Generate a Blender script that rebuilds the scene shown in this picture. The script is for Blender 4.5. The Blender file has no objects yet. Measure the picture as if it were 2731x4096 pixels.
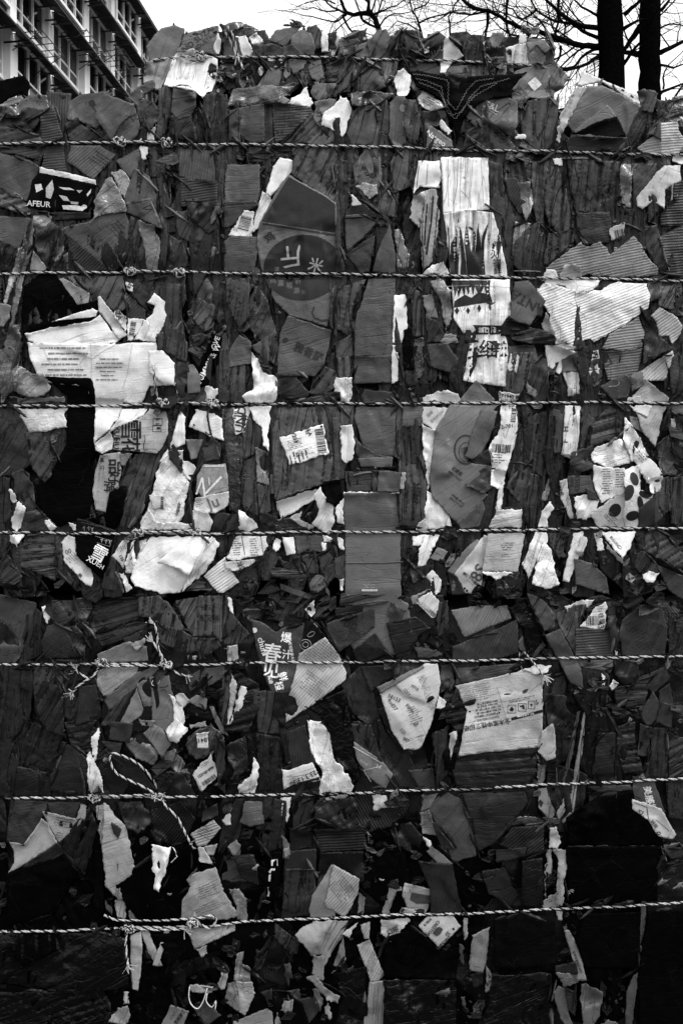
import bpy, bmesh, math, random, zlib
import numpy as np
from mathutils import Vector, Matrix
from mathutils.geometry import delaunay_2d_cdt
R=math.radians
C=bpy.context.scene.collection
# ------------------------------------------------------------------ measures
S=0.000574                 # metres per photo pixel on the bale front
D=2.0                      # camera to bale front
CZ=1.485                   # camera height
W0,H0=2731,4096
def P3(x,y,d):
    """point of the bale front (photo px) standing d mm proud of it"""
    d=np.asarray(d,float)/1000.0
    k=(D-d)/D
    return np.stack([(np.asarray(x,float)-1365.5)*S*k, -d, CZ+(2048-np.asarray(y,float))*S*k],-1)
def far(x,y,Y):
    """world point at distance Y behind the bale front plane"""
    k=(D+Y)/D
    return Vector(((x-1365.5)*S*k, Y, CZ+(2048-y)*S*k))
TO={}
for i,oy in enumerate((0,700,1400,2100,2700,3296)):
    for c,ox in (('a',0),('b',900),('c',1731)): TO[c+str(i)]=(ox,oy)
KT=1000/1568.
def tile(t,pts):
    ox,oy=TO[t]; return np.array([[ox+p[0]*KT, oy+p[1]*KT] for p in pts])
def rng_of(s): return random.Random(zlib.crc32(s.encode()))
def lin(t):
    t=t/255.; return t/12.92 if t<.04045 else ((t+.055)/1.055)**2.4
# ------------------------------------------------------------------ ropes (photo px)
def cat(*parts):
    out=[]
    for t,s in parts:
        out+= [tuple(p) for p in tile(t,[tuple(map(float,q.split(','))) for q in s.split()])]
    return out
ROPES=[
 dict(lab='light twisted rope around the smallest bale at the very top',path=cat(('a0','950,382 1000,373 1200,356 1400,355'),('b0','0,355 650,360 1150,376 1560,388'),('c0','460,397 705,413')),tb=1,
   knots=[('a0',1258,360)],ends=[cat(('b0','15,165 55,240 78,350 108,420 140,500 155,545')),cat(('b0','0,200 40,270 70,350')),cat(('a0','1300,356 1250,370 1225,382 1195,385'))]),
 dict(lab='second rope from the top with two dark loose ends at the left',path=cat(('a0','-60,905 250,893 720,895 1000,892 1120,903 1420,904'),('b0','0,905 800,916 1303,933'),('c0','0,935 800,952 1640,976')),
   knots=[('a0',758,895),('a0',1048,902)],ends=[cat(('a0','715,875 740,810 780,760 818,732')),cat(('a0','1050,905 1000,870 935,812 905,748'))],dark=1,dbl=cat(('a0','790,888 900,890 1020,892'))),
 dict(lab='third rope from the top passing under the dark oval print',path=cat(('a1','-60,620 800,608 1400,614'),('b1','0,615 700,622 1300,631'),('c1','0,632 700,645 1640,664')),
   knots=[('a1',820,610),('a1',1125,615)],ends=[cat(('a1','785,600 742,535 730,495'))],dark=1,dbl=cat(('a1','840,600 960,604 1100,606'))),
 dict(lab='fourth rope from the top with loose ends hanging above and below at the left',path=cat(('a2','-60,351 600,349 1000,341 1400,341'),('b2','0,341 800,334 1300,333'),('c2','0,335 700,330 1640,331')),
   knots=[('a2',1030,335),('a2',1340,340)],ends=[cat(('a2','1015,335 988,285 972,210 966,142')),cat(('a2','1345,340 1305,385 1308,450 1325,528'))],dbl=cat(('a2','1060,333 1200,336 1330,334'))),
 dict(lab='fifth rope from the top with a long dark end dangling over it',path=cat(('a2','-60,1144 840,1150 1200,1152 1400,1150'),('b2','0,1148 750,1141 1300,1139'),('c2','0,1137 700,1125 1640,1114')),
   knots=[('a2',868,1145),('a2',1228,1145)],ends=[cat(('a2','1222,1140 1195,1000 1190,880 1215,785 1272,705')),cat(('a3','870,72 832,112 822,215'))],dbl=cat(('a2','890,1138 1000,1142 1210,1138')),dark=1),
 dict(lab='sixth rope from the top with crossing frayed ends at the left',path=cat(('a3','-60,875 600,873 1100,876 1400,871'),('b3','0,868 700,860 1300,854'),('c3','0,852 400,846 740,838 900,833 1640,822')),
   knots=[('a3',640,862),('a3',1050,878)],ends=[cat(('a3','635,880 605,920 572,962 505,935 480,905')),cat(('a3','560,965 505,1000 460,1045')),cat(('a3','1050,875 1000,795 960,735')),cat(('a3','1020,855 992,765 985,670 965,622')),cat(('a3','1060,885 1110,930 1165,952'))],dbl=cat(('a3','660,880 800,882 1030,884'))),
 dict(lab='seventh rope from the top with a big open loop above it',path=cat(('a4','-60,771 520,768 900,766 1400,759'),('b4','0,760 800,740 1300,720'),('c4','0,722 700,690 1240,665 1380,659 1640,648')),
   knots=[('a4',600,765),('a4',990,762)],ends=[cat(('a4','1005,745 960,660 885,575 800,520 712,488 690,525 725,605 800,655 900,705 985,752')),cat(('a4','1000,765 1050,830 1110,890 1150,965 1192,1050')),cat(('a4','532,760 522,650 500,582'))],dbl=cat(('a4','640,752 800,756 980,752'))),
 dict(lab='lowest rope with doubled strands and a looped knot at the left',path=cat(('a5','-60,676 400,668 800,652 1180,642 1300,640 1568,612'),('b5','300,605 850,580 1303,566'),('c5','0,568 700,538 1640,490')),
   knots=[('a5',810,650),('a5',1210,618)],ends=[cat(('a5','655,568 740,600 900,606 1100,602 1240,592 1325,572 1355,600 1320,650 1262,632 1235,600')),cat(('a5','800,655 790,745 803,882')),cat(('a5','830,660 1000,664 1160,662'))]),
 dict(lab='thin double cord hanging behind the sixth rope at the right',path=cat(('c3','538,790 545,840 556,905')),thin=1,knots=[],ends=[cat(('c3','570,792 620,850 660,900 692,945'))]),
]
rope_press=[(np.array([p[0] for p in r['path']]),np.array([p[1] for p in r['path']])) for r in ROPES if not r.get('thin')]
def press(x,y):
    g=np.zeros_like(x)
    for rx,ry in rope_press:
        m=(x>rx[0]-60)&(x<rx[-1]+60)
        dy=y-np.interp(x,rx,ry)
        g=np.maximum(g,np.where(m,np.exp(-(dy/48.)**2),0))
    return g
def squeeze(d,x,y):
    g=press(x,y); return d-g*(.38*np.clip(d,0,60)+np.where(d<-20,7.,0.))
# ------------------------------------------------------------------ materials
def nodes(name):
    m=bpy.data.materials.new(name); m.use_nodes=True
    nt=m.node_tree; nt.nodes.clear()
    return m,nt,nt.nodes,nt.links
def N(ns,t,**k):
    n=ns.new(t)
    for a,b in k.items():
        if a in n.bl_rna.properties: setattr(n,a,b)
        else: n.inputs[a].default_value=b
    return n
def mth(ns,ls,op,a,b=None,c=None,clamp=False):
    n=ns.new('ShaderNodeMath'); n.operation=op; n.use_clamp=clamp
    for i,v in enumerate((a,b,c)):
        if v is None: continue
        if hasattr(v,'is_linked') or hasattr(v,'links'): ls.new(v,n.inputs[i])
        else: n.inputs[i].default_value=v
    return n.outputs[0]
def ramp(ns,ls,v,a,b,lo=0.,hi=1.):
    n=ns.new('ShaderNodeMapRange'); n.clamp=True
    ls.new(v,n.inputs[0]); n.inputs[1].default_value=a; n.inputs[2].default_value=b
    n.inputs[3].default_value=lo; n.inputs[4].default_value=hi
    return n.outputs[0]
def waste_mat(name,rough,spec,crum,ribs,coat=0.,wear_shade=1.,scuff=0.):
    """albedo comes from the object's colour (R); G = rib strength"""
    m,nt,ns,ls=nodes(name)
    out=N(ns,'ShaderNodeOutputMaterial'); bs=N(ns,'ShaderNodeBsdfPrincipled')
    ls.new(bs.outputs[0],out.inputs[0])
    oi=N(ns,'ShaderNodeObjectInfo'); sep=N(ns,'ShaderNodeSeparateColor')
    ls.new(oi.outputs['Color'],sep.inputs[0])
    uv=N(ns,'ShaderNodeUVMap'); uv.uv_map='UVMap'
    off=N(ns,'ShaderNodeVectorMath',operation='ADD')
    ls.new(uv.outputs[0],off.inputs[0])
    cmb=N(ns,'ShaderNodeCombineXYZ'); 
    ls.new(mth(ns,ls,'MULTIPLY',oi.outputs['Random'],37.3),cmb.inputs[2])
    ls.new(cmb.outputs[0],off.inputs[1])
    v=off.outputs[0]
    def mapn(sx,sy):
        q=N(ns,'ShaderNodeMapping'); ls.new(v,q.inputs[0]); q.inputs['Scale'].default_value=(sx,sy,1); return q.outputs[0]
    def noise(vec,sc,det=4,ro=.6,dist=0):
        q=N(ns,'ShaderNodeTexNoise'); ls.new(vec,q.inputs['Vector']); q.inputs['Scale'].default_value=sc
        q.inputs['Detail'].default_value=det; q.inputs['Roughness'].default_value=ro; q.inputs['Distortion'].default_value=dist
        return q.outputs[0]
    mott=noise(v,22,3,.65); fine=noise(v,900,1,.7); 
    # broken dark hairlines along the flutes
    hair=noise(mapn(5,260),1,1,.5); hmask=mott
    hl=mth(ns,ls,'MULTIPLY',ramp(ns,ls,hair,.60,.68),ramp(ns,ls,hmask,.42,.62))
    sepv=N(ns,'ShaderNodeSeparateXYZ'); ls.new(v,sepv.inputs[0])
    wob=mth(ns,ls,'MULTIPLY',mott,6.0)
    rib=mth(ns,ls,'SINE',mth(ns,ls,'ADD',mth(ns,ls,'MULTIPLY',sepv.outputs[1],2*math.pi/0.0062),wob))
    ribline=mth(ns,ls,'MULTIPLY',ramp(ns,ls,rib,.55,.95),mth(ns,ls,'MULTIPLY',sep.outputs[1],ramp(ns,ls,noise(mapn(14,120),1,3,.6),.38,.62)))
    # albedo variation
    a=mth(ns,ls,'ADD',ramp(ns,ls,mott,.25,.75,1-.30*wear_shade,1+.22*wear_shade),ramp(ns,ls,fine,.3,.7,-.16,.16))
    a=mth(ns,ls,'SUBTRACT',a,mth(ns,ls,'MULTIPLY',hl,.30*ribs))
    a=mth(ns,ls,'SUBTRACT',a,mth(ns,ls,'MULTIPLY',ribline,.42))
    # crease wear: light scuffs, with fold shade painted as thin dark lines
    scr=N(ns,'ShaderNodeTexVoronoi',feature='DISTANCE_TO_EDGE'); scr.inputs['Scale'].default_value=16
    dv=N(ns,'ShaderNodeVectorMath',operation='ADD'); ls.new(v,dv.inputs[0])
    nz=N(ns,'ShaderNodeTexNoise'); ls.new(v,nz.inputs['Vector']); nz.inputs['Scale'].default_value=30
    sc=N(ns,'ShaderNodeVectorMath',operation='SCALE'); ls.new(nz.outputs['Color'],sc.inputs[0]); sc.inputs['Scale'].default_value=.02
    ls.new(sc.outputs[0],dv.inputs[1]); ls.new(dv.outputs[0],scr.inputs['Vector'])
    scm=mth(ns,ls,'MULTIPLY',ramp(ns,ls,scr.outputs[0],.012,.0),ramp(ns,ls,noise(v,9,2,.5),.5,.62))
    a=mth(ns,ls,'SUBTRACT',a,mth(ns,ls,'MULTIPLY',scm,.5*wear_shade))
    # long fold cracks running with the pleats, their shade painted into the albedo
    ck=noise(mapn(4,40),1,2,.5,.4); ckm=ramp(ns,ls,mth(ns,ls,'ABSOLUTE',mth(ns,ls,'SUBTRACT',ck,.5)),.006,.018,1,0)
    ckm=mth(ns,ls,'MULTIPLY',mth(ns,ls,'MULTIPLY',ckm,sep.outputs[2]),ramp(ns,ls,mott,.30,.48))
    a=mth(ns,ls,'MULTIPLY',a,mth(ns,ls,'SUBTRACT',1.,mth(ns,ls,'MULTIPLY',ckm,.82*wear_shade)))
    # stains
    st=ramp(ns,ls,noise(v,6,4,.7,1.5),.60,.74)
    a=mth(ns,ls,'SUBTRACT',a,mth(ns,ls,'MULTIPLY',st,.30*wear_shade))
    a=mth(ns,ls,'MAXIMUM',a,.06)
    al=mth(ns,ls,'MINIMUM',mth(ns,ls,'MULTIPLY',a,sep.outputs[0]),.9)
    if scuff: al=mth(ns,ls,'ADD',al,mth(ns,ls,'ADD',mth(ns,ls,'MULTIPLY',scm,scuff),mth(ns,ls,'MULTIPLY',ramp(ns,ls,mott,.56,.72),scuff*.12)))
    cc=N(ns,'ShaderNodeCombineColor')
    for i in range(3): ls.new(al,cc.inputs[i])
    ls.new(cc.outputs[0],bs.inputs['Base Color'])
    bs.inputs['Roughness'].default_value=rough
    bs.inputs['Specular IOR Level'].default_value=spec
    if coat: bs.inputs['Coat Weight'].default_value=coat; bs.inputs['Coat Roughness'].default_value=.18
    # bump
    h=mth(ns,ls,'MULTIPLY',noise(v,60,3,.62,.6),crum)
    vb=N(ns,'ShaderNodeTexVoronoi',feature='F1'); vb.inputs['Scale'].default_value=34; ls.new(dv.outputs[0],vb.inputs['Vector'])
    h=mth(ns,ls,'ADD',h,mth(ns,ls,'MULTIPLY',vb.outputs[0],crum*.8))
    h=mth(ns,ls,'ADD',h,mth(ns,ls,'MULTIPLY',rib,mth(ns,ls,'MULTIPLY',sep.outputs[1],.3)))
    h=mth(ns,ls,'SUBTRACT',h,mth(ns,ls,'MULTIPLY',hl,.25*ribs))
    h=mth(ns,ls,'SUBTRACT',h,mth(ns,ls,'MULTIPLY',scm,.5)); h=mth(ns,ls,'SUBTRACT',h,mth(ns,ls,'MULTIPLY',ckm,1.4))
    b=N(ns,'ShaderNodeBump'); b.inputs['Strength'].default_value=1.; b.inputs['Distance'].default_value=.0018
    ls.new(h,b.inputs['Height']); ls.new(b.outputs[0],bs.inputs['Normal'])
    return m
M_CARD=waste_mat('cardboard',.45,.2,.9,1.0)
M_BLACK=waste_mat('black_board',.6,.02,1.2,.4,scuff=.006)
M_BFILM=waste_mat('black_film',.24,.16,2.4,0.,scuff=.02)
M_PAPER=waste_mat('paper',.6,.3,.9,.35,wear_shade=.45)
M_FILM=waste_mat('plastic_film',.25,.5,2.2,.0,coat=.3,wear_shade=.8)
M_GLOSS=waste_mat('coated_board',.45,.22,.5,.15,wear_shade=.5)
def plain(name,tone,rough=.7,noise_sc=0,amt=.3,metal=0,spec=.3):
    m,nt,ns,ls=nodes(name); out=N(ns,'ShaderNodeOutputMaterial'); bs=N(ns,'ShaderNodeBsdfPrincipled')
    ls.new(bs.outputs[0],out.inputs[0]); a=lin(tone)
    bs.inputs['Roughness'].default_value=rough; bs.inputs['Metallic'].default_value=metal; bs.inputs['Specular IOR Level'].default_value=spec
    if noise_sc:
        tc=N(ns,'ShaderNodeTexCoord'); n=N(ns,'ShaderNodeTexNoise'); ls.new(tc.outputs['Object'],n.inputs['Vector'])
        n.inputs['Scale'].default_value=noise_sc; n.inputs['Detail'].default_value=6
        v=ramp(ns,ls,n.outputs[0],.3,.7,a*(1-amt),a*(1+amt))
        cc=N(ns,'ShaderNodeCombineColor')
        for i in range(3): ls.new(v,cc.inputs[i])
        ls.new(cc.outputs[0],bs.inputs['Base Color'])
        b=N(ns,'ShaderNodeBump'); b.inputs['Strength'].default_value=.5; b.inputs['Distance'].default_value=.02/noise_sc*4
        ls.new(n.outputs[0],b.inputs['Height']); ls.new(b.outputs[0],bs.inputs['Normal'])
    else: bs.inputs['Base Color'].default_value=(a,a,a,1)
    return m
INK={}
def ink(tone):
    tone=int(round(tone/10.)*10) 
    if tone not in INK: INK[tone]=plain('ink_%d'%tone,max(tone,6),.6,180,.25)
    return INK[tone]
# ------------------------------------------------------------------ mesh helpers
def link(name,me,mats,parent=None,loc=(0,0,0)):
    o=bpy.data.objects.new(name,me); C.objects.link(o); o.location=loc
    for m in (mats if isinstance(mats,(list,tuple)) else [mats]): me.materials.append(m)
    if parent: o.parent=parent
    return o
def tag(o,label=None,cat=None,group=None,kind=None):
    if label: o['label']=label
    if cat: o['category']=cat
    if group: o['group']=group
    if kind: o['kind']=kind
    return o
def inside(poly,x,y):
    x=np.asarray(x);y=np.asarray(y); r=np.zeros(x.shape,bool)
    px,py=poly[:,0],poly[:,1]; n=len(poly); j=n-1
    for i in range(n):
        if py[i]!=py[j]:
            c=((py[i]>y)!=(py[j]>y))&(x<(px[j]-px[i])*(y-py[i])/(py[j]-py[i])+px[i])
            r^=c
        j=i
    return r
def resample(poly,step,jit,rnd):
    out=[]; n=len(poly)
    for i in range(n):
        a=poly[i]; b=poly[(i+1)%n]; L=math.hypot(*(b-a)); k=max(1,int(round(L/step)))
        nx,ny=(-(b-a)[1]/max(L,1e-6),(b-a)[0]/max(L,1e-6))
        w=0
        for q in range(k):
            w=.6*w+rnd.gauss(0,jit); j=w if q else rnd.gauss(0,jit*.5)
            t=q/k; out.append((a[0]+(b[0]-a[0])*t+nx*j, a[1]+(b[1]-a[1])*t+ny*j))
    return np.array(out)
def tess(outline,step,rnd):
    x0,y0=outline.min(0); x1,y1=outline.max(0)
    xs,ys=[],[]; row=0; y=y0+step*.5
    while y<y1:
        x=x0+(step*.5 if row%2 else 0)
        while x<x1:
            xs.append(x+rnd.uniform(-.18,.18)*step); ys.append(y+rnd.uniform(-.18,.18)*step); x+=step
        y+=step*.87; row+=1
    pts=[]
    if xs:
        xs=np.array(xs);ys=np.array(ys); m=inside(outline,xs,ys)
        xs,ys=xs[m],ys[m]
        if len(xs):
            d=np.min((xs[:,None]-outline[None,:,0])**2+(ys[:,None]-outline[None,:,1])**2,1)
            m=d>(step*.5)**2; pts=list(zip(xs[m],ys[m]))
    n=len(outline)
    vv=[Vector(p) for p in outline]+[Vector(p) for p in pts]
    r=delaunay_2d_cdt(vv,[],[list(range(n))],1,1e-4)
    V=np.array([(v.x,v.y) for v in r[0]]); F=[tuple(f) for f in r[2] if len(f)==3]
    if not F: return V,F
    fa=np.array(F); c=(V[fa[:,0]]+V[fa[:,1]]+V[fa[:,2]])/3
    m=inside(outline,c[:,0],c[:,1])
    F=[f for f,k in zip(F,m) if k]
    return V,F
def pil(t):
    f=np.abs(2*(t-np.floor(t))-1); return 1-2*f**4.5     # puffed fold, sharp valley at whole numbers
def tri(t): return 2*np.abs(2*(t-np.floor(t+.5)))-1     # -1..1 triangle wave
# ------------------------------------------------------------------ relief of one sheet
def style_bend(k): return k in 'FRC'
class Relief:
    def __init__(s,style,ang,poly,rnd,tone):
        s.c=poly.mean(0); s.a=R(ang); s.style=style
        ext=poly.max(0)-poly.min(0); s.size=float(math.sqrt(max(ext[0]*ext[1],100)))
        A=min(1.25,max(.22,s.size/170.)); s.A=A
        s.warp=[(rnd.uniform(.004,.014),rnd.uniform(0,6.3),rnd.uniform(0,6.3)) for _ in range(3)]
        s.folds=[]; s.waves=[]; s.pl=None
        g=.035 if style in 'FRQ' else .05
        s.tx,s.ty=rnd.uniform(-g,g),rnd.uniform(-g,g)+(.012)
        hb=s.size*.35
        if style in 'FR':
            for k in range(2 if s.size<140 else 4):
                th=s.a+rnd.choice((0,0,math.pi/2,rnd.uniform(0,3)))+rnd.gauss(0,.12)
                s.folds.append((th,rnd.uniform(-hb,hb),rnd.uniform(-.10,.10)))
            cw,cs=.35,1.2
        elif style=='P': cw,cs=.45,1.0
        elif style=='C':
            cw,cs=(1.25 if tone>150 else 1.9),1.0
            for k in range(5):
                s.folds.append((rnd.uniform(0,math.pi),rnd.uniform(-hb,hb)*1.2,rnd.uniform(-.36,.36)))
        else: cw,cs=.25,1.
        for k in range(7):
            wl=rnd.uniform(26,130)*(cs if s.size>70 else .6)
            th=rnd.uniform(0,math.pi)
            s.waves.append((math.cos(th)/wl,math.sin(th)/wl,rnd.random(),wl*.017*cw*rnd.uniform(.4,1.4)))
        if style=='P' or (style=='C' and rnd.random()<.4):
            per=rnd.uniform(30,66)*min(1,max(.5,s.size/110))
            s.pl=(per,rnd.random(),per*rnd.uniform(.12,.2)*(1 if style=='P' else .5),rnd.uniform(.2,.8))
        s.bend=rnd.uniform(-1,1)*6*min(1,A); s.bth=s.a+rnd.choice((0,math.pi/2))+rnd.gauss(0,.3)
        s.cap=(8 if style in 'FR' else 12)*min(1.,.35+A*.65)
    def __call__(s,x,y):
        dx,dy=x-s.c[0],y-s.c[1]
        wx=sum(np.sin(dx*f+p)+np.sin(dy*f*1.3+q) for f,p,q in s.warp)*7
        wy=sum(np.sin(dy*f+p)+np.sin(dx*f*1.3+q) for f,p,q in s.warp)*7
        ux,uy=dx+wx,dy+wy
        h=dx*s.tx+dy*s.ty
        if style_bend(s.style): h=h+s.bend*((-math.sin(s.bth)*dx-math.cos(s.bth)*dy)/(s.size*.5))**2
        for th,o,a in s.folds:
            h=h+a*np.abs(-math.sin(th)*(dx+wx*.3)-math.cos(th)*(dy+wy*.3)-o)
        for kx,ky,p,a in s.waves: h=h+a*tri(ux*kx+uy*ky+p)
        if s.pl:
            per,p,a,q=s.pl
            ac=(math.sin(s.a)*dx+math.cos(s.a)*dy)+wx*.6
            al=(math.cos(s.a)*dx-math.sin(s.a)*dy)
            t1=ac/per+p+.18*np.sin(ac/per*1.7+q*5)
            h=h+a*(pil(t1)+.4*pil(t1*2.3+q+al*.0015))*(.7+.3*np.sin(al*.012+q*9))
        if s.style=='Q':
            dd=np.abs(np.sin(dx*.085))*np.abs(np.sin(dy*.085)); h=h+1.6*dd
        return s.cap*np.tanh(h/s.cap)
    def uv(s,x,y):
        dx,dy=(x-s.c[0])*S,(y-s.c[1])*S
        return np.stack([math.cos(s.a)*dx-math.sin(s.a)*dy, math.sin(s.a)*dx+math.cos(s.a)*dy],-1)
# ------------------------------------------------------------------ height map over the front
GS=8; GX0,GY0=-160,-60; GW,GH=int(3060/GS),int(4300/GS)
Hm=np.zeros((GH,GW)); Idm=-np.ones((GH,GW),int)
gx,gy=np.meshgrid(GX0+(np.arange(GW)+.5)*GS, GY0+(np.arange(GH)+.5)*GS)
Hm[(gy<385)&(gx>560)&(gx<2290)]=-95
def cells(poly):
    x0,y0=poly.min(0);x1,y1=poly.max(0)
    a=max(0,int((x0-GX0)/GS)); b=min(GW,int((x1-GX0)/GS)+1); c=max(0,int((y0-GY0)/GS)); d=min(GH,int((y1-GY0)/GS)+1)
    sl=(slice(c,d),slice(a,b)); m=inside(poly,gx[sl],gy[sl]); return sl,m
def maxf(a):
    p=np.pad(a,1,mode='edge'); return np.maximum.reduce([p[i:i+a.shape[0],j:j+a.shape[1]] for i in range(3) for j in range(3)])
class Bed:
    """what already lies under a sheet: the sheet drapes over it instead of cutting through"""
    def __init__(s,poly,floor,sink=0.):
        x0,y0=poly.min(0);x1,y1=poly.max(0)
        s.a=max(0,int((x0-GX0)/GS)-2); s.b=min(GW,int((x1-GX0)/GS)+4); s.c=max(0,int((y0-GY0)/GS)-2); s.d=min(GH,int((y1-GY0)/GS)+4)
        g=np.maximum(Hm[s.c:s.d,s.a:s.b],floor); g=maxf(g); p=np.pad(g,1,mode='edge')
        s.g=sum(p[i:i+g.shape[0],j:j+g.shape[1]] for i in range(3) for j in range(3))/9.-sink
    def __call__(s,x,y):
        u=np.clip((x-GX0)/GS-.5-s.a,0,s.b-s.a-1.001); v=np.clip((y-GY0)/GS-.5-s.c,0,s.d-s.c-1.001)
        i=v.astype(int);j=u.astype(int);fu=u-j;fv=v-i
        g=s.g; return (g[i,j]*(1-fu)+g[i,j+1]*fu)*(1-fv)+(g[i+1,j]*(1-fu)+g[i+1,j+1]*fu)*fv
class Surf:
    def __init__(s,rel,base,bed): s.rel=rel; s.base=base; s.bed=bed
    def __call__(s,x,y):
        h=s.base+s.rel(x,y)
        if s.bed is None: return h
        b=s.bed(x,y)+1.6; k=2.0
        return np.where(b-h>8*k,b,np.where(h-b>8*k,h,k*np.logaddexp(h/k,b/k)))
pieces=[]
WHITE={'paper_sheet','crumpled_paper','paper_scrap','shipping_label','paper_stack','printed_sheet','face_mask'}
def material_for(name,tone):
    if tone<20: return M_BFILM if name in('plastic_film','black_cloth') else M_BLACK
    if name in WHITE: return M_PAPER
    if name in('plastic_film','black_cloth','drink_can'): return M_FILM
    if name in('dark_board','dark_folder','printed_card','picture_card','smooth_carton','stamped_board','white_board','quilted_panel'): return M_GLOSS
    return M_CARD
def make_piece(name,poly,style,ang,tone,label=None,parent=None,front=0,base=None,grow=True,thick=None,floor=0.):
    rnd=rng_of((label or name)+str(int(poly[0][0]))+'_'+str(int(poly[0][1])))
    if tone<100 and label:
        c=poly.mean(0); v=poly-c; L=np.hypot(v[:,0],v[:,1])[:,None]; poly=c+v*(1+5./np.maximum(L,18))
    if label and 22<=tone<110: tone=max(20.,tone+(tone-50)*.34)
    rel=Relief(style,ang,poly,rnd,tone)
    if tone>150 and name not in('shipping_label',):
        rel.waves=[(a*.75,b*.75,c,d*2.3) for a,b,c,d in rel.waves]; rel.bend*=1.8; rel.cap*=1.35
    sl,m=cells(poly)
    bed=None
    if base is None:
        bed=Bed(poly,floor,6.5 if (style=='P' and tone<150) else 4. if (style=='C' and tone<110) else 0.)
        if m.any():
            need=(np.maximum(Hm[sl],floor)-rel(gx[sl],gy[sl]))[m]
            base=float(np.percentile(need,80 if name not in WHITE and name!='white_board' else 86))+1.2
        else: base=12
        base=min(base,105 if floor>=0 else -8)+front
    soft=name in WHITE or name in('plastic_film','black_cloth','crumpled_card','crumpled_paper','torn_board')
    big=rel.size
    step=6 if big<120 else (7.5 if big<320 else 9)
    if tone<26 and name!='quilted_panel': step*=1.25
    ol=resample(poly,step*1.1,2.0 if soft else 1.0,rnd)
    V,F=tess(ol,step,rnd)
    if not F: return None
    sf=Surf(rel,base,bed)
    d=squeeze(sf(V[:,0],V[:,1]),V[:,0],V[:,1])
    # edges lift or sink a little
    th=thick if thick else (1.0 if soft else 2.6)
    P=P3(V[:,0],V[:,1],d); org=P3(rel.c[0],rel.c[1],base).copy()
    n=len(V); ec={}
    for f in F:
        for i in range(3):
            e=(f[i],f[(i+1)%3]); ec[e]=1
    bnd=[e for e in ec if (e[1],e[0]) not in ec]
    bi={}; back=[]
    for a,b in bnd:
        for q in (a,b):
            if q not in bi: bi[q]=n+len(back); back.append(q)
    Pb=P[back].copy(); Pb[:,1]+=th/1000.
    allP=np.concatenate([P,Pb])-org
    # face orientation: front faces -Y (towards the street)
    faces=[]
    for f in F:
        a,b,c=P[f[0]],P[f[1]],P[f[2]]
        ny=(b[2]-a[2])*(c[0]-a[0])-(b[0]-a[0])*(c[2]-a[2])
        faces.append(f if ny<0 else (f[0],f[2],f[1]))
    rim=[]
    for a,b in bnd: rim.append((a,b,bi[b],bi[a]))
    me=bpy.data.meshes.new(name); me.from_pydata(allP.tolist(),[],faces+rim); 
    uvl=me.uv_layers.new(name='UVMap')
    uvv=rel.uv(V[:,0],V[:,1]); uvv=np.concatenate([uvv,uvv[back]])
    li=np.empty(len(me.loops),int); me.loops.foreach_get('vertex_index',li)
    uvl.data.foreach_set('uv',uvv[li].ravel())
    sm=np.array([True]*len(faces)+[False]*len(rim)); me.polygons.foreach_set('use_smooth',sm); me.update()
    o=bpy.data.objects.new(name,me); C.objects.link(o)
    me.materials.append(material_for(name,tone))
    o.color=(min(lin(tone)*(.4 if tone<22 else (.62 if (label is None and name=='crushed_layer') else (1.2 if poly[:,1].mean()<2380 else .92)) if tone<110 else .95),.76),{'R':.8,'P':.06,'F':.06}.get(style,0.),{'P':1.,'C':.6,'F':.2,'R':.15}.get(style,.1)*(1 if tone<150 else .6)*(.5 if label is None else 1),1)  # filler and lower sheets darkened: gap shade and light falloff put into albedo
    if parent is not None:
        o.parent=parent; o.location=Vector(org)-parent_org(parent)
    else: o.location=org
    if label: tag(o,label,name.replace('_',' '))
    pc=dict(fill=(label is None and name=='crushed_layer'),o=o,poly=poly,rel=rel,sf=sf,base=base,name=name,label=label,org=org,tone=tone)
    if grow:
        hh=sf(gx[sl],gy[sl])
        Hm[sl]=np.where(m,np.maximum(Hm[sl]*0+hh,hh),Hm[sl]); 
        Idm[sl]=np.where(m,len(pieces),Idm[sl])
        pieces.append(pc)
    return pc
ALB=.98
def parent_org(p):
    return Vector(p.location)
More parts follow.
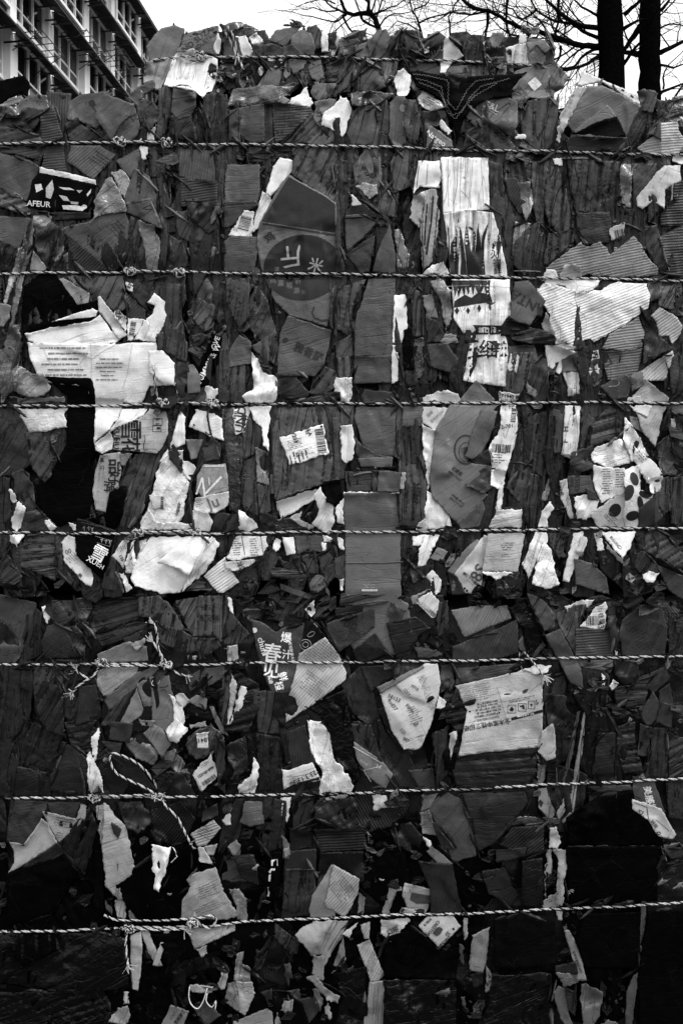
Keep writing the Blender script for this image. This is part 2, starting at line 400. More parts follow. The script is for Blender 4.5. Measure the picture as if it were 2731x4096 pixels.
# ------------------------------------------------------------------ bales
def bale(label,x0,x1,y0,y1,Y0,depth,tone,seed,topbump):
    """packed core: front skin with crushed folds, plus top, sides, back"""
    rnd=random.Random(seed)
    root=bpy.data.objects.new('cardboard_bale',None); C.objects.link(root)
    k=(D+Y0)/D
    X0,X1=(x0-1365.5)*S*k,(x1-1365.5)*S*k; Z1=CZ+(2048-y0)*S*k; Z0=max(0.012,CZ+(2048-y1)*S*k)
    root.location=((X0+X1)/2,Y0+depth/2,Z0)
    tag(root,label,'bale','cardboard bales stacked on each other')
    ph=[(rnd.uniform(4,60),rnd.uniform(4,40),rnd.uniform(0,6),rnd.uniform(0,6)) for _ in range(9)]
    def disp(u,v):
        return sum(tri(u*a/6.3+p+.15*math.sin(v*7+q))*tri(v*b/6.3+q+.2*math.sin(u*5)) *.8/(1+a*.05) for a,b,p,q in ph)
    # build grid shell
    st=.012
    nx=int((X1-X0)/st); nz=int((Z1-Z0)/st); ny=int(depth/.03)
    bm=bmesh.new()
    def sheet(fn,na,nb):
        g=[[bm.verts.new(fn(i/na,j/nb)) for j in range(nb+1)] for i in range(na+1)]
        for i in range(na):
            for j in range(nb): bm.faces.new((g[i][j],g[i+1][j],g[i+1][j+1],g[i][j+1]))
    def rnd_e(u): return 1-min(1,min(u,1-u)/.06)      # roundness near edges
    def front(u,v):
        e=max(rnd_e(u),rnd_e(v))**2
        return (X0+(X1-X0)*u, Y0+.010+.05*e-.007*float(disp(u*3,v*3)), Z0+(Z1-Z0)*v)
    def back(u,v): return (X1-(X1-X0)*u, Y0+depth-.03*max(rnd_e(u),rnd_e(v))**2+.01*float(disp(u*3,v*3)), Z0+(Z1-Z0)*v)
    def top(u,v): 
        return (X0+(X1-X0)*u, Y0+.06+(depth-.09)*v, Z1+.006+topbump*float(disp(u*3,v*3+2))*.6)
    def left(u,v): return (X0+.004-.012*float(disp(u*3+4,v*3)), Y0+depth-.03-(depth-.09)*u, Z0+(Z1-Z0)*v)
    def right(u,v): return (X1-.004+.012*float(disp(u*3+7,v*3)), Y0+.06+(depth-.09)*u, Z0+(Z1-Z0)*v)
    def bot(u,v): return (X0+(X1-X0)*u, Y0+depth-.03-(depth-.09)*v, Z0+.002)
    sheet(front,nx,nz); sheet(back,nx//3,nz//3); sheet(top,nx//2,ny); sheet(left,ny,nz//2); sheet(right,ny,nz//2); sheet(bot,8,4)
    bmesh.ops.remove_doubles(bm,verts=bm.verts,dist=.004)
    bmesh.ops.recalc_face_normals(bm,faces=bm.faces)
    bmesh.ops.translate(bm,verts=bm.verts,vec=-Vector(root.location))
    uvl=bm.loops.layers.uv.new('UVMap')
    for f in bm.faces:
        for l in f.loops: l[uvl].uv=(l.vert.co.z+l.vert.co.y*.3,l.vert.co.x+l.vert.co.y)
    me=bpy.data.meshes.new('packed_core'); bm.to_mesh(me); bm.free()
    o=link('packed_core',me,M_CARD,root); o.color=(lin(tone),.3,0,1)  # core kept near black, the shade of the gaps put into its colour
    return root,(X0,X1,Z0,Z1)
TBY=0.10
bale_low,_=bale('lowest and darkest bale of crushed cardboard, standing on the ground',-420,3150,2392,4660,0,.95,15,11,.01)
bale_mid,_=bale('large middle bale of crushed cardboard, resting on the lowest bale',-330,3060,395,2372,0,.95,17,12,.012)
bale_top,_=bale('small bale of crushed cardboard on top of the stack, against the sky',600,2240,118,372,TBY,.7,22,13,.015)
# crushed layers packed in each bale, under the sheets one can single out; gap shade darkens their colour
def fill(root,x0,x1,y0,y1,n,seed,lo,hi,big=1.,name='crushed_layer',dk=0,tall=0):
    rnd=random.Random(seed); k=0
    cols=max(3,int(math.sqrt(n*(x1-x0)/(y1-y0)*(4.5 if tall else 1.6)))); rows=int(math.ceil(n/cols))
    cw,ch=(x1-x0)/cols,(y1-y0)/rows
    for i in range(cols):
        for j in range(rows):
            if k>=n: return
            k+=1
            cx=x0+(i+.5+rnd.uniform(-.35,.35))*cw; cy=y0+(j+.5+rnd.uniform(-.35,.35))*ch
            w=cw*rnd.uniform(.55,.95)*big; h=ch*rnd.uniform(.6,1.05)*big
            nn=rnd.randint(5,8); rot=rnd.gauss(0,.07 if tall else .25)
            pts=[]
            for q in range(nn):
                a=2*math.pi*(q+rnd.uniform(-.25,.25))/nn; r=rnd.uniform(.75,1.15)
                px,py=w*.62*r*math.cos(a),h*.62*r*math.sin(a)
                pts.append((cx+px*math.cos(rot)-py*math.sin(rot),cy+px*math.sin(rot)+py*math.cos(rot)))
            pts=[(p,min(max(q,y0-30),y1+30)) for p,q in pts]
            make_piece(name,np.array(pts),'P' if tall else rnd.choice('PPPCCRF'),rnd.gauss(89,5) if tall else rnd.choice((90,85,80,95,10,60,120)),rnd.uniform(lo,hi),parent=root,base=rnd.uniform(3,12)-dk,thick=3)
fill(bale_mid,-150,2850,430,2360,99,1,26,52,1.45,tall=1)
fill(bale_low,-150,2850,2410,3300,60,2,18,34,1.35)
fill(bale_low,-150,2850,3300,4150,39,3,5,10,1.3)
fill(bale_top,640,2200,150,370,32,4,22,46,1.4,dk=104)
SHEETS=r"""
a0|F40|12|0,512 150,478 178,520 170,605 120,578 80,605 0,655|dark_board|black board lying on top of the bale at its far left end
a0|C10|125|0,655 80,610 135,600 150,625 40,682 0,684|crumpled_paper|grey crumpled paper edge under the black board at far left
a0|P8|44|0,738 140,714 137,792 60,800 0,798|flattened_box|dark flat cardboard edge below the black board at far left
a0|C30|48|140,700 180,680 265,690 240,750 200,822 150,822|crumpled_card|crumpled dark cardboard lump beside the upright ribbed box at upper left
a0|R88|46|298,575 445,592 430,720 385,862 345,720 300,690|flattened_box|upright dark ribbed cardboard standing at the top left edge of the bale
a0|R8|52|255,710 335,683 392,860 362,888 265,882|flattened_box|brown cardboard with fine horizontal lines above the upper rope at left
a0|P10|66|0,785 240,845 262,885 220,915 0,895|flattened_box|long pleated cardboard strip lying on the second rope at far left
a0|P30|50|415,775 480,745 520,790 600,830 650,820 705,872 470,885 430,840|folded_card|torn folded cardboard under the flap with the goblet symbol
a0|F35|62|440,640 510,600 640,580 700,590 640,640 610,710 640,760 600,795 520,760 480,735 460,760 425,740|flattened_box|smooth cardboard flap printed with a fragile goblet symbol
a0|F40|68|660,592 840,665 872,790 852,850 800,892 700,872 605,740 620,690|flattened_box|broad angled cardboard sheet just left of the hanging rope loop
a0|P12|42|0,918 220,935 262,980 230,1002 90,962 0,962|flattened_box|thin dark cardboard layer right below the second rope at far left
a0|R5|52|290,918 395,912 415,1078 270,1050|flattened_box|dark ribbed cardboard below the second rope beside the tilted printed box
a0|R42|66|450,918 620,918 722,970 585,1122 430,1010|flattened_box|tilted brown cardboard with rows of small print below the second rope
a0|F25|54|0,962 180,1010 248,1050 175,1262 60,1215 0,1170|flattened_box|large plain dark cardboard panel at the far left above the tray
a0|F60|62|735,1010 880,932 930,930 900,1010 850,1060 820,1112 790,1080|flattened_box|plain cardboard wedge hanging below the rope knots at upper left
a0|F70|190|875,922 925,922 915,1002 890,992|paper_scrap|small white paper tab hanging below the knotted rope
a0|C50|125|605,1230 680,1118 720,1180 770,1300 700,1340 615,1300|plastic_film|glossy wrinkled plastic film left of the plain cardboard wedge
a0|C70|140|700,1080 760,1065 822,1130 805,1200 790,1262 750,1200|plastic_film|small shiny plastic wrap piece with white tape marks
a0|F80|60|850,1058 935,1110 990,1280 985,1400 800,1330 790,1250 820,1160|flattened_box|tall plain cardboard panel below the two rope knots
a0|C45|26|830,580 920,515 970,513 965,560 900,600 850,660 795,640|black_cloth|black crumpled rag on the bale top below the white board
a0|C45|26|0,665 120,660 180,600 290,600 300,700 180,690 60,735 0,735|black_cloth|black rag packed between cardboard layers at the upper left corner
a0|C60|50|850,650 910,620 982,680 992,740 940,800 900,780|crumpled_card|dark crumpled cardboard behind the frayed rope end
a0|F65|205|868,882 940,820 982,778 965,886|paper_scrap|small white paper triangle just above the second rope knot
a0|P86|54|1000,562 1040,540 1082,550 1060,720 1032,862 978,862 1000,700|flattened_box|upright cardboard strip with vertical lettering left of the round crumpled ends
a0|C20|64|1090,550 1130,535 1180,540 1225,580 1222,660 1190,722 1120,742 1080,700|folded_card|rounded crumpled box end on the bale top right of the lettered strip
a0|C60|38|1080,735 1200,720 1228,860 1150,872 1085,855|crumpled_card|dark crumpled pocket of cardboard below the rounded box end
a0|P88|36|1225,700 1250,680 1305,830 1300,890 1225,887|folded_card|narrow dark pleated layer left of the tall pleated stack
a0|P88|40|1290,600 1350,590 1420,600 1432,700 1415,892 1330,892 1300,760 1280,680|folded_card|tall dark pleated cardboard stack above the second rope
a0|P88|38|1343,940 1422,950 1412,1320 1360,1340 1345,1150|folded_card|tall dark pleated layer hanging below the second rope
a0|R82|56|1128,940 1342,950 1357,1142 1185,1118 1128,1100|flattened_box|mid brown ribbed cardboard patch below the second rope left of the pleated layer
a0|R8|47|1138,1120 1360,1152 1352,1300 1140,1290|flattened_box|darker ribbed cardboard patch with split creases under the mid brown one
a0|P86|46|985,1040 1040,1040 1048,1232 1000,1222|folded_card|narrow folded cardboard edge beside the hanging plastic thread
a0|P86|42|935,930 986,930 982,1105 945,1105|folded_card|narrow dark folded strip directly below the knotted rope
tb a0|F70|84|925,290 975,222 1015,182 1090,165 1152,182 1145,230 1110,330 1082,378 945,376|flattened_box|rounded grey cardboard flap at the top left corner of the stack
tb a0|C70|92|915,405 950,385 1090,370 1060,440 1010,540 985,560 905,515|flattened_box|wrinkled grey cardboard below the top rope at its left end
tb a0|F20|80|1110,322 1140,290 1165,215 1310,180 1366,168 1368,205 1345,285 1358,342 1230,310|flattened_box|grey cardboard with slanted capital lettering on the top bale
tb a0|P78|242|1082,378 1110,325 1215,303 1245,330 1300,345 1365,372 1370,470 1330,570 1295,580 1270,615 1225,570 1028,535|white_board|large bright white ribbed board hanging under the top rope
tb a0|F80|225|1340,285 1365,205 1385,240 1375,340 1350,330|paper_scrap|narrow white sliver beside the slanted lettering
tb b0|F5|72|0,250 90,245 95,350 0,352|flattened_box|plain grey cardboard square behind the hanging thread on the top bale
tb b0|C5|74|60,195 95,172 175,172 182,222 62,222|flattened_box|small grey box flap with a printed character at the very top left
tb b0|C5|22|0,160 60,142 150,160 205,185 175,180 95,172 60,195 0,200|black_cloth|thin black cover curling over the top edge of the top bale
tb b0|F85|238|80,232 130,222 175,325 160,350 110,350|white_board|small bright white slanted board left on the top bale
tb b0|C50|190|150,235 200,200 245,265 175,280|plastic_film|frayed clear plastic tuft sticking out of the top bale
tb b0|F30|72|290,240 320,195 440,165 462,175 420,235 378,280 270,250|flattened_box|dark flap folded over at the top of the top bale left of centre
tb b0|F75|96|420,235 460,200 500,195 535,215 560,300 555,340 470,335 420,270|flattened_box|lighter grey curled cardboard facing out at the top left of centre
tb b0|P75|60|525,180 570,160 600,200 602,290 570,300 530,220|folded_card|dark folded card edge next to the narrow upright white strip
tb b0|F20|40|408,125 470,140 500,165 370,160 380,150 460,160|cardboard_scrap|thin dark pointed scrap poking into the sky above the top bale
tb b0|F88|238|605,198 645,196 650,322 605,325|white_board|narrow upright white strip on the top bale
tb b0|F65|235|705,215 728,238 690,340 660,355 640,345|white_board|thin white slanted strip right of the upright white strip
tb b0|C30|70|175,290 235,280 260,350 172,350|flattened_box|small grey flap above the top rope right of the white slanted board
tb b0|C20|58|240,280 340,290 375,320 370,352 260,352|crumpled_card|crumpled dark cardboard resting on the top rope at left
tb b0|F20|64|370,290 425,280 470,335 520,352 372,354|flattened_box|smooth grey panel behind the curled cardboard on the top rope
tb b0|C40|44|650,215 700,205 690,300 655,320|crumpled_card|dark crumpled card between the two white strips
tb b0|C12|56|725,245 830,250 800,330 715,345|crumpled_card|stack of thin dark card edges right of the thin white strip
tb b0|F60|82|818,290 900,260 925,300 905,345 880,358 825,355|flattened_box|grey cardboard with rounded side above the top rope at centre
tb b0|P65|66|900,262 960,195 1010,190 1035,235 1000,330 960,365 900,355|flattened_box|tall leaning ribbed cardboard at the centre of the top bale
tb b0|P82|54|1040,230 1080,228 1060,370 1010,368|folded_card|dark folded layer right of the leaning ribbed cardboard
tb b0|C70|52|1120,230 1160,225 1235,340 1150,365|crumpled_card|crumpled dark card printed with one capital letter near the top
tb b0|C8|44|1125,190 1190,192 1230,255 1330,195 1385,240 1310,290 1210,300 1150,215|folded_card|layered dark cardboard edges at the top right of centre
tb b0|F70|240|1355,352 1375,250 1398,225 1495,350 1420,395 1385,450 1350,460|white_board|bright white triangular board crossed by the top rope
tb b0|F20|60|1300,350 1365,318 1358,378 1290,375|flattened_box|small grey corner left of the white triangular board
tb c0|P86|54|178,250 240,225 310,225 318,380 210,380|folded_card|dark pleated cardboard right of the white triangular board
tb c0|C20|40|110,210 215,205 200,310 140,265|crumpled_card|dark crumpled flap above the white triangle's right side
tb c0|C70|235|312,272 350,258 375,290 360,310 312,320|paper_scrap|small bright white torn paper near the top right
tb c0|F70|88|358,250 380,215 440,205 440,240 400,300 372,285|flattened_box|light grey card corner behind the small bright torn paper
tb c0|R86|22|335,300 440,290 435,360 335,360|dark_board|black ribbed panel in the top bale near its right end
tb c0|F5|62|330,365 440,358 442,385 330,385|folded_card|grey card ledge just below the black ribbed panel
tb c0|F88|205|540,215 582,212 585,268 538,275|paper_scrap|upright pale paper strip above the white ribbed board at top right
tb c0|P84|215|455,300 520,280 585,272 606,320 600,402 465,398|white_board|white ribbed board with rounded corner at the top bale's right end
tb c0|F40|98|600,330 640,285 690,290 700,340 690,405 600,400|flattened_box|light grey rounded cardboard at the right end above the top rope
tb c0|C60|50|690,285 740,240 755,330 745,395 700,405|crumpled_card|dark crumpled card corner closing the right end of the top bale
tb c0|C10|24|555,165 660,172 650,210 575,215|black_cloth|black curled scrap sticking up at the right top of the stack
tb c0|F20|76|590,270 690,255 730,300 700,330 650,285 610,320|flattened_box|narrow grey cardboard flap over the rounded light cardboard
tb b0|F80|78|200,545 280,430 350,440 335,530|flattened_box|plain grey corner below the top rope on the left
tb b0|F88|110|370,390 420,400 410,470 385,500 365,470|flattened_box|small lighter cardboard tab below the top rope on the left
tb b0|F30|74|410,375 510,380 480,430 430,460 400,385|flattened_box|grey pointed flap just under the top rope left of the dark hole
tb b0|C30|64|545,400 600,385 612,470 590,510 550,490 525,430|crumpled_card|rounded grey card right of the dark hole in the top bale
tb b0|P10|58|635,400 735,390 730,500 640,510|folded_card|horizontally creased cardboard under the top rope at centre left
tb b0|P65|60|740,390 820,390 800,480 780,570 695,575 700,500|flattened_box|crinkled leaning cardboard under the top rope at centre
tb b0|P88|54|820,400 850,400 870,560 800,575|folded_card|narrow pleated layer at the centre under the top rope
tb b0|C60|58|850,420 930,430 990,440 1000,540 940,575 860,570|crumpled_card|crumpled cardboard mound right of centre under the top rope
tb b0|P82|66|1000,385 1080,390 1060,480 1010,520 985,440|flattened_box|grey cardboard slab left of the tall torn white paper
tb b0|C80|228|1062,490 1085,445 1115,425 1160,470 1158,560 1140,600 1085,605 1068,555|crumpled_paper|torn bright white paper scrap beside the black quilted panel
tb b0|C20|46|1160,390 1300,400 1350,420 1340,470 1180,450|crumpled_card|dark crumpled layer above the black quilted panel
tb c0|C25|62|75,470 115,420 200,415 205,500 170,555 80,470|flattened_box|rounded dark cardboard behind the black quilted panel
tb c0|P85|50|210,420 340,410 345,480 220,480|folded_card|dark pleated strip directly under the top rope at the right
tb c0|F50|84|385,510 420,425 455,430 450,490|flattened_box|small grey upright flap under the top rope at the right
tb c0|F40|78|515,455 570,435 655,420 720,430 742,590 690,620 600,600 495,560|flattened_box|grey cardboard with a light diamond label and stripes at the right
tb c0|C60|56|720,425 770,390 845,485 800,550 740,590|crumpled_card|dark crumpled end of the top bale at its lower right
tb c0|C60|60|495,590 600,605 560,650 500,650|crumpled_card|small crumpled grey flap under the card with the diamond label
b0|C20|30|60,560 180,550 260,540 430,545 330,640 240,650 100,670 20,670|black_cloth|dark shiny layer of film on top of the main bale near the left
b0|C25|215|380,650 400,640 515,545 530,610 555,650 530,672|crumpled_paper|pale torn paper wedge on the bale top left of the tall white scrap
b0|F30|120|325,640 365,598 405,625 380,652|cardboard_scrap|grey card corner beside the pale torn paper wedge
b0|C50|76|560,520 630,530 640,600 590,640 545,580|crumpled_card|curled grey crumple on top of the bale near the centre left
b0|C30|60|640,530 690,530 680,600 640,600|crumpled_card|small dark crumple at the bale top near the centre
b0|F5|58|105,680 240,658 243,880 175,895 95,850 100,760|flattened_box|plain square cardboard panel above the second rope
b0|C88|54|28,700 105,680 95,850 100,893 30,870|folded_card|creased box side left of the plain square panel
b0|P88|42|245,655 300,650 305,895 240,895|folded_card|narrow dark pleated edge between the square panel and the printed box
b0|R5|58|302,640 530,675 545,705 480,765 370,870 320,892|flattened_box|dark box side printed with handling symbols and small boxes
b0|P48|58|370,895 470,800 540,710 590,760 540,830 490,890 420,905|flattened_box|slanted pleated cardboard running down to the second rope
b0|P48|72|490,890 590,770 640,790 700,840 690,880 600,905|flattened_box|wrinkled lighter slanted cardboard under the tall white scrap
b0|C60|110|560,640 700,615 680,660 610,720 590,700|crumpled_paper|grey wrinkled wrapper left of the bright white torn sheet
b0|F60|232|620,705 690,650 722,602 762,612 795,690 765,760 760,810 735,858 700,830 605,785|paper_sheet|bright white torn sheet on top of the bale near the centre
b0|P75|60|770,830 800,720 850,668 905,665 945,690 960,800 950,912 860,905 790,900|flattened_box|large round shouldered folded box above the second rope at centre
b0|P85|46|930,640 1010,610 1030,700 1030,910 965,912 965,760|folded_card|dark vertical folded edges right of the round shouldered box
b0|F85|64|1035,650 1075,608 1125,610 1130,720 1130,890 1090,920 1032,870|flattened_box|tall smooth box side with light dots above the second rope
b0|P75|50|1130,625 1190,640 1222,770 1200,900 1150,880 1128,790|folded_card|dark creased box side right of the tall smooth one
b0|C88|26|790,590 900,575 1050,590 1020,620 930,640 850,665 800,660|black_cloth|black crumpled rag between the top bale and the main bale
b0|C25|150|1205,620 1240,566 1290,590 1340,630 1385,665 1290,700 1225,670|drink_can|crushed can with printed bands beside the black quilted panel
b0|C75|36|1240,700 1330,705 1370,780 1290,790 1250,915 1235,800|crumpled_card|dark crumpled pocket under the crushed can
b0|F40|215|1355,750 1425,822 1400,850 1340,780|paper_scrap|narrow white slip above the grey card with cursive script
b0|F35|110|1270,795 1292,788 1425,885 1430,925 1262,925|printed_card|grey card with white border and cursive script below the crushed can
c0|C40|64|245,665 330,630 450,610 520,640 525,770 495,860 430,810 330,730|flattened_box|wrinkled printed box under the black quilted panel's right wing
c0|F40|60|192,715 240,700 290,730 270,800|cardboard_scrap|small dark flap at the black quilted panel's lower point
c0|F48|64|275,760 320,728 490,890 515,925 470,940 390,935|flattened_box|narrow card strip printed with numbered squares above the second rope
c0|P40|44|225,805 280,800 395,930 340,935 200,860|folded_card|dark folded layer left of the numbered strip
c0|F40|54|190,925 215,845 330,930|flattened_box|dark card corner with capital lettering resting on the second rope
c0|F15|225|512,865 530,840 580,845 575,875|paper_scrap|small white paper bit right of the wrinkled printed box
c0|P85|56|555,730 600,640 650,625 735,610 730,690 700,940 640,935 565,860|flattened_box|upright folded box with dark vertical gap above the second rope
c0|P80|60|705,790 735,640 780,660 785,850 760,935 705,930|folded_card|crinkled upright box edge beside the big white bordered boards
c0|C75|215|790,740 840,770 800,860 790,900 775,880|crumpled_paper|white crumpled sliver left of the fanned boards
c0|F40|200|905,540 935,445 1290,600 1298,660 1240,625 1150,570 1060,515|white_board|long white board behind the dark folder at the upper right
c0|F30|74|845,775 905,650 960,545 1060,543 1180,600 1300,668 1250,780 1210,860 1140,735 1090,740 890,830|dark_folder|large grey folder board with curled corner at the upper right
c0|P68|160|795,720 850,610 905,540 965,545 900,660 845,770 800,840|paper_stack|fan of pale card edges at the left of the dark folder
c0|F35|80|890,815 1085,662 1110,685 1140,735 1020,775 900,830|dark_folder|smaller light grey divider card inside the large folder
c0|F10|14|885,840 1030,770 1145,735 1200,850 1100,865 960,880|dark_folder|black glossy pocket inside the large folder
c0|F8|34|835,890 880,845 1100,862 1205,860 1225,920 1180,950 830,950|dark_folder|dark shiny folder bottom resting on the second rope
c0|P62|40|1215,860 1250,780 1305,655 1370,585 1340,700 1330,830 1250,940|folded_card|dark wrinkled sheet right of the large folder
c0|C60|52|1280,580 1330,565 1400,590 1375,700 1310,680|crumpled_card|dark crumpled top edge right of the large folder
c0|P50|48|1345,830 1480,640 1500,650 1440,770 1380,840|folded_card|narrow grey slat leaning at the upper right edge
c0|P20|24|1500,620 1568,605 1568,760 1450,765|black_cloth|black crumpled sheet at the top right edge of the photo
c0|R5|185|1425,770 1530,762 1540,820 1568,860 1568,910 1540,965 1425,965|flattened_box|pale ribbed cardboard panel at the right edge above the second rope
c0|R12|165|1280,930 1385,845 1425,880 1425,965 1330,960|flattened_box|pale slanted ribbed cardboard left of the ribbed panel at the right edge
c0|F70|58|1340,850 1425,770 1425,880 1385,845|cardboard_scrap|dark triangle between the pale ribbed panels at the right
c0|Q28|10|-138,450 -50,455 105,485 122,510 165,552 188,500 270,483 385,475 515,466 585,452 520,520 485,562 480,600 330,622 240,672 195,735 150,900 132,780 98,735 58,620 -20,580 -95,545|quilted_panel|black quilted fabric panel with chain stitching bent in a V
a1|F8|205|250,-50 360,-28 600,30 607,62 480,40 250,-12|white_board|long thin white rim of the tray picture near the upper left
a1|F12|18|215,30 250,-12 480,40 600,64 585,120 545,235 380,215 300,225 170,190|picture_card|glossy black tray with pictures and slanted capital letters below its white rim
a1|F5|30|360,232 565,235 562,272 355,282|folded_card|dark plain card ledge directly under the glossy picture tray
a1|C30|90|215,262 320,262 300,310 240,370 215,340|plastic_film|glossy printed wrapper under the left corner of the picture tray
a1|P20|60|0,60 130,140 185,215 180,245 0,200|plastic_film|shiny taped cardboard edge at the left edge below the plain panel
a1|F15|62|0,262 60,268 185,275 150,380 120,460 0,405|flattened_box|smooth cardboard at the left edge under the shiny taped one
a1|P60|36|0,412 120,462 85,600 0,600|folded_card|dark folded cardboard at the far left above the third rope
a1|P76|140|115,460 150,450 125,610 60,760 40,860 25,800 55,660 80,600|plastic_film|long strip of glossy film at the left crossing the third rope
a1|P76|60|160,290 215,280 200,470 150,620 110,850 85,960 60,950 100,720 140,480|plastic_film|dark shiny film strip hanging left of the black round folder
a1|C60|52|235,370 330,300 370,330 340,430 300,560 250,520 225,440|crumpled_card|dark wrinkled cardboard above the grey pointed card at left
a1|F45|150|190,600 210,475 295,580 290,605|cardboard_scrap|pale pointed card standing above the black round folder
a1|C60|66|330,520 390,340 410,360 395,490 355,540|plastic_film|narrow shiny fold left of the large creased box
a1|F35|72|320,600 360,540 425,490 470,600|flattened_box|grey triangular card just above the third rope at left
a1|F38|66|395,330 560,300 640,240 780,240 808,300 790,480 700,595 460,420|flattened_box|large creased box panel with faint drawn bridge lines
a1|C35|95|560,300 600,250 600,160 660,40 700,20 780,180 790,230 640,240|plastic_film|large glossy wrapped bundle left of the tall plain panel
a1|R44|42|395,345 700,595 490,602|flattened_box|dark diagonal ribbed cardboard right above the third rope
a1|C20|70|790,175 940,150 1010,330 900,280 840,240|flattened_box|wrinkled lower end of the tall plain panel
a1|P75|50|820,260 880,300 910,440 930,592 805,592 800,500|printed_card|narrow card with slanted printed characters above the rope knots
a1|C78|96|870,290 960,320 1000,420 985,592 930,590 905,440|plastic_film|shiny wrinkled wrapper between the two knots of the third rope
a1|P88|44|1000,60 1040,60 1052,420 1040,560 1000,600 1010,330|folded_card|long vertical dark slat above the third rope
a1|C60|56|1100,230 1190,225 1230,290 1290,370 1260,410 1215,430 1130,380|crumpled_card|crumpled brown cardboard lump above the knots on the third rope
a1|P70|50|1070,380 1150,430 1185,560 1120,580 1070,520|crumpled_card|dark creased cardboard between the rope knot and the crumpled lump
a1|F10|84|1180,460 1260,445 1345,455 1340,505 1210,535|cardboard_scrap|grey torn card above the right knot of the third rope
a1|F20|48|1205,540 1340,505 1320,600 1210,605|flattened_box|dark panel directly above the third rope right of the knot
a1|C50|36|1150,150 1340,170 1370,330 1290,360 1220,280|crumpled_card|dark torn cardboard hollow above the brown lump
b1|F5|66|5,0 20,-60 215,-60 212,90 200,160 5,168|flattened_box|large plain box side left of the tall white card
b1|F8|48|0,168 190,165 205,195 130,225 60,300 0,330|folded_card|dark shaded fold under the large plain box side
b1|F55|225|258,112 300,-55 345,-110 435,-90 420,-20 285,138|white_board|long white pointed card with a jagged printed edge above the dark oval box
b1|C60|205|235,100 285,140 300,230 250,300 175,360 180,290 215,170|printed_card|twisted white printed strip below the long pointed card
b1|F80|215|20,380 120,220 182,232 165,388|shipping_label|white barcode sticker beside the dark oval print
b1|F5|66|0,420 45,385 200,395 195,480 180,600 0,600|flattened_box|smooth grey box side left of the box with the dark oval
b1|F12|78|205,440 225,300 330,100 400,5 620,130 690,180 690,600 235,600|flattened_box|big cardboard box printed with a dark oval and white characters
b1|F12|78|255,655 690,650 690,740 640,950 400,880 310,790|flattened_box|lower half of the oval printed box below the third rope
b1|P60|54|430,-160 560,-190 700,-190 700,180 620,130 430,0|flattened_box|slanted brown box flap below the second rope over the dark oval box
b1|P88|44|690,-100 770,-80 745,200 750,600 695,600|folded_card|long dark pleated box edge right of the oval print
b1|P88|40|655,650 720,650 700,1000 690,1010 660,960|folded_card|pleated edge below the third rope beside the oval print
b1|P80|66|800,-50 880,-160 960,-160 980,0 950,110 880,150 830,80|flattened_box|bulging box side printed with a dark hook shape
b1|C75|130|820,70 860,45 955,60 960,120 900,150|plastic_film|shiny tape patch at the bottom of the bulging box side
b1|F70|200|775,105 800,120 860,190 800,195|paper_scrap|small white wedge under the bulging box side
b1|F10|26|760,235 800,195 870,190 945,245 940,265 760,252|dark_board|black curved flap beside the oval printed box
b1|F25|58|758,255 880,255 945,300 850,400 765,470|flattened_box|grey angled panel right of the pleated edge above the third rope
b1|F30|50|765,500 850,440 935,385 900,600 850,610|flattened_box|dark card with small printed cells above the third rope
b1|P75|56|955,220 1010,40 1060,170 1070,260 1000,245|folded_card|pinched folded box corner near the middle of the bale
b1|P78|60|1040,-80 1100,-160 1170,-150 1165,60 1060,110|flattened_box|folded box with curved print below the second rope left of the white board
b1|F72|64|930,600 965,480 1030,320 1060,500 1062,610|flattened_box|smooth tapering box side above the third rope
b1|P84|84|1060,350 1090,330 1185,580 1085,590|plastic_film|shiny taped vertical strip above the third rope
b1|P70|30|1110,200 1150,140 1240,290 1225,600 1180,580 1120,350|folded_card|black slanted folded strip left of the white shredded sheets
b1|C80|190|1180,130 1250,100 1255,200 1215,330 1155,270|plastic_film|curled glossy grey film beside the black slanted strip
b1|P84|150|1225,350 1255,100 1320,90 1345,250 1300,540 1240,600|paper_sheet|torn white sheets with long vertical dark tears above the third rope
b1|F80|236|1180,120 1210,-90 1345,-90 1352,60 1345,80 1220,70|white_board|white ribbed board left of the tall pepper box
b1|C60|215|1240,620 1290,570 1370,540 1405,620|crumpled_paper|white crumpled wad on the third rope left of the pepper print
c1|P88|242|50,-110 345,-110 355,215 210,230 65,240|white_board|tall bright white ribbed box below the second rope
c1|P88|240|65,240 200,215 375,235 420,380 470,640 110,640 80,330|printed_box|bright white box printed with long dark peppers
c1|P88|236|115,655 480,655 490,880 450,980 470,1100 465,1330 190,1290 230,1050 130,900|printed_box|lower part of the white pepper box with black brushed characters
c1|P86|44|345,-90 430,-60 440,100 410,160 420,230 365,220|folded_card|dark box edge right of the tall white ribbed box
c1|R60|34|455,30 520,20 560,90 605,180 550,245 480,140|dark_board|dark fluted strip beside the tall white ribbed box
c1|C80|84|550,55 610,50 625,180 585,280 560,200|plastic_film|small shiny film piece beside the dark fluted strip
c1|P86|44|430,120 480,140 505,300 500,440 450,450 425,240|folded_card|dark folded strip right of the peppers
c1|P86|88|515,300 610,310 590,420 500,450|plastic_film|patch of shiny tape on dark cardboard right of the peppers
c1|P80|50|500,450 600,330 660,300 690,480 650,600 560,610 510,550|folded_card|narrow folded layers above the third rope right of the peppers
c1|P88|44|620,-80 690,-80 690,300 650,300 625,180|folded_card|tall dark pleated layer in the upper right part of the main bale
c1|P80|52|690,-90 770,-90 830,100 880,320 790,365 730,300 690,200|flattened_box|smooth dark box flap with a pointed lower end at upper right
c1|P86|46|730,370 880,340 900,400 720,560 690,560|folded_card|dark creased card with small characters above the torn pale board
c1|P86|46|845,-100 1165,-80 1170,100 1130,240 910,225 870,100|flattened_box|dark ribbed box with large black characters at the upper right
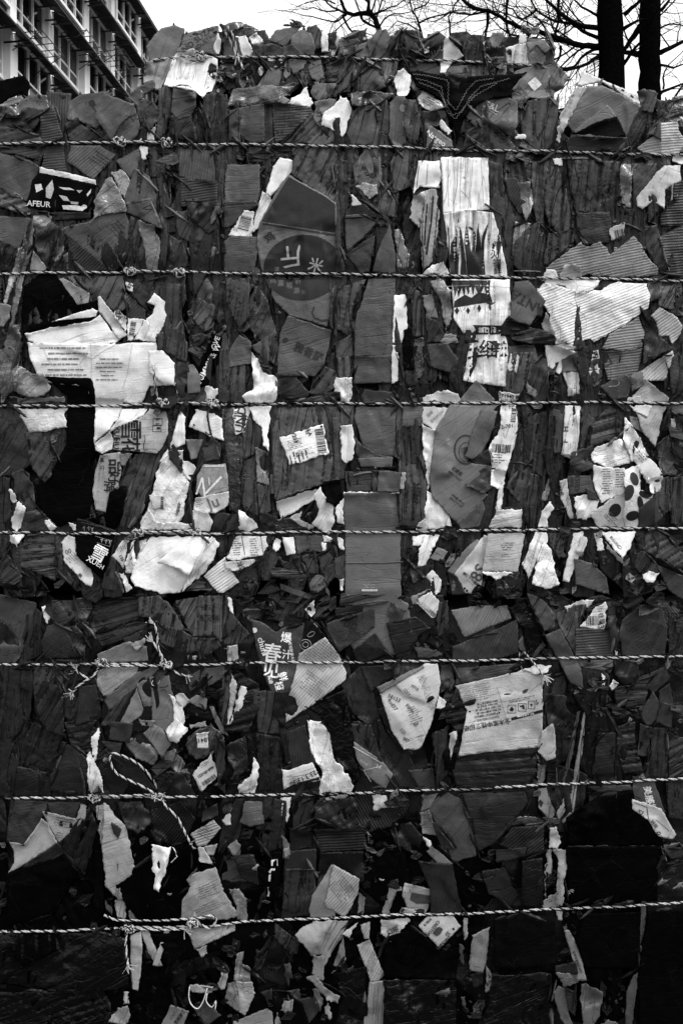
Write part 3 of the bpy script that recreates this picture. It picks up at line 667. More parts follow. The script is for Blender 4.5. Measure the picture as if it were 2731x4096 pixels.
c1|F70|205|750,-105 810,-105 812,-60 760,-65|paper_scrap|small white tab hanging under the second rope at the right
c1|C80|84|1180,-60 1250,-60 1235,200 1185,180 1175,60|plastic_film|shiny tape wrapped edge right of the box with large characters
c1|P48|52|1245,-70 1400,-70 1380,20 1260,150|flattened_box|fan of dark folded sheets at the upper right
c1|F75|185|1275,140 1390,0 1400,-20 1450,-60 1550,-60 1555,20 1520,150 1490,160 1500,60 1450,100 1452,212 1375,160 1310,215 1280,195|cardboard_scrap|pale torn cardboard with curved cut outs at the right edge
c1|F60|215|1495,-130 1568,-120 1568,-70 1500,-85|paper_scrap|small white torn patch at the right edge below the second rope
c1|R5|40|1510,60 1568,40 1568,310 1430,315 1430,240 1500,180|flattened_box|dark ribbed box side at the right edge
c1|F10|34|910,240 1100,235 1110,310 1100,420 960,430 910,320|flattened_box|dark plain hollow panel under the box with large characters
c1|P60|50|1250,330 1400,320 1470,540 1410,590 1320,420|flattened_box|dark slanted box flap above the pale torn board at right
c1|F80|160|1105,340 1200,295 1200,380 1115,410|shipping_label|small sticker with a barcode above the pale torn board
c1|R5|44|1415,400 1568,320 1568,640 1415,615 1470,545|flattened_box|dark ribbed sheets at the right edge above the third rope
c1|R12|125|705,580 930,418 960,450 1050,418 1080,450 1110,500 1260,380 1410,590 1410,625 1230,640 950,630 790,640 700,640|torn_board|large grey torn corrugated board just above the third rope at right
c1|C10|170|795,620 830,560 930,565 930,640 800,645|crumpled_paper|small pale torn flap on the grey corrugated board at the third rope
c1|C20|205|690,640 710,590 770,600 790,645 900,650 1060,655 1000,720 920,740 830,700 700,680|crumpled_paper|crumpled white edge hanging over the third rope at right
c1|R22|228|650,715 690,680 850,715 930,740 1060,720 1160,670 1340,680 1360,760 1345,835 1190,950 1010,1052 985,1025 920,1060 890,1080 770,1030 740,960 720,860 660,760|torn_board|very large white torn corrugated board below the third rope at right
c1|C30|170|680,930 710,860 745,960 765,1020 700,980|crumpled_paper|curled left edge under the large white torn board
c1|C10|160|765,1030 890,1075 915,1090 830,1095 770,1060|crumpled_paper|rolled pale lower lip of the large white torn board
c1|F65|225|700,1070 770,1065 895,1110 850,1180 790,1250 720,1200|cardboard_scrap|bright white torn scrap under the large white torn board
c1|F70|60|515,675 600,668 700,790 640,880 605,937 490,900 495,800|printed_card|dark pointed card with four bold capital letters beside the pepper box
c1|F5|20|440,940 480,885 530,930 620,960 620,1000 430,1005|dark_board|black folded cloth like flap under the four letter card
c1|C5|40|480,1000 620,965 720,985 765,1020 750,1062 620,1050 500,1030|folded_card|dark pointed cardboard fold under the black flap
c1|F75|64|480,1080 630,1070 645,1150 600,1290 470,1240|flattened_box|taped cardboard carrying a sticker that reads 2063
c1|F5|205|470,1185 485,1120 570,1150 550,1215 535,1245 470,1220|shipping_label|white sticker printed with bold digits at the pepper box's lower right
c1|C60|50|1350,660 1430,630 1430,760 1360,790 1350,740|dark_board|black square tape wrapped corner on the third rope at right
c1|P60|62|1420,700 1510,700 1510,840 1420,820|flattened_box|dark smooth flap below the third rope near the right edge
c1|R35|165|1365,880 1420,830 1530,890 1565,950 1550,1000 1500,1060 1480,1010 1415,1010 1400,930|cardboard_scrap|pale torn ribbed card at the right edge below the third rope
c1|R8|130|1060,1090 1100,1000 1290,890 1325,1000 1310,1075 1200,1100|flattened_box|grey ribbed panel below the large white torn board
c1|R8|72|1060,1110 1310,1090 1270,1254 1210,1300 1100,1280|flattened_box|darker ribbed panel under the grey one at the right
c1|P85|52|935,1080 1055,1065 1055,1260 1000,1330 930,1290|printed_card|upright dark card with white outlined brush writing
c1|C60|42|1330,880 1390,920 1410,1010 1500,1080 1320,1180|crumpled_card|dark crumpled cardboard between the pale scrap and the grey panel
c1|R42|175|1270,1254 1500,1100 1510,1130 1450,1290 1280,1290|cardboard_scrap|pale ribbed corner at the right edge above the fourth rope
b1|P75|52|0,650 180,690 100,800 60,760|folded_card|dark folded wedge directly under the third rope at centre left
b1|C60|58|150,800 200,700 260,780 320,1000 250,1060 150,950|flattened_box|crumpled box with a faint square print left of the oval box bottom
b1|P60|52|20,700 100,800 150,950 120,980 30,960|folded_card|dark ribbed folds left of the crumpled box with a square print
b1|P85|64|160,1080 300,1000 345,1100 330,1200 260,1150|folded_card|curved folded cardboard under the square print
b1|F15|62|350,1000 400,890 660,980 620,1170 560,1254 330,1250 340,1130|flattened_box|box panel with tilted black characters above the fourth rope
b1|P84|58|715,720 880,660 800,800 830,960 770,1000 705,960|flattened_box|creased box corner below the third rope left of the dark seam
b1|C60|62|700,1060 790,1000 800,1130 700,1150|flattened_box|smaller creased box side below the creased box corner
b1|P88|60|700,1150 790,1140 790,1330 720,1290|flattened_box|narrow box side above the fourth rope left of the dark seam
b1|F8|62|905,655 1060,655 1060,740 980,790 870,770|flattened_box|square box flap directly under the third rope at centre
b1|F6|64|830,880 870,780 1060,750 1045,970 1045,1125 815,1130 820,950|flattened_box|tall smooth box side below the square flap at centre
b1|F6|60|810,1135 1045,1130 1045,1300 810,1310|flattened_box|lower continuation of the tall smooth box side
b1|F86|235|1060,755 1130,750 1145,940 1105,1060 1048,1055|white_board|narrow white ribbed board standing below the third rope at centre
b1|P88|200|1045,1065 1085,1065 1085,1300 1045,1310|printed_card|thin black and white printed strip below the narrow white board
b1|P86|50|1165,720 1240,740 1245,1000 1180,1010|folded_card|narrow folded card right of the narrow white board
b1|C86|34|1180,1035 1245,1030 1245,1254 1190,1290|plastic_film|dark crinkled film strip left of the dark wedge shaped box
b1|F5|18|1120,980 1165,960 1180,1210 1125,1220|dark_board|black notched board between the white strip and the crinkled film
b1|C60|84|1240,760 1300,750 1330,890 1260,880|crumpled_paper|grey creased tab below the third rope left of the peppers
b1|C80|100|1275,660 1360,655 1420,720 1420,900 1380,980 1350,780|plastic_film|wrinkled grey wrapper left of the pepper tips
b1|C10|100|1345,1040 1380,995 1450,1000 1465,1050 1400,1065|crumpled_paper|grey crumpled knob at the bend of the white pepper box
b1|F50|50|1270,1065 1390,1065 1500,1210 1480,1254 1300,1200|flattened_box|dark ribbed wedge left of the brushed characters
b1|C60|40|1260,890 1340,930 1380,1040 1270,1050|crumpled_card|dark crumpled lump above the dark ribbed wedge
a1|F8|105|0,805 70,820 60,900 20,955 0,950|cardboard_scrap|grey card corner at the far left beside the black round folder
a1|C80|60|60,960 130,940 130,1100 80,1160 30,1100|plastic_film|dark glossy film beside the bottom of the black round folder
a1|P60|60|480,640 770,640 790,840 720,850 650,800 560,790|flattened_box|dark ribbed box just below the third rope left of the small barcode
a1|R50|48|790,740 910,850 905,905 800,890|flattened_box|dark ribbed triangle above the white barcode flap
a1|P60|40|800,650 1030,650 990,760 910,830 840,760|printed_card|dark card with slanted print below the knots of the third rope
a1|F60|190|790,670 835,685 830,735 795,700|shipping_label|tiny barcode sticker under the left knot of the third rope
a1|C40|60|430,640 490,640 550,730 480,690|plastic_film|small shiny film above the grey triangular card
a1|F35|135|365,650 400,645 560,740 555,805 475,815|cardboard_scrap|grey ribbed triangular card over the black round folder
a1|F20|8|150,1000 145,850 160,700 300,590 360,640 480,815 560,800 640,770 635,820 600,855 330,925 170,990|dark_folder|large black rounded folder at the left below the third rope
a1|F15|238|325,922 470,870 580,835 615,850 600,890 480,905|white_board|white pointed sliver across the bottom of the black rounded folder
a1|F20|8|145,940 440,905 600,890 625,870 560,920 330,955 225,985 150,1010|dark_folder|black lower rim strip under the black rounded folder
a1|C10|235|155,995 330,955 560,920 630,875 700,980 800,1000 740,1040 720,1065 580,1155 500,1120 180,1040|white_board|curled white upper layer of the large white box at left
a1|F45|190|615,765 630,758 690,840 800,1000 745,1030 700,960 620,850|printed_card|pale slanted card with letter and number code at the left
a1|P65|205|710,870 740,840 800,890 795,970 790,985|shipping_label|pale sticker with small code letters beside the white box flap
a1|F80|225|805,895 905,905 890,960 830,1035 800,1040|shipping_label|barcode flap at the top of the large white box
a1|F70|240|925,800 968,738 1057,810 1045,880 1020,960 990,1010 960,1030 900,960 920,900 960,870 975,820|white_board|white hook shaped torn board at the left
a1|C70|225|905,905 950,940 980,1045 840,1035|crumpled_paper|white crumpled paper between the hook shaped board and barcode flap
a1|F4|222|170,1050 500,1055 720,1065 830,1050 980,1050 985,1100 1095,1180 1095,1300 1050,1320 940,1320 890,1430 560,1420 560,1330 250,1290 190,1150|white_board|large stained white box panel crossing the fourth rope at left
a1|F3|225|935,1105 1020,1100 1097,1180 1097,1320 1040,1322 940,1240|white_board|flat white panel with a cut corner at the right of the stained white box
a1|P87|48|1050,690 1160,690 1165,780 1080,1000 990,1080 1040,860|folded_card|dark pleated layers right of the white hook shaped board
a1|P82|50|990,1000 1130,950 1170,1050 1170,1170 1000,1090|folded_card|curved folded card edges right of the white hook
a1|C70|54|1235,800 1240,720 1300,650 1350,740 1360,860 1340,900|flattened_box|rounded crumpled box with ribbed corner below the third rope
a1|P60|60|1250,780 1360,830 1330,950 1280,980 1215,900|folded_card|dark fan of thin folded sheets below the third rope
a1|P80|48|1420,650 1560,650 1560,880 1500,960 1430,800|folded_card|tall dark folds below the third rope left of centre
a1|F62|12|1240,1230 1330,1000 1390,1020 1370,1160 1300,1320 1200,1310|printed_card|black slanted card with white capital letters at left centre
a1|C60|20|1200,1000 1330,990 1400,940 1420,960 1380,1010 1220,1050|black_cloth|black crumpled lining above the black lettered card
a1|P88|60|1390,1010 1440,985 1430,1254 1380,1300|folded_card|narrow ribbed strip right of the black lettered card
a1|F10|66|1440,1110 1500,1010 1568,1050 1568,1180 1440,1195|flattened_box|plain pentagonal box flap right of the narrow ribbed strip
a1|C75|62|1120,1180 1180,1180 1215,1254 1110,1254|crumpled_card|dark crumpled corner below the curved folds by the white hook
a2|C70|60|0,0 60,-20 120,40 100,240 40,290 0,260|plastic_film|dark printed wrapper at the left edge above the fourth rope
a2|C40|110|85,150 130,100 200,150 280,160 325,230 270,290 180,300 90,260|plastic_film|crinkled printed film pile above the fourth rope at the left edge
a2|F5|10|285,175 570,187 595,290 600,560 570,700 590,880 560,1040 480,1060 380,1105 260,1030 230,850 320,780 420,600 425,300|dark_board|large pure black sheet at the left crossing the fourth rope
a2|P8|110|60,290 170,300 400,290 415,330 80,335|plastic_film|flat printed film edge lying on the fourth rope at left
a2|F5|190|110,365 430,368 405,400 425,485 180,518 140,450|plastic_film|pale folded film with dark stripe below the fourth rope at left
a2|C60|40|0,370 100,370 170,500 200,700 100,790 0,780|crumpled_card|large crumpled dark cardboard at the left edge below the fourth rope
a2|P62|50|160,520 260,515 355,665 320,700 320,780 280,830 210,740 190,680|flattened_box|dark pointed fan of ribbed cardboard over the black sheet
a2|C80|44|80,780 150,750 210,860 230,1000 180,1025 100,900|crumpled_card|dark crumpled cardboard column left of the black sheet
a2|P86|40|0,800 60,810 75,1060 0,1085|folded_card|dark flat cardboard at the left edge above the fifth rope
a2|F75|205|62,870 95,900 110,945 85,960 65,930|paper_scrap|thin white tear at the left edge
a2|C80|225|75,1050 120,950 165,990 165,1090 110,1140 75,1110|paper_scrap|white torn paper at the left just above the fifth rope
a2|C70|225|62,1160 155,1158 110,1240 52,1200|paper_scrap|white torn paper at the left just below the fifth rope
a2|C20|58|165,1020 250,1010 340,1090 345,1130 140,1130|crumpled_card|dark crumpled cardboard resting on the fifth rope at left
a2|C40|215|280,1065 310,1060 358,1110 320,1140|paper_scrap|small white crumpled tip above the fifth rope at left
a2|F60|225|430,1080 478,1095 478,1135 455,1125|paper_scrap|tiny white curved tip touching the fifth rope at left
a2|F5|150|600,290 780,300 770,340 760,400 740,445 720,450 690,520 590,575 600,460|white_board|lower tongue of the stained white box below the fourth rope
a2|F85|222|600,355 765,360 740,440 715,450 690,500 610,560 592,590|white_board|white torn tongue of board just below the fourth rope
a2|F25|225|765,372 925,368 900,412 690,515 700,490 740,440|white_board|white folded corner above the box with large rotated characters
a2|F4|172|715,490 900,415 940,368 1040,385 1055,440 1050,540 1020,610 985,650 710,622|printed_box|pale grey box side with large rotated black characters and a snowflake
a2|C40|222|592,590 690,510 712,560 705,620 640,650 600,630|white_board|white curled fold left of the large rotated characters
a2|F85|150|630,660 755,640 760,760 740,860 690,900 668,1020 600,1000 580,890 600,760|printed_box|tall pale strip with rotated black characters standing left of the pleated dark box
a2|F20|110|755,650 830,650 780,730 755,720|printed_card|small patterned corner under the box with the snowflake
a2|C40|44|780,740 850,660 850,760 830,860 760,850|crumpled_card|dark crumpled card right of the tall strip with rotated characters
a2|P70|52|850,660 990,650 1040,560 1075,540 1060,640 980,760 900,1000 830,1110 760,1100 770,1000 830,860|flattened_box|long dark curved pleated box in the left centre
a2|F5|8|690,900 760,860 790,900 760,1040 720,1130 560,1060 640,1025 670,1020|dark_board|black board below the tall strip of rotated characters
a2|F20|26|490,1060 720,1135 700,1240 560,1230 480,1180|printed_card|black card printed with pale handling symbols at the fifth rope
a2|F88|225|1000,700 1070,590 1130,380 1095,205 1138,212 1100,330 1165,420 1160,590 1060,630 1040,720|white_board|tall white board edge below the fourth rope knot
a2|C60|222|985,760 1050,630 1150,625 1120,720 1190,830 1150,1040 1110,1110 950,1100 930,1000 970,830|plastic_film|white plastic mailing bag with a small barcode above the fifth rope
a2|F80|190|935,910 1030,905 1040,1000 955,1000|shipping_label|small barcode label on the white mailing bag
a2|C60|230|930,990 1000,1080 1210,1090 1210,1130 870,1130 880,1090|plastic_film|white crumpled plastic lying on the fifth rope at left
a2|F60|110|1165,560 1275,560 1235,680 1200,690|cardboard_scrap|grey triangular card below the white printed picture
a2|F20|236|1185,480 1225,372 1330,398 1395,430 1405,570 1310,540|paper_sheet|white slanted sheet behind the hanging rope end
a2|F88|230|1290,225 1368,240 1350,330 1285,320|shipping_label|white square label above the fourth rope behind the knot
a2|F75|84|1180,105 1215,100 1255,180 1250,260 1180,270|dark_board|grey pentagonal card left of the black lettered card
a2|C75|44|1100,100 1175,90 1180,190 1140,290 1100,210|crumpled_card|dark crumpled corner right of the white cut corner panel
a2|F75|210|1145,760 1145,640 1110,680 1195,710 1230,740 1200,830|paper_sheet|white curved printed sheet left of the dangling rope
a2|F70|150|1270,720 1415,712 1430,790 1435,880 1280,930 1230,880 1235,790|printed_box|grey rounded box with white triangular lines and large letters
a2|F20|205|1225,930 1435,885 1430,975 1350,1025 1215,1005|printed_box|pale lower part of the rounded box with outlined letters
a2|P80|205|1205,1008 1300,1015 1335,1080 1310,1140 1220,1125|white_board|white ribbed board directly above the fifth rope beside the dangling rope
a2|P60|46|1350,1025 1500,1030 1515,1130 1340,1130|flattened_box|dark taped flap on the fifth rope below the outlined letters
a2|P88|46|1400,380 1470,370 1530,640 1500,760 1430,700 1405,560|plastic_film|dark shiny printed film below the fourth rope
a2|F86|215|1470,370 1568,360 1568,380 1530,520 1475,530|shipping_label|white sticker with rotated capital letters below the fourth rope
a2|C85|28|1430,700 1500,690 1510,900 1500,1020 1440,1000|plastic_film|black crinkled film strip with a small circle mark
a2|P86|54|1380,0 1435,0 1445,330 1370,320|flattened_box|narrow dark ribbed side above the fourth rope
a2|P86|60|1440,110 1540,90 1540,250 1520,330 1450,320|flattened_box|taped grey box side with a faint round print above the fourth rope
a2|C50|62|1150,290 1280,230 1290,320 1240,340|crumpled_card|dark crumple on the fourth rope left of the square label
a2|F30|50|1275,620 1340,560 1390,600 1370,680 1290,690|printed_card|dark card with wavy lines under the white slanted sheet
b2|C82|236|160,10 210,60 240,140 305,160 330,190 320,300 300,330 140,330 105,290 180,240 175,120|crumpled_paper|tall crumpled bright white paper above the fourth rope at centre left
b2|F70|236|150,360 290,352 285,430 270,500 275,640 240,600 235,490 180,440|paper_sheet|long white torn paper hanging below the fourth rope
b2|P86|52|110,400 200,460 240,520 200,640 120,680|folded_card|dark curved card left of the long white torn paper
b2|P88|54|100,700 185,680 205,1040 120,990 100,900|flattened_box|tall dark box side with round lower end at centre left
b2|C85|120|190,610 270,640 280,850 200,830|plastic_film|wrinkled clear film patch at centre left
b2|F88|100|285,780 318,780 312,905 285,900|cardboard_scrap|narrow grey upright card left of the big labelled box
b2|P86|58|200,850 280,850 285,1000 220,1050|folded_card|dark creased card under the clear film patch
b2|P80|62|300,370 700,360 730,430 745,800 610,835 320,940 300,700|flattened_box|big ribbed box carrying a large shipping label at centre
b2|F14|232|342,545 615,462 652,650 405,722|shipping_label|large tilted white shipping label with barcode at the centre
b2|P88|56|675,430 720,430 740,800 690,800|folded_card|dark pleated side strip right of the large shipping label
b2|P88|60|735,355 800,355 800,465 725,470|flattened_box|small taped box end above the crumpled white strip
b2|C86|205|720,480 795,467 810,560 800,680 760,712 735,690|crumpled_paper|crumpled white vertical strip right of the large shipping label
b2|C88|205|678,220 700,170 798,172 795,240 780,325 722,325 715,265 680,260|plastic_film|white crumpled plastic tab hanging above the fourth rope at centre
b2|C20|50|325,150 420,150 525,260 510,290 400,300 330,280|crumpled_card|dark crumpled cardboard roll above the fourth rope
b2|C10|56|370,320 640,285 645,325 380,328|printed_card|flattened dark edge with loops lying on the fourth rope
b2|P50|58|560,200 630,110 700,150 690,230 620,270 530,270|flattened_box|dark angled ribbed box above the fourth rope at centre
b2|F10|36|620,270 715,265 715,300 640,320|cardboard_scrap|small black flap left of the white plastic tab
b2|F3|52|865,285 880,248 1050,265 1068,325 870,325|dark_board|dark smooth curled flap lying on the fourth rope right of centre
b2|F20|62|830,362 1065,362 1060,660 990,665 870,600 815,420|flattened_box|large smooth box face with ragged lower edge right of centre
b2|F20|56|815,545 860,600 990,665 1045,670 1040,715 870,705 830,660|folded_card|torn under layer below the smooth ragged box face
b2|F5|70|840,680 1040,675 1040,735 860,730|flattened_box|narrow horizontal box ledge below the ragged box face
b2|C10|52|755,765 910,770 915,880 770,888|flattened_box|creased small box end above the smooth tall carton
b2|C75|46|925,760 1025,765 980,870 930,885|flattened_box|dark crushed box corner above the smooth tall carton
b2|F86|230|745,890 1090,888 1090,900 745,908|paper_sheet|thin white upper edge of the smooth tall carton
b2|F4|74|742,905 1092,893 1095,1050 1098,1560 1145,1590 1165,1750 1130,1905 830,1900 765,1800 760,1600 755,1130 745,1080|smooth_carton|smooth grey carton standing across the fifth rope at centre
b2|P88|58|1075,360 1125,365 1090,680 1060,660|folded_card|dark pleated strip right of the smooth ragged box face
b2|F5|68|1120,362 1235,355 1228,475 1115,475|flattened_box|square flap with a creased lower edge below the fourth rope
b2|P88|60|1100,480 1225,480 1255,800 1255,1000 1240,1110 1100,1090 1090,700|flattened_box|tall box side printed with vertical rows of characters
b2|F88|150|1105,768 1135,768 1118,875 1092,870|paper_scrap|tiny dotted white tag on the box with vertical characters
b2|F3|60|970,760 1095,770 1085,885 960,880|printed_card|dark card with a printed grid above the smooth carton
b2|F40|175|1240,355 1400,360 1320,515 1240,460|paper_sheet|pale paper with slanted fine print right of centre
b2|C70|232|1235,460 1330,510 1400,560 1410,640 1435,700 1415,780 1320,795 1270,880 1255,700 1240,600|crumpled_paper|crumpled white paper between the character box and the round stamp
b2|P82|230|1265,880 1300,900 1390,1010 1420,1110 1260,1130 1250,1060|paper_sheet|white folded paper strip above the fifth rope right of centre
b2|C30|228|1215,1080 1250,1055 1260,1130 1195,1130|crumpled_paper|small white curl on the fifth rope right of centre
b2|C5|200|1240,300 1330,255 1390,250 1450,270 1490,325 1240,325|crumpled_paper|white crumpled bow shape lying on the fourth rope
c2|F38|82|20,510 110,350 410,350 340,420 250,560 210,700 350,720 220,850 340,900 165,1095 0,920 -20,800|stamped_board|smooth grey board with a round dark emblem right of centre
c2|F48|84|180,305 270,195 380,310 370,325 185,325|flattened_box|smooth grey point above the fourth rope over the emblem board
c2|F60|70|260,500 300,380 400,390 370,500 300,650 250,680 205,665|cardboard_scrap|torn grey card overlapping the round emblem
c2|C40|50|250,700 350,620 370,700 330,725|crumpled_card|small crumpled card at the right of the round emblem
c2|C30|48|215,850 260,760 360,730 360,860 320,895|crumpled_card|dark crumpled square below the round emblem
c2|P80|40|330,940 360,860 415,880 395,1000 370,1110 290,1110 280,1030|folded_card|dark folded block left of the pale sticker strip
c2|F60|70|170,1095 300,950 320,1000 285,1100 180,1125|flattened_box|plain dark corner below the emblem board
c2|P80|215|430,345 520,345 530,500 480,700 460,760 365,740 355,600 420,480|shipping_label|long pale strip of barcode stickers crossing the right centre
c2|F80|225|365,750 460,750 430,880 362,850|shipping_label|blank white lower part of the barcode sticker strip
c2|P78|210|410,880 450,800 440,900 430,1005 395,1005|paper_sheet|thin white stripe below the barcode sticker strip
c2|P80|64|440,250 490,20 625,20 600,170 545,270|flattened_box|taped dark box above the barcode strip
c2|F84|215|418,255 545,275 520,325 412,325|shipping_label|barcode sticker end touching the fourth rope from above
c2|C70|48|600,60 720,60 740,320 640,320 590,200|crumpled_card|dark crumpled vertical mass above the fourth rope at right
c2|C60|100|590,200 650,260 640,300 580,270|plastic_film|small shiny film above the fourth rope at the right
c2|P82|44|540,480 650,400 620,700 520,720 500,640|flattened_box|dark faceted card right of the barcode strip
c2|P76|52|510,720 615,710 600,900 540,950 470,860|flattened_box|dark smooth facet with a light top edge right of the barcode strip
c2|P86|40|650,400 730,380 740,700 700,800 620,760|crumpled_card|dark crinkled vertical layers right of centre
c2|P84|44|610,780 700,800 690,1000 640,1110 580,1110 590,900|folded_card|dark tall facets above the fifth rope right of centre
c2|P10|205|395,1005 565,1000 565,1110 350,1115|paper_stack|stack of pale ribbed board lying above the fifth rope
c2|F85|120|680,930 730,800 735,880 700,950|plastic_film|grey film triangle near the thin dark seam
c2|C70|225|680,1010 740,950 755,1000 720,1050 715,1115 660,1115|crumpled_paper|white twisted paper standing on the fifth rope
c2|P88|190|810,140 912,130 918,275 845,290 840,215|flattened_box|pale ribbed box edge above the fourth rope
c2|F30|60|815,60 900,15 915,125 820,135|printed_card|dark ribbed flap under the white torn scrap
c2|P84|52|760,380 815,390 800,640 760,640|folded_card|dark strip with letters left of the pale ruled board
c2|P88|200|828,350 925,350 915,500 900,665 805,655 820,480|white_board|pale ruled board with dark letters below the fourth rope at right
c2|F3|225|800,650 900,662 895,678 800,668|paper_scrap|thin white bottom edge of the pale ruled board
c2|P70|46|930,370 1010,440 990,520 940,600 920,640|crumpled_card|dark creased card right of the pale ruled board
c2|P20|54|1000,470 1100,360 1150,360 1190,500 1150,540 990,600|flattened_box|dark fan of flattened sheets below the fourth rope at right
c2|C20|50|870,650 1000,600 1000,740 850,780|crumpled_card|dark folded sheets left of the white printed bag
c2|F4|56|850,795 980,790 1000,880 860,900|printed_card|dark box end printed with a five digit number
c2|P72|190|790,820 840,808 850,900 885,1050 860,1060 800,930|printed_card|narrow pale slanted strip with characters at the right
c2|C60|225|880,920 970,905 1040,940 1010,1030 960,1070 900,1060|paper_stack|stack of white crumpled booklets above the fifth rope
c2|F60|48|960,870 1040,900 1030,940 980,935|folded_card|dark card corner over the white booklets
c2|C20|235|990,660 1020,610 1180,560 1230,600 1240,700 1100,740 1010,710|plastic_film|bright white bulging plastic bag at the right
c2|P70|225|1200,420 1260,500 1300,550 1350,660 1330,700 1240,700 1190,560|plastic_film|white twisted neck of the plastic bag at the right
c2|F65|215|1005,720 1200,740 1200,900 1050,960 1010,850|printed_sheet|white printed page with rows of characters at the right
c2|F60|205|1260,600 1400,720 1440,800 1420,890 1340,830 1260,700|printed_sheet|slanted white page with text columns at the right
c2|F60|190|980,1030 1200,870 1240,760 1300,780 1290,900 1200,1110 1030,1110|printed_sheet|pale bag with dark oval pictures above the fifth rope at right
c2|F70|205|1200,750 1290,720 1300,880 1380,900 1340,990 1280,1110 1200,1110|plastic_film|shiny pale wrapping with dark ovals at the right
c2|C60|220|1340,800 1440,790 1420,890 1370,900|crumpled_paper|white curled corner at the right above the small dark frame
c2|F50|40|1300,1000 1400,910 1380,1090 1290,1110|printed_card|dark card with thin frame lines above the fifth rope at right
c2|F50|76|1235,420 1340,440 1310,510 1250,480|printed_card|small grey card with round symbols below the fourth rope at right
c2|F60|160|1270,390 1310,510 1390,610 1440,400 1465,350 1350,350|paper_sheet|grid lined paper below the fourth rope at right
c2|F12|195|1230,345 1370,350 1345,425 1250,380|paper_sheet|small grid paper corner touching the fourth rope
c2|F30|165|1250,290 1340,190 1480,300 1475,325 1250,325|cardboard_scrap|grey pointed card above the fourth rope at right
c2|F20|190|1225,295 1300,290 1310,325 1215,322|paper_sheet|grid lined paper end just above the fourth rope
c2|C40|110|1230,160 1310,140 1330,200 1250,260|crumpled_paper|grey crumpled piece left of the pale ribbed corner
c2|F60|62|1055,230 1200,150 1240,200 1215,290 1130,305|flattened_box|dark printed box end with a curved stroke above the fourth rope
c2|P80|48|1480,80 1535,20 1568,60 1568,280 1500,270|flattened_box|dark box side at the right edge above the fourth rope
c2|F20|56|1500,350 1568,350 1568,420 1500,400|flattened_box|small plain dark end at the right edge below the fourth rope
c2|C80|42|1400,600 1480,540 1540,700 1520,780 1430,780|plastic_film|black film wrapped lump at the right edge
c2|P86|54|1390,820 1480,800 1480,1000 1385,1090|flattened_box|dark flat layers at the right edge above the fifth rope
c2|P86|50|1490,810 1568,800 1568,1090 1490,1080|flattened_box|dark upright sheets at the far right edge above the fifth rope
c2|F88|160|1490,430 1520,430 1515,490 1490,485|paper_scrap|tiny pale tag at the right edge below the fourth rope
b2|F14|228|320,950 570,870 580,930 345,1065|crumpled_paper|white flattened paper bag under the big labelled box
b2|C60|200|560,900 600,855 640,950 700,1000 690,1070 655,1155 550,1100 590,1010|paper_sheet|pale pointed folded sheets above the fifth rope
b2|F75|18|620,830 720,820 735,950 700,970 640,950|dark_board|black film pocket under the labelled box
b2|F80|225|690,990 742,930 745,1080 755,1110 700,1070|paper_sheet|white wedge left of the smooth carton
b2|C10|30|325,1060 480,1060 560,1130 320,1130|black_cloth|black rag above the fifth rope under the paper bag
b2|C40|180|400,1050 480,1010 470,1060 560,1110 520,1130|crumpled_paper|pale crumples above the black rag
b2|C70|225|90,1000 200,1090 205,1115 150,1140 90,1130|crumpled_paper|white crumpled paper on the fifth rope at centre left
b2|C40|44|220,1020 320,1050 310,1100 230,1090|crumpled_card|small dark crumple above the fifth rope at centre left
a3|P4|56|75,150 150,130 170,70 340,60 345,345 130,255 90,220|flattened_box|dark rounded stack of flattened boxes under the fifth rope at left
a3|P40|44|0,170 60,200 135,320 100,370 0,360|folded_card|dark folds at the left edge below the fifth rope
a3|P88|44|0,60 55,70 40,170 0,180|folded_card|small dark flap at the left edge right under the fifth rope
a3|F60|185|385,110 430,60 475,80 475,150 520,230 570,260 585,330 572,388 500,340 410,240|paper_sheet|curved pale printed paper left of the black carton with white characters
a3|P70|42|350,80 385,70 400,250 510,400 480,415 370,290|folded_card|dark curved layer left of the curved pale printed paper
a3|F60|8|480,70 720,60 690,180 640,330 560,260 490,190|printed_card|black carton with a white outlined character and capital letters under the fifth rope
a3|F60|195|700,195 770,95 800,110 775,275 740,230|printed_card|pale triangular card with a three digit number under the fifth rope
a3|P80|44|640,380 700,200 755,280 740,430 680,400|crumpled_card|dark crumpled column beside the pale triangular card
a3|C60|205|745,300 780,300 830,400 790,425 775,350|crumpled_paper|small white crumple at the lower left of the big white envelope
a3|F30|232|820,330 850,230 900,130 940,80 1300,75 1250,250 1130,425 1000,430 900,400 840,370|paper_sheet|big white envelope with rounded bottom under the fifth rope
a3|F40|225|1180,75 1310,75 1250,210 1180,320 1130,280 985,235|white_board|white overlapping sheet on the right of the big white envelope
a3|P60|205|1290,100 1330,70 1378,125 1340,220 1250,330 1140,420 1170,360|paper_stack|pale layered sheets at the right of the big white envelope
a3|C75|205|780,240 840,110 930,85 850,230 820,300 790,300|plastic_film|clear crumpled wrap at the left of the big white envelope
a3|P5|66|1180,400 1260,330 1330,400 1320,410 1170,412|flattened_box|dark card edge stack below the pale layered sheets
a3|R35|218|1277,320 1415,198 1430,260 1500,360 1400,425 1370,425|white_board|white ribbed board corner right of the big white envelope
a3|C30|38|520,410 640,400 640,450 590,480 540,460|crumpled_card|crumpled black card on the bale seam at left
b3|F4|210|15,215 70,70 260,70 270,130 235,190 60,225|printed_sheet|white printed sheet in columns hanging below the fifth rope
b3|F12|195|0,235 180,215 200,225 150,260 60,290 0,270|printed_card|pale strip with one brushed character under the printed column sheet
a3|F70|60|0,440 225,495 225,525 150,780 100,860 0,860|flattened_box|large dark smooth box corner at the left edge of the lower bale
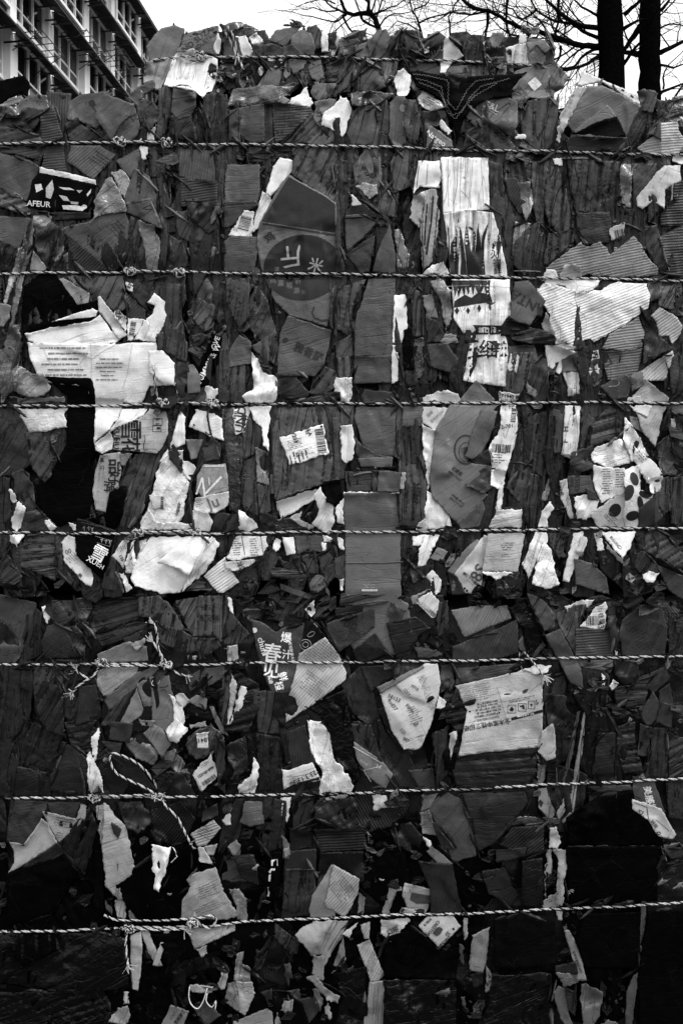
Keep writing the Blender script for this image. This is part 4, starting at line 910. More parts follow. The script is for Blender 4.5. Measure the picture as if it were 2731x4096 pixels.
a3|P86|36|0,885 80,890 200,910 210,990 180,1254 80,1330 0,1330|flattened_box|dark long box layers at the left edge below the sixth rope
a3|C80|240|262,515 290,505 328,520 320,575 300,620 275,580|foam_chunk|small white foam chunk near the top of the lower bale at left
a3|C20|48|330,480 470,480 490,560 400,620 340,600|flattened_box|dark wrinkled rounded carton right of the white foam chunk
a3|C60|30|470,470 560,460 575,520 530,650 480,640|plastic_film|black shiny crinkled film left of the pleated long box
a3|P84|40|150,780 230,530 260,560 260,830 120,860|folded_card|dark narrow vertical folds left of the pointed dark card
a3|F30|44|265,740 300,640 380,620 500,820 430,830 280,830|folded_card|dark pointed card above the sixth rope at left
a3|C60|44|400,650 480,640 540,720 530,830 470,800|crumpled_card|dark crumpled mass between the pointed dark card and the broad tiered box
a3|P12|46|565,600 600,510 720,460 875,450 860,590 700,650 590,690|flattened_box|broad dark box side at the top of the lower bale left of the pleated curve
a3|P12|40|560,700 850,610 930,620 900,650 620,790|folded_card|second dark tier under the broad dark box side
a3|P70|46|780,710 920,650 915,690 810,760|folded_card|short ribbed flap hanging under the dark tiers
a3|P80|66|875,460 1000,450 1060,500 1150,640 1180,660 1100,660 970,600 940,580 880,580|flattened_box|pleated curved box with shiny folds in the lower bale
a3|P60|70|1105,480 1240,460 1250,690 1200,690 1160,600|flattened_box|shiny creased panel right of the pleated curved box
a3|P88|66|1250,450 1420,450 1410,700 1380,730 1350,690 1215,695|flattened_box|pleated box panel with faint mirrored characters
a3|P75|54|1420,460 1470,580 1560,680 1500,740 1410,745 1390,700|flattened_box|dark fan of pleats at the right end of the curved box
a3|F85|205|1430,450 1450,460 1465,560 1440,530|paper_scrap|white sliver above the dark fan of pleats
a3|P80|58|985,620 1090,650 1230,710 1260,780 1180,800 1010,740|flattened_box|second pleated tier under the curved box
a3|P70|50|1220,710 1350,715 1380,760 1300,810 1250,800|folded_card|small curled pleats under the mirrored characters
a3|F35|118|610,810 810,730 920,760 930,850 700,865 620,850|folded_card|grey smooth card above the sixth rope knot
a3|F35|125|610,920 680,880 870,880 860,930 660,1085 612,1010|folded_card|grey smooth card under the sixth rope knot
a3|F35|76|660,1090 860,930 985,880 990,910 690,1155|folded_card|darker layered card edge under the grey smooth card
a3|C20|135|820,750 905,705 910,740 850,790|crumpled_paper|short rolled grey tube above the sixth rope
a3|F10|175|1170,818 1235,820 1230,848 1185,848|paper_scrap|tiny pale chip above the sixth rope right of its knot
a3|P62|46|215,900 280,890 385,920 400,1254 300,1254 240,1200 220,1050|folded_card|dark fan of fine pleats below the sixth rope at left
a3|P70|40|410,900 470,900 520,1100 440,1220 405,1200|crumpled_card|dark crumpled card under the frayed loop of rope
a3|R80|42|500,1020 600,1010 640,1200 480,1254|flattened_box|dark box with grid creases below the frayed rope end
a3|P60|48|640,1254 700,1150 840,1040 760,1254|folded_card|dark long folded edge running down left of the grey curved cards
a3|F60|88|860,1010 900,980 960,1000 960,1215 920,1220 890,1080|flattened_box|grey curved upright card under the sixth rope
a3|F50|100|750,1254 860,1020 900,1160 880,1200 800,1254|flattened_box|grey angled card left of the curved upright card
a3|F60|84|940,960 1060,950 1070,1040 1095,1150 1095,1290 960,1290 960,1080|printed_card|grey card with an oval emblem below the sixth rope
a3|C60|205|1060,1060 1140,1120 1160,1200 1130,1330 1095,1250 1090,1130|paper_sheet|white curled sheet right of the grey emblem card
a3|C20|150|1100,1070 1150,1055 1200,1110 1150,1150 1110,1110|crumpled_paper|grey curled paper tongue beside the white curled sheet
a3|F30|110|1180,1100 1230,1065 1300,1095 1290,1160 1220,1130|cardboard_scrap|grey torn piece above the small black hole
a3|F70|62|1300,900 1400,890 1410,950 1310,1010|flattened_box|dark rounded box end under the sixth rope left of centre
a3|P70|56|1180,960 1290,890 1300,930 1200,1040|folded_card|dark crumpled fold under the rope tail
a3|P80|180|1425,760 1490,750 1495,855 1425,855|cardboard_scrap|pale upright ribbed piece directly above the sixth rope
a3|P80|160|1450,930 1490,1000 1480,1100 1440,1254 1420,1254|paper_stack|thin white paper edges in a vertical stack left of centre
a3|P72|205|1510,1010 1548,1020 1500,1190 1440,1254|paper_scrap|slim white blade of paper left of centre
a3|P84|60|1400,930 1450,900 1430,1100 1390,1254|folded_card|dark torn edge column beside the thin white paper edges
b3|F80|225|300,150 320,80 355,100 350,140 320,170|paper_scrap|small white bent strip below the fifth rope at centre left
b3|C80|215|360,75 430,75 442,180 385,190|printed_card|small white printed pack under the fifth rope
b3|F30|58|440,70 545,70 540,140 460,180|foam_chunk|small soft grey block under the fifth rope
b3|F4|52|545,75 630,75 640,160 530,165|printed_card|dark printed carton with a white square under the fifth rope
b3|F88|215|605,112 635,114 632,165 605,162|paper_scrap|white square patch on the dark printed carton
b3|C10|205|610,60 665,75 665,110 615,105|paper_scrap|small white patch directly under the fifth rope
b3|F80|215|700,70 740,90 745,160 720,150|paper_scrap|white checkered bit left of the smooth carton bottom
b3|P75|48|230,220 300,140 330,210 280,340 230,340|folded_card|dark folded box edges under the column sheet
b3|C30|44|330,180 380,230 470,200 480,290 370,260|crumpled_card|dark crumpled card below the small white pack
b3|P4|58|300,270 450,270 520,330 470,350 300,330|flattened_box|horizontal dark tube like fold at centre left of the seam
b3|P70|52|490,200 560,190 580,300 530,300|crumpled_card|small dark crinkled end above the round tag
b3|P60|50|580,190 640,170 690,230 610,300|crumpled_card|dark fan of crinkles left of the smooth carton bottom
b3|C60|46|630,260 680,250 690,320 650,370 620,340|crumpled_card|small crinkled tube beside the round tag
b3|F75|52|690,210 745,200 745,350 690,320|flattened_box|dark narrow box side touching the smooth carton bottom
b3|C50|76|535,370 570,320 610,330 630,380 580,420 540,405|round_tag|rounded grey tag with a tiny stamp at the bale seam
b3|F20|44|210,430 290,345 345,410 270,430|flattened_box|dark wedge above the seam left of the flat woven strap
b3|F80|205|715,340 745,335 740,410 720,405|paper_scrap|tiny white strip at the lower left corner of the smooth carton
b3|F60|232|1175,70 1260,60 1250,130 1170,130|paper_sheet|white folded edge below the fifth rope right of the smooth carton
b3|P68|225|1250,60 1345,65 1290,180 1260,250 1205,255 1215,170|paper_sheet|white pleated paper hanging below the fifth rope
b3|F25|120|1283,210 1335,140 1395,165 1360,225|printed_card|small grey card with a fine print line right of the hanging white paper
b3|P86|34|1095,80 1170,80 1210,200 1150,240 1100,210|folded_card|dark cavity fold right of the smooth carton bottom
b3|C60|44|1155,260 1220,270 1240,330 1180,360|crumpled_card|dark crumpled lump right of the smooth carton bottom
b3|C75|210|1262,320 1300,282 1355,345 1355,400 1320,440 1300,400|crumpled_paper|upper twisted white paper scrap right of the smooth carton
b3|C50|200|1195,460 1290,415 1345,480 1320,560 1230,510|crumpled_paper|white notebook scrap with a curled wire on the bale seam
b3|C40|120|1165,450 1290,400 1210,440 1200,500 1175,500|crumpled_paper|grey wrinkled wrap left of the notebook scrap
c3|F50|88|95,285 180,180 270,95 290,110 140,310|printed_card|grey slanted edge of the carton with the white picture
c3|F50|190|135,305 250,160 320,60 355,80 320,220 305,380 240,430 200,425 150,350|printed_card|pale slanted carton with a curly logo and wheels under the fifth rope
c3|F45|44|95,290 150,330 200,430 120,430|printed_card|dark corner of the slanted carton with small characters
c3|F8|160|345,55 560,50 575,60 530,295 305,290|flattened_box|smooth pale grey box side under the fifth rope at right
c3|F15|235|305,295 500,298 395,348|paper_scrap|white triangular flap under the smooth pale box side
c3|P70|215|640,45 710,45 720,110 640,260 600,340 555,250|plastic_film|white twisted bag left of its printed square
c3|C70|215|690,100 740,150 785,380 700,400 620,370 640,260|plastic_film|white bag with a small dark square print under the fifth rope
c3|P75|50|720,55 800,50 825,200 790,210 740,130|crumpled_card|dark pleated gap filler between the white bags
c3|P78|205|880,50 940,40 920,180 850,360 812,350|paper_sheet|long white slanted strip below the fifth rope at right
c3|C75|170|930,60 970,90 930,200 890,180|crumpled_paper|grey white crumple beside the long slanted strip
c3|F15|66|890,215 1000,250 1080,330 1100,430 900,370|flattened_box|plain dark slanted panel above the seam at right
c3|F60|215|1010,50 1060,90 1075,155 1030,160|paper_sheet|white folded sheet edge left of the bag tip
c3|F60|225|1045,42 1270,42 1240,140 1190,215 1100,110|printed_sheet|white pointed lower tip of the printed bag below the fifth rope
c3|F30|185|1075,105 1190,215 1185,245 1090,150|paper_stack|grey paper layers under the pointed white tip
c3|P30|50|1340,60 1440,30 1568,190 1568,260 1500,265 1320,150|crumpled_card|dark crumpled sheets at the right edge below the fifth rope
c3|P60|40|1265,180 1320,170 1420,290 1330,340 1270,260|flattened_box|dark flap with rows of print right of the seam
c3|C60|190|1312,310 1350,290 1420,300 1380,360 1340,365|crumpled_paper|small pale crumpled scrap near the right edge at the bale seam
c3|F40|48|1400,250 1568,330 1568,470 1480,400|flattened_box|dark slanted smooth sheet at the right edge above the lower bale
b3|P50|50|580,500 690,450 690,520 600,600 560,580|flattened_box|dark folded carton at the top centre of the lower bale
b3|P8|58|735,430 1000,440 1020,480 900,500 720,510|flattened_box|long folded carton lying on top of the lower bale at centre
b3|P8|42|700,520 860,510 850,550 700,570|flattened_box|dark printed fold beneath the long folded carton
b3|F20|50|640,620 780,575 930,530 930,640 720,790 660,720|printed_box|dark box with big dim characters left of the wrapped box
b3|C40|62|1025,570 1040,490 1130,540 1150,590 1030,610|crumpled_card|dark grey hood of card above the wrapped parcel
b3|C15|34|1015,620 1190,580 1290,650 1200,700 1150,830 1080,840 1050,740|printed_box|dark wrapped parcel with leaf pattern in the lower bale centre
b3|F40|38|805,790 940,680 1020,800 900,850 830,850|printed_box|dark leaf pattern box above the sixth rope
b3|F65|40|730,1010 850,890 930,1080 960,1200 900,1254 800,1170|printed_box|dark leaf pattern box below the sixth rope
b3|F60|36|850,890 1090,880 1090,930 940,1020 920,1050|printed_box|dark leaf pattern strip below the sixth rope beside the pale handwritten board
b3|C85|215|500,530 560,470 560,560 540,580|crumpled_paper|white curl at the top of the lower bale at centre
b3|C60|54|300,480 420,460 410,560 370,600 310,590|crumpled_card|dark crinkled fold at the top of the lower bale left of centre
b3|C60|44|110,540 250,480 250,560 170,600|crumpled_card|dark crinkled band at the top of the lower bale left of centre
b3|P80|46|420,470 500,500 520,590 410,560|folded_card|small dark pleats beside the white curl at the lower bale top
b3|F75|60|170,600 240,620 320,680 360,650 490,620 460,860 400,1060 290,1040 240,900 200,760|printed_box|grey torn carton with big rounded white characters crossing the sixth rope
b3|P60|20|470,770 540,590 730,830 700,830 630,705 465,805|printed_card|black card with swirling outline drawings
b3|R50|175|465,805 628,703 715,815 762,925 755,970 560,1120 380,1240 380,1150 440,930|white_board|large pale ribbed triangular board crossing the sixth rope
b3|F40|10|620,1090 730,1020 760,1100 740,1254 640,1254|dark_board|black pocket below the pale triangular board
b3|F30|185|970,1060 1250,870 1330,870 1350,980 1330,1110 1290,1254 1230,1390 1200,1410 1120,1410 1050,1300|white_board|pale board with handwriting and scribbles below the sixth rope
b3|F30|110|950,1020 1240,880 1250,892 975,1058|folded_card|grey folded top edge of the handwritten pale board
b3|C70|190|1320,1150 1340,1070 1388,1110 1380,1140|crumpled_paper|white torn curl at the right edge of the handwritten board
b3|C30|62|1180,750 1300,790 1390,760 1350,820 1220,830|crumpled_card|grey glove like crumple above the sixth rope right of centre
b3|P75|50|1330,500 1395,480 1400,640 1330,700|crumpled_card|dark twisted strip right of the notebook scrap
b3|C60|50|1350,880 1420,880 1430,1000 1350,1050|crumpled_card|dark crumpled column right of the handwritten board top
c3|R62|112|112,535 280,505 465,505 490,585 205,703 180,680|flattened_box|exposed thick corrugated ribs in the lower bale at right
c3|R66|52|125,760 420,650 525,590 525,800 400,835 130,845|flattened_box|dark corrugated box side under the exposed ribs above the sixth rope
c3|F8|52|160,900 520,870 525,905 400,950 150,1000|flattened_box|dark flat box side under the sixth rope above the pale printed carton
c4|P3|38|130,465 660,345 640,560 580,700 150,705 115,560|flattened_box|big dark box panel between the large pale carton and the seventh rope
c3|F8|172|140,1010 600,905 690,945 685,1254 690,1390 400,1420 160,1450 215,1165|printed_box|large pale carton with rows of fine print and handling icons
c3|C30|185|560,910 640,878 740,880 720,920 640,940|crumpled_paper|pale torn flap at the sixth rope over the large pale carton
c3|P60|62^|590,430 660,460 710,500 760,560 760,640 700,660 640,540|flattened_box|upper end of the long dark card strip hanging over the sixth rope
c3|F60|66^|700,690 800,650 830,720 930,900 945,1025 860,990 800,870|flattened_box|long dark card strip hanging in front of the sixth rope at right
c3|F60|10|470,520 590,470 680,640 720,760 620,830 570,650|plastic_film|black shiny film with tiny dots in the lower bale
c3|C60|205|820,510 900,480 1010,465 970,520 850,550|plastic_film|white strip of tape film on the box with the striped label
c3|P70|58|760,560 870,520 900,600 890,820 850,730 800,640|folded_card|dark pleated cards left of the striped label
c3|P80|66|880,510 960,500 920,640 895,700|flattened_box|shiny dark box side directly left of the striped label
c3|F4|200|920,640 1000,540 1080,480 1085,500 1075,655|shipping_label|white label with rotated characters in the lower bale at right
c3|R4|60|900,650 1075,660 1110,600 1125,820 895,820|flattened_box|dark ribbed box side under the striped label
c3|C70|40|1090,500 1150,520 1170,700 1130,800 1110,650|crumpled_card|dark crumpled column right of the striped label
c3|F86|225|1140,785 1156,785 1155,818 1140,815|paper_scrap|tiny white chip just above the sixth rope at the right
c3|F65|48|1190,600 1300,510 1420,500 1460,640 1450,810 1190,815 1175,700|printed_box|large dark printed box with crossed creases in the lower bale at right
c3|P25|50|1160,480 1290,420 1320,480 1220,520|flattened_box|small dark folded carton above the crossed crease box
c3|P80|40|1480,560 1550,620 1568,640 1568,810 1480,810|folded_card|dark crinkled sheets at the right edge above the sixth rope
c3|P5|62|910,850 1120,850 1120,890 1060,910 930,890|flattened_box|horizontal grey folded card under the sixth rope right of the long strip
c3|C60|36|1140,850 1280,850 1290,960 1200,1000 1140,930|crumpled_card|dark crumpled pocket below the sixth rope at the right
c3|F60|42|1290,960 1450,890 1480,960 1380,1050|printed_box|dark printed box corner below the sixth rope at the right
c3|P5|44|1270,960 1360,990 1300,1180 1210,1140|folded_card|dark ladder like pleats below the sixth rope at the right
c3|P5|46|1140,1030 1250,1000 1230,1100 1150,1150|folded_card|short dark pleats left of the ladder like ones
c3|F50|54|1300,1180 1380,1050 1420,1130 1430,1230 1340,1254|flattened_box|smooth dark leaf shaped card near the right edge
c3|C60|190|1105,1010 1130,970 1162,990 1120,1040|paper_scrap|small pale diamond scrap below the sixth rope at the right
c3|C80|180|1055,930 1080,950 1075,1010 1060,1020|paper_scrap|tiny white twisted scrap right of the long dark strip end
c3|P70|46|690,960 820,930 830,1050 700,1115|flattened_box|dark rounded ribbed card right of the pale printed carton
c3|C60|40|690,1060 830,1080 830,1254 720,1254|crumpled_card|dark crumpled ragged strip right of the pale carton's lower half
c3|F60|44|1420,1050 1480,1000 1500,1130 1430,1170|flattened_box|dark plain flap at the right edge in the lower bale
c3|F30|66|535,740 560,700 575,780 545,780|paper_scrap|small grey wrapper bit behind the thin double rope
c3|F40|56|620,830 680,730 700,760 640,830|paper_scrap|grey wedge above the sixth rope beside the thin double rope
a4|P86|32|0,330 120,330 110,560 80,760 0,760|flattened_box|dark flat box layers at the left edge above the seventh rope
a4|P70|34|130,460 220,300 390,380 300,600 120,580|folded_card|dark crossing folds above the plain square at lower left
a4|P60|30|230,50 300,30 390,100 400,380 300,350 225,220|folded_card|dark lower fan of pleats at the left edge of the lower bale
a4|F8|30|115,580 330,620 330,690 310,755 90,755|flattened_box|dark square box side directly above the seventh rope at left
a4|F15|36|395,470 430,440 560,545 560,610 530,740 325,720 320,640|flattened_box|dark tilted box face above the seventh rope at left
a4|P86|28|380,420 420,430 330,640 290,620|folded_card|dark slanted fold left of the dark tilted box face
a4|P4|38|410,300 490,290 620,350 600,420 560,480 450,440|flattened_box|dark crushed box above the tilted box face
a4|F80|215|575,390 625,330 630,360 600,540 580,500|paper_sheet|upper white folded paper above the knot of the seventh rope
a4|C80|200|545,500 570,480 640,640 655,740 570,740 550,660|crumpled_paper|white crumpled paper ending at the seventh rope's left knot
a4|F30|46|605,530 700,480 640,420 760,430 740,500|folded_card|dark grey twisted flap left of the rope loop
a4|F40|50|700,300 830,310 810,420 690,400|flattened_box|plain dark box piece below the grey curved cards
a4|C40|88|790,420 850,400 1000,480 960,560 860,520|plastic_film|shiny dark wrinkled bag above the rope loop
a4|P70|90|1020,480 1100,470 1190,620 1100,600 1050,560|plastic_film|shiny pleated film right of the rope loop
a4|F10|30|700,500 860,560 980,720 900,720 760,640|flattened_box|dark corrugated box seen through the rope loop
a4|F70|110|900,365 960,310 1020,340 1070,440 1015,515|flattened_box|grey leaf shaped card above the rope loop
a4|C30|100|870,270 975,290 960,320 890,320|crumpled_paper|small grey crumple above the grey leaf shaped card
a4|C75|205|1040,350 1110,270 1180,340 1110,430 1070,420|paper_sheet|white curled lower end of the white sheet left of the number label
a4|P70|120|1310,190 1340,200 1430,380 1380,360|cardboard_scrap|grey narrow blade right of the number label
a4|P60|60|1190,500 1180,400 1320,310 1400,400 1330,500 1230,520|plastic_film|dark plastic wrap around the four digit label
a4|F6|190|1228,370 1310,355 1305,455 1235,460|shipping_label|small white label with an upside down four digit number
a4|F20|120|1190,310 1290,290 1300,320 1200,340|crumpled_paper|grey crumple above the four digit label
a4|F70|185|1210,630 1240,580 1325,495 1380,620 1265,735|shipping_label|tilted pale label with digits and barcode in the lower bale
a4|P80|40|1340,400 1410,420 1410,740 1370,700|folded_card|dark narrow edge right of the tilted pale barcode label
a4|C30|205|1490,700 1568,640 1620,600 1600,740 1500,745|paper_scrap|white curved tongue just above the seventh rope
a4|C80|24|1430,450 1540,380 1568,600 1440,650|plastic_film|black shiny crinkled film left of the dark curved card
a4|F10|44|95,790 300,800 220,980 150,1065 50,1040 60,900|flattened_box|dark rounded box side below the seventh rope at left
a4|F20|36|310,800 500,800 460,905 320,860|flattened_box|small dark box side under the seventh rope beside the picture card
a4|F12|130|270,855 530,912 370,1050 300,930|printed_card|grey card with a faint flowery picture under the seventh rope at left
a4|F70|120|510,805 545,825 535,910 480,905|paper_scrap|small grey torn corner right of the flowery picture card
a4|F50|145|60,1048 150,1065 260,900 300,930 360,1055 150,1190 52,1245 90,1180 90,1110|white_board|pale pointed board with a folded arm at the lower left
a4|P70|28|370,1060 560,830 610,950 530,1250 480,1200|flattened_box|dark slanted ribbed box below the seventh rope at left
a4|F28|30|150,1200 360,1060 500,1240 400,1290 240,1250|dark_board|dark folded bag flap below the pale pointed board
a4|P84|130|600,830 650,800 650,1000 630,1060|plastic_film|shiny grey film beside the long grey torn cardboard
a4|F18|140|650,800 690,830 765,920 800,980 845,1200 830,1254 790,1400 730,1390 665,1330 640,1090 650,960|torn_board|long pale grey torn cardboard below the seventh rope at left
a4|F70|40|705,930 755,970 740,1020 715,985|cardboard_scrap|dark hole shaped chip on the long pale torn cardboard
a4|C60|40|740,800 880,800 960,900 880,1000 800,960|crumpled_card|dark rolled tube shapes below the seventh rope
a4|R50|24|950,850 1130,800 1220,900 1150,1060 1000,1060 960,1000|flattened_box|dark ribbed patch beside the rope tail below the seventh rope
a4|C70|220|950,1065 1030,1080 1080,1075 1115,1140 1040,1210 1000,1360 950,1330 960,1200|crumpled_paper|white crumpled torn paper in the lower left half
a4|F3|3|1080,1080 1200,1075 1210,1254 1170,1350 1030,1350 1060,1180|dark_board|pure black square opening beside the white crumpled torn paper
a4|R18|145|1195,1000 1340,910 1385,960 1300,1060 1240,1080|white_board|pale ribbed tag shaped card below the seventh rope left of centre
a4|F70|140|1285,1075 1365,1060 1340,1130 1300,1130|cardboard_scrap|small grey square chip under the pale ribbed tag
a4|C70|190|1245,1080 1280,1080 1330,1190 1250,1170|paper_scrap|small white folded tip under the pale ribbed tag
a4|F50|46|1280,860 1360,810 1360,880 1270,920|folded_card|dark card above the pale ribbed tag
a4|P66|30|1370,1100 1400,950 1480,780 1530,780 1500,1000 1420,1150|dark_board|long black slanted board below the seventh rope left of centre
a4|F60|170|1395,910 1450,850 1450,940 1410,940|paper_scrap|white chip at the edge of the long black slanted board
a4|C60|90|1435,1080 1480,1040 1525,1090 1480,1150|crumpled_card|grey curled piece left of the wheels printed tag
a4|C30|60|1380,1180 1430,1140 1568,1200 1560,1290 1400,1290|crumpled_card|grey crumpled cardboard heap left of the black lettering strip
b4|P80|54|170,100 340,110 330,300 380,370 220,360|crumpled_card|dark crumpled crinkly mass under the white lettered torn carton
b4|P85|30|200,370 370,400 350,720 210,720|folded_card|dark tangled layers left of the digits strip
b4|C70|200|82,715 170,620 180,515 210,560 205,690 110,745|paper_sheet|white curved boomerang shaped paper above the seventh rope
b4|R84|42|385,370 500,320 560,560 430,640|flattened_box|dark ribbed box above the tape with digits
b4|C15|200|355,595 400,600 550,550 600,660 420,690 370,720|printed_card|pale strip with stamped digits above the seventh rope
b4|F80|200|350,770 415,765 390,930 330,850|paper_sheet|white pointed slip hanging below the seventh rope
b4|F40|40|460,680 600,640 600,740 460,740|flattened_box|dark plain piece under the strip with stamped digits
b4|C78|232|515,280 600,290 660,370 680,520 770,620 805,710 790,735 590,738 610,600 535,470|plastic_film|big white crumpled plastic bag standing on the seventh rope
b4|F5|175|585,765 770,755 740,785 600,795|paper_sheet|lower lip of the white crumpled bag below the seventh rope
b4|C30|8|500,200 640,150 750,100 800,400 820,640 700,540 640,300|plastic_film|black glossy bag right of the white crumpled bag
b4|F30|95|810,425 985,550 1045,620 1000,710 880,620 830,520|printed_card|grey printed card in torn clear film above the seventh rope
b4|P70|42|790,310 910,320 980,540 820,430|folded_card|dark card above the grey printed card in clear film
b4|C60|32|950,270 1100,450 1210,640 1200,710 1040,700 990,550|printed_box|dark leaf printed wrapper running down to the seventh rope
b4|C75|185|920,755 1010,755 1028,830 930,855|paper_scrap|small white crumple hanging under the seventh rope at centre
b4|F20|70|130,800 230,800 240,930 160,945 100,920|printed_card|dark round cornered tag printed with small wheeled carts
b4|P80|36|240,760 380,800 370,1090 230,1110|flattened_box|dark slab below the seventh rope right of the wheels tag
b4|P75|34|430,800 550,780 540,900 430,960|folded_card|dark folds below the seventh rope at centre left
b4|C30|34|580,790 820,770 820,960 700,960 570,900|crumpled_card|large dark crumpled flap under the lip of the white bag
b4|F4|30|410,965 530,960 545,1100 415,1110|flattened_box|dark small ribbed box square in the lower middle
b4|R3|32|560,975 800,965 860,950 890,1090 600,1110|flattened_box|dark wide ribbed box side in the lower middle
b4|F75|130|885,975 915,1000 905,1060|paper_scrap|small grey sliver at the right end of the wide ribbed box side
b4|F86|38|380,1110 570,1100 560,1400 520,1500 360,1520|flattened_box|dark tall ribbed box left of the pale ribbed rounded board
b4|F86|28|600,1120 860,1110 870,1300 580,1340|flattened_box|dark box behind the pale ribbed rounded board
b4|C50|30|1040,960 1160,930 1230,1010 1200,1130 1080,1060|printed_box|dark leaf patterned box below the seventh rope right of centre
b4|F50|56|1275,830 1380,740 1480,790 1560,1000 1568,1130 1430,1170 1380,1040|flattened_box|large dark leaning box side below the seventh rope at right
b4|F10|90|1225,870 1275,850 1340,1000 1240,990|printed_card|patch with tight rows of print left of the large leaning box side
b4|F60|70|1250,770 1330,745 1280,830 1230,850|folded_card|grey fold under the seventh rope at right centre
b4|F30|85|1270,1110 1300,1080 1420,1180 1350,1200|folded_card|small grey fold below the tight print patch
b4|C80|180|1240,1010 1290,1040 1290,1085 1260,1070|paper_scrap|tiny white glossy tip below the tight print patch
b4|F50|50|1150,600 1300,590 1310,700 1220,700|flattened_box|dark small box end above the seventh rope under the handwritten board
b4|P84|40|1300,380 1400,320 1400,600 1330,700|crumpled_card|dark crushed layers between the handwritten board and the pale carton
c4|C80|170|100,370 160,340 130,450 110,540|crumpled_paper|white torn strip at the lower left corner of the large pale carton
c4|F6|34|190,745 570,735 590,800 400,1040 290,1100|flattened_box|big dark box panel directly below the seventh rope at right
c4|F75|155|655,480 680,360 750,305 768,380 768,520 710,540|cardboard_scrap|pale leaf shaped card right of the big dark box panel
c4|P80|120|655,560 710,545 690,690 660,690|plastic_film|narrow shiny film strip crossing the seventh rope at right
c4|F78|110|655,715 710,705 760,880 720,900 660,830|printed_card|narrow grey card with a small dark emblem below the seventh rope
c4|P80|80|720,740 760,860 750,890 730,890|paper_scrap|thin pale sliver right of the small dark emblem card
c4|P3|30|720,545 780,540 775,670 715,670|folded_card|small dark folds above the seventh rope right of the pale leaf card
c4|P84|62|900,240 920,230 870,500 820,680 810,660 850,480|wood_strip|thin dark grey slanted strip left of the long pale one
c4|P82|125|945,240 962,220 935,480 905,680 880,870 840,870 880,640|wood_strip|long pale narrow strip crossing the seventh rope at right
c4|P70|110|815,935 810,915 860,860 870,870|wood_strip|short pointed lower tip of the long pale narrow strip
c4|C60|110|780,860 820,770 830,850 790,910|crumpled_paper|small grey knot of paper left of the strip tip
c4|C10|60|460,940 560,890 780,900 780,935 640,935|plastic_film|dark band of shiny film below the seventh rope at right
c4|R40|32|420,1060 500,960 690,950 690,1100 580,1130|flattened_box|dark ribbed folded box under the shiny film band
c4|F5|42|400,1100 580,1085 560,1140 400,1170|folded_card|dark ledge left of the torn pale column at lower right
c4|C84|160|730,960 770,950 805,1050 780,1090 730,1090|crumpled_paper|upper part of the torn pale column at lower right
c4|P86|125|715,1100 750,1095 740,1250 700,1230 710,1400 695,1380|crumpled_paper|left side of the torn pale column at lower right
c4|F84|145|750,1095 840,1095 855,1180 820,1280 808,1450 770,1440 775,1330 790,1170|paper_sheet|right side of the torn pale column reaching the eighth rope
c4|F20|130|690,1420 780,1360 790,1455 690,1465|paper_sheet|small pale patch with print lines right above the eighth rope
c4|P4|38|1160,330 1260,300 1260,440 1150,460|folded_card|dark ladder of folds at the lower right upper part
c4|P4|38|1150,465 1270,450 1310,600 1200,610|folded_card|dark ladder of folds above the seventh rope at the right
c4|F86|46|1300,310 1370,340 1340,500 1280,500|flattened_box|smooth dark box side with taped edge near the right edge
c4|P86|40|1380,340 1480,330 1460,640 1330,640|flattened_box|dark upright box side near the right edge above the seventh rope
c4|P30|44|1480,380 1568,400 1568,640 1480,640|folded_card|dark folds at the right edge above the seventh rope
c4|F10|34|1040,370 1140,370 1130,620 1000,620|flattened_box|dark gridded box side right of the long pale narrow strip
c4|F5|40|980,700 1230,690 1240,720 1040,735|folded_card|dark grey horizontal ledge under the seventh rope at right
c4|F60|60|1255,640 1380,655 1450,860 1250,790|printed_card|upper grey part of the hanging printed sheet with outlined characters
c4|F55|165|1248,780 1380,820 1430,840 1523,1000 1500,1030 1410,1010 1350,910 1250,840|printed_card|lower pale part of the hanging printed sheet at the lower right
c4|P86|36|1460,670 1568,660 1568,900 1480,890|folded_card|dark upright folds at the right edge below the seventh rope
c4|F20|46|1440,1090 1568,1080 1568,1130 1500,1150|folded_card|dim grey ledge at the right edge above the eighth rope
c4|F4|32|850,1075 1090,1070 1085,1110 950,1130|folded_card|dim long ledge right of the torn pale column
c4|F4|30|1100,1080 1380,1070 1370,1110 1130,1120|folded_card|dim ledge with ragged edge at the lower right
c4|C60|5|840,900 1020,780 1250,730 1260,850 1400,1000 1400,1060 1100,1070 860,1060|dark_board|large black glossy panel between the seventh and eighth ropes at right
c4|F60|46|1440,180 1500,190 1490,330 1400,290|folded_card|dark flap right of the smooth leaf shaped card
a5|F20|8|40,320 400,200 500,300 420,400 300,560 60,620|dark_board|large black scratched panel above the eighth rope at left
a5|F85|10|600,170 640,180 650,560 590,500|dark_board|black slab left of the long pale torn cardboard's lower end
a5|P80|150|720,480 790,470 790,590 735,590|crumpled_paper|pale lower tail of the long torn cardboard at the eighth rope
a5|C80|100|725,400 755,400 770,470 730,480|crumpled_card|crinkled neck above the pale lower tail
a5|F85|110|815,540 870,580 860,600 815,600|paper_scrap|small grey pointed chip just above the eighth rope
a5|F88|150|818,700 885,670 893,760 885,900 865,1048 830,1035 822,900|white_board|tall narrow grey board hanging below the eighth rope
a5|F60|135|888,672 935,675 1018,890 990,895 930,810|white_board|slanted grey strip right of the tall narrow board
a5|F68|150|1030,675 1065,672 990,890 958,885|white_board|straight grey strip leaning against the slanted one
a5|F5|120|1010,435 1075,435 1070,470 1025,475 1020,550 1000,545|paper_scrap|small L shaped grey chip above the eighth rope
a5|C70|60|860,360 910,335 950,380 935,440|crumpled_card|dark crumple with a small pale end left of the white torn paper
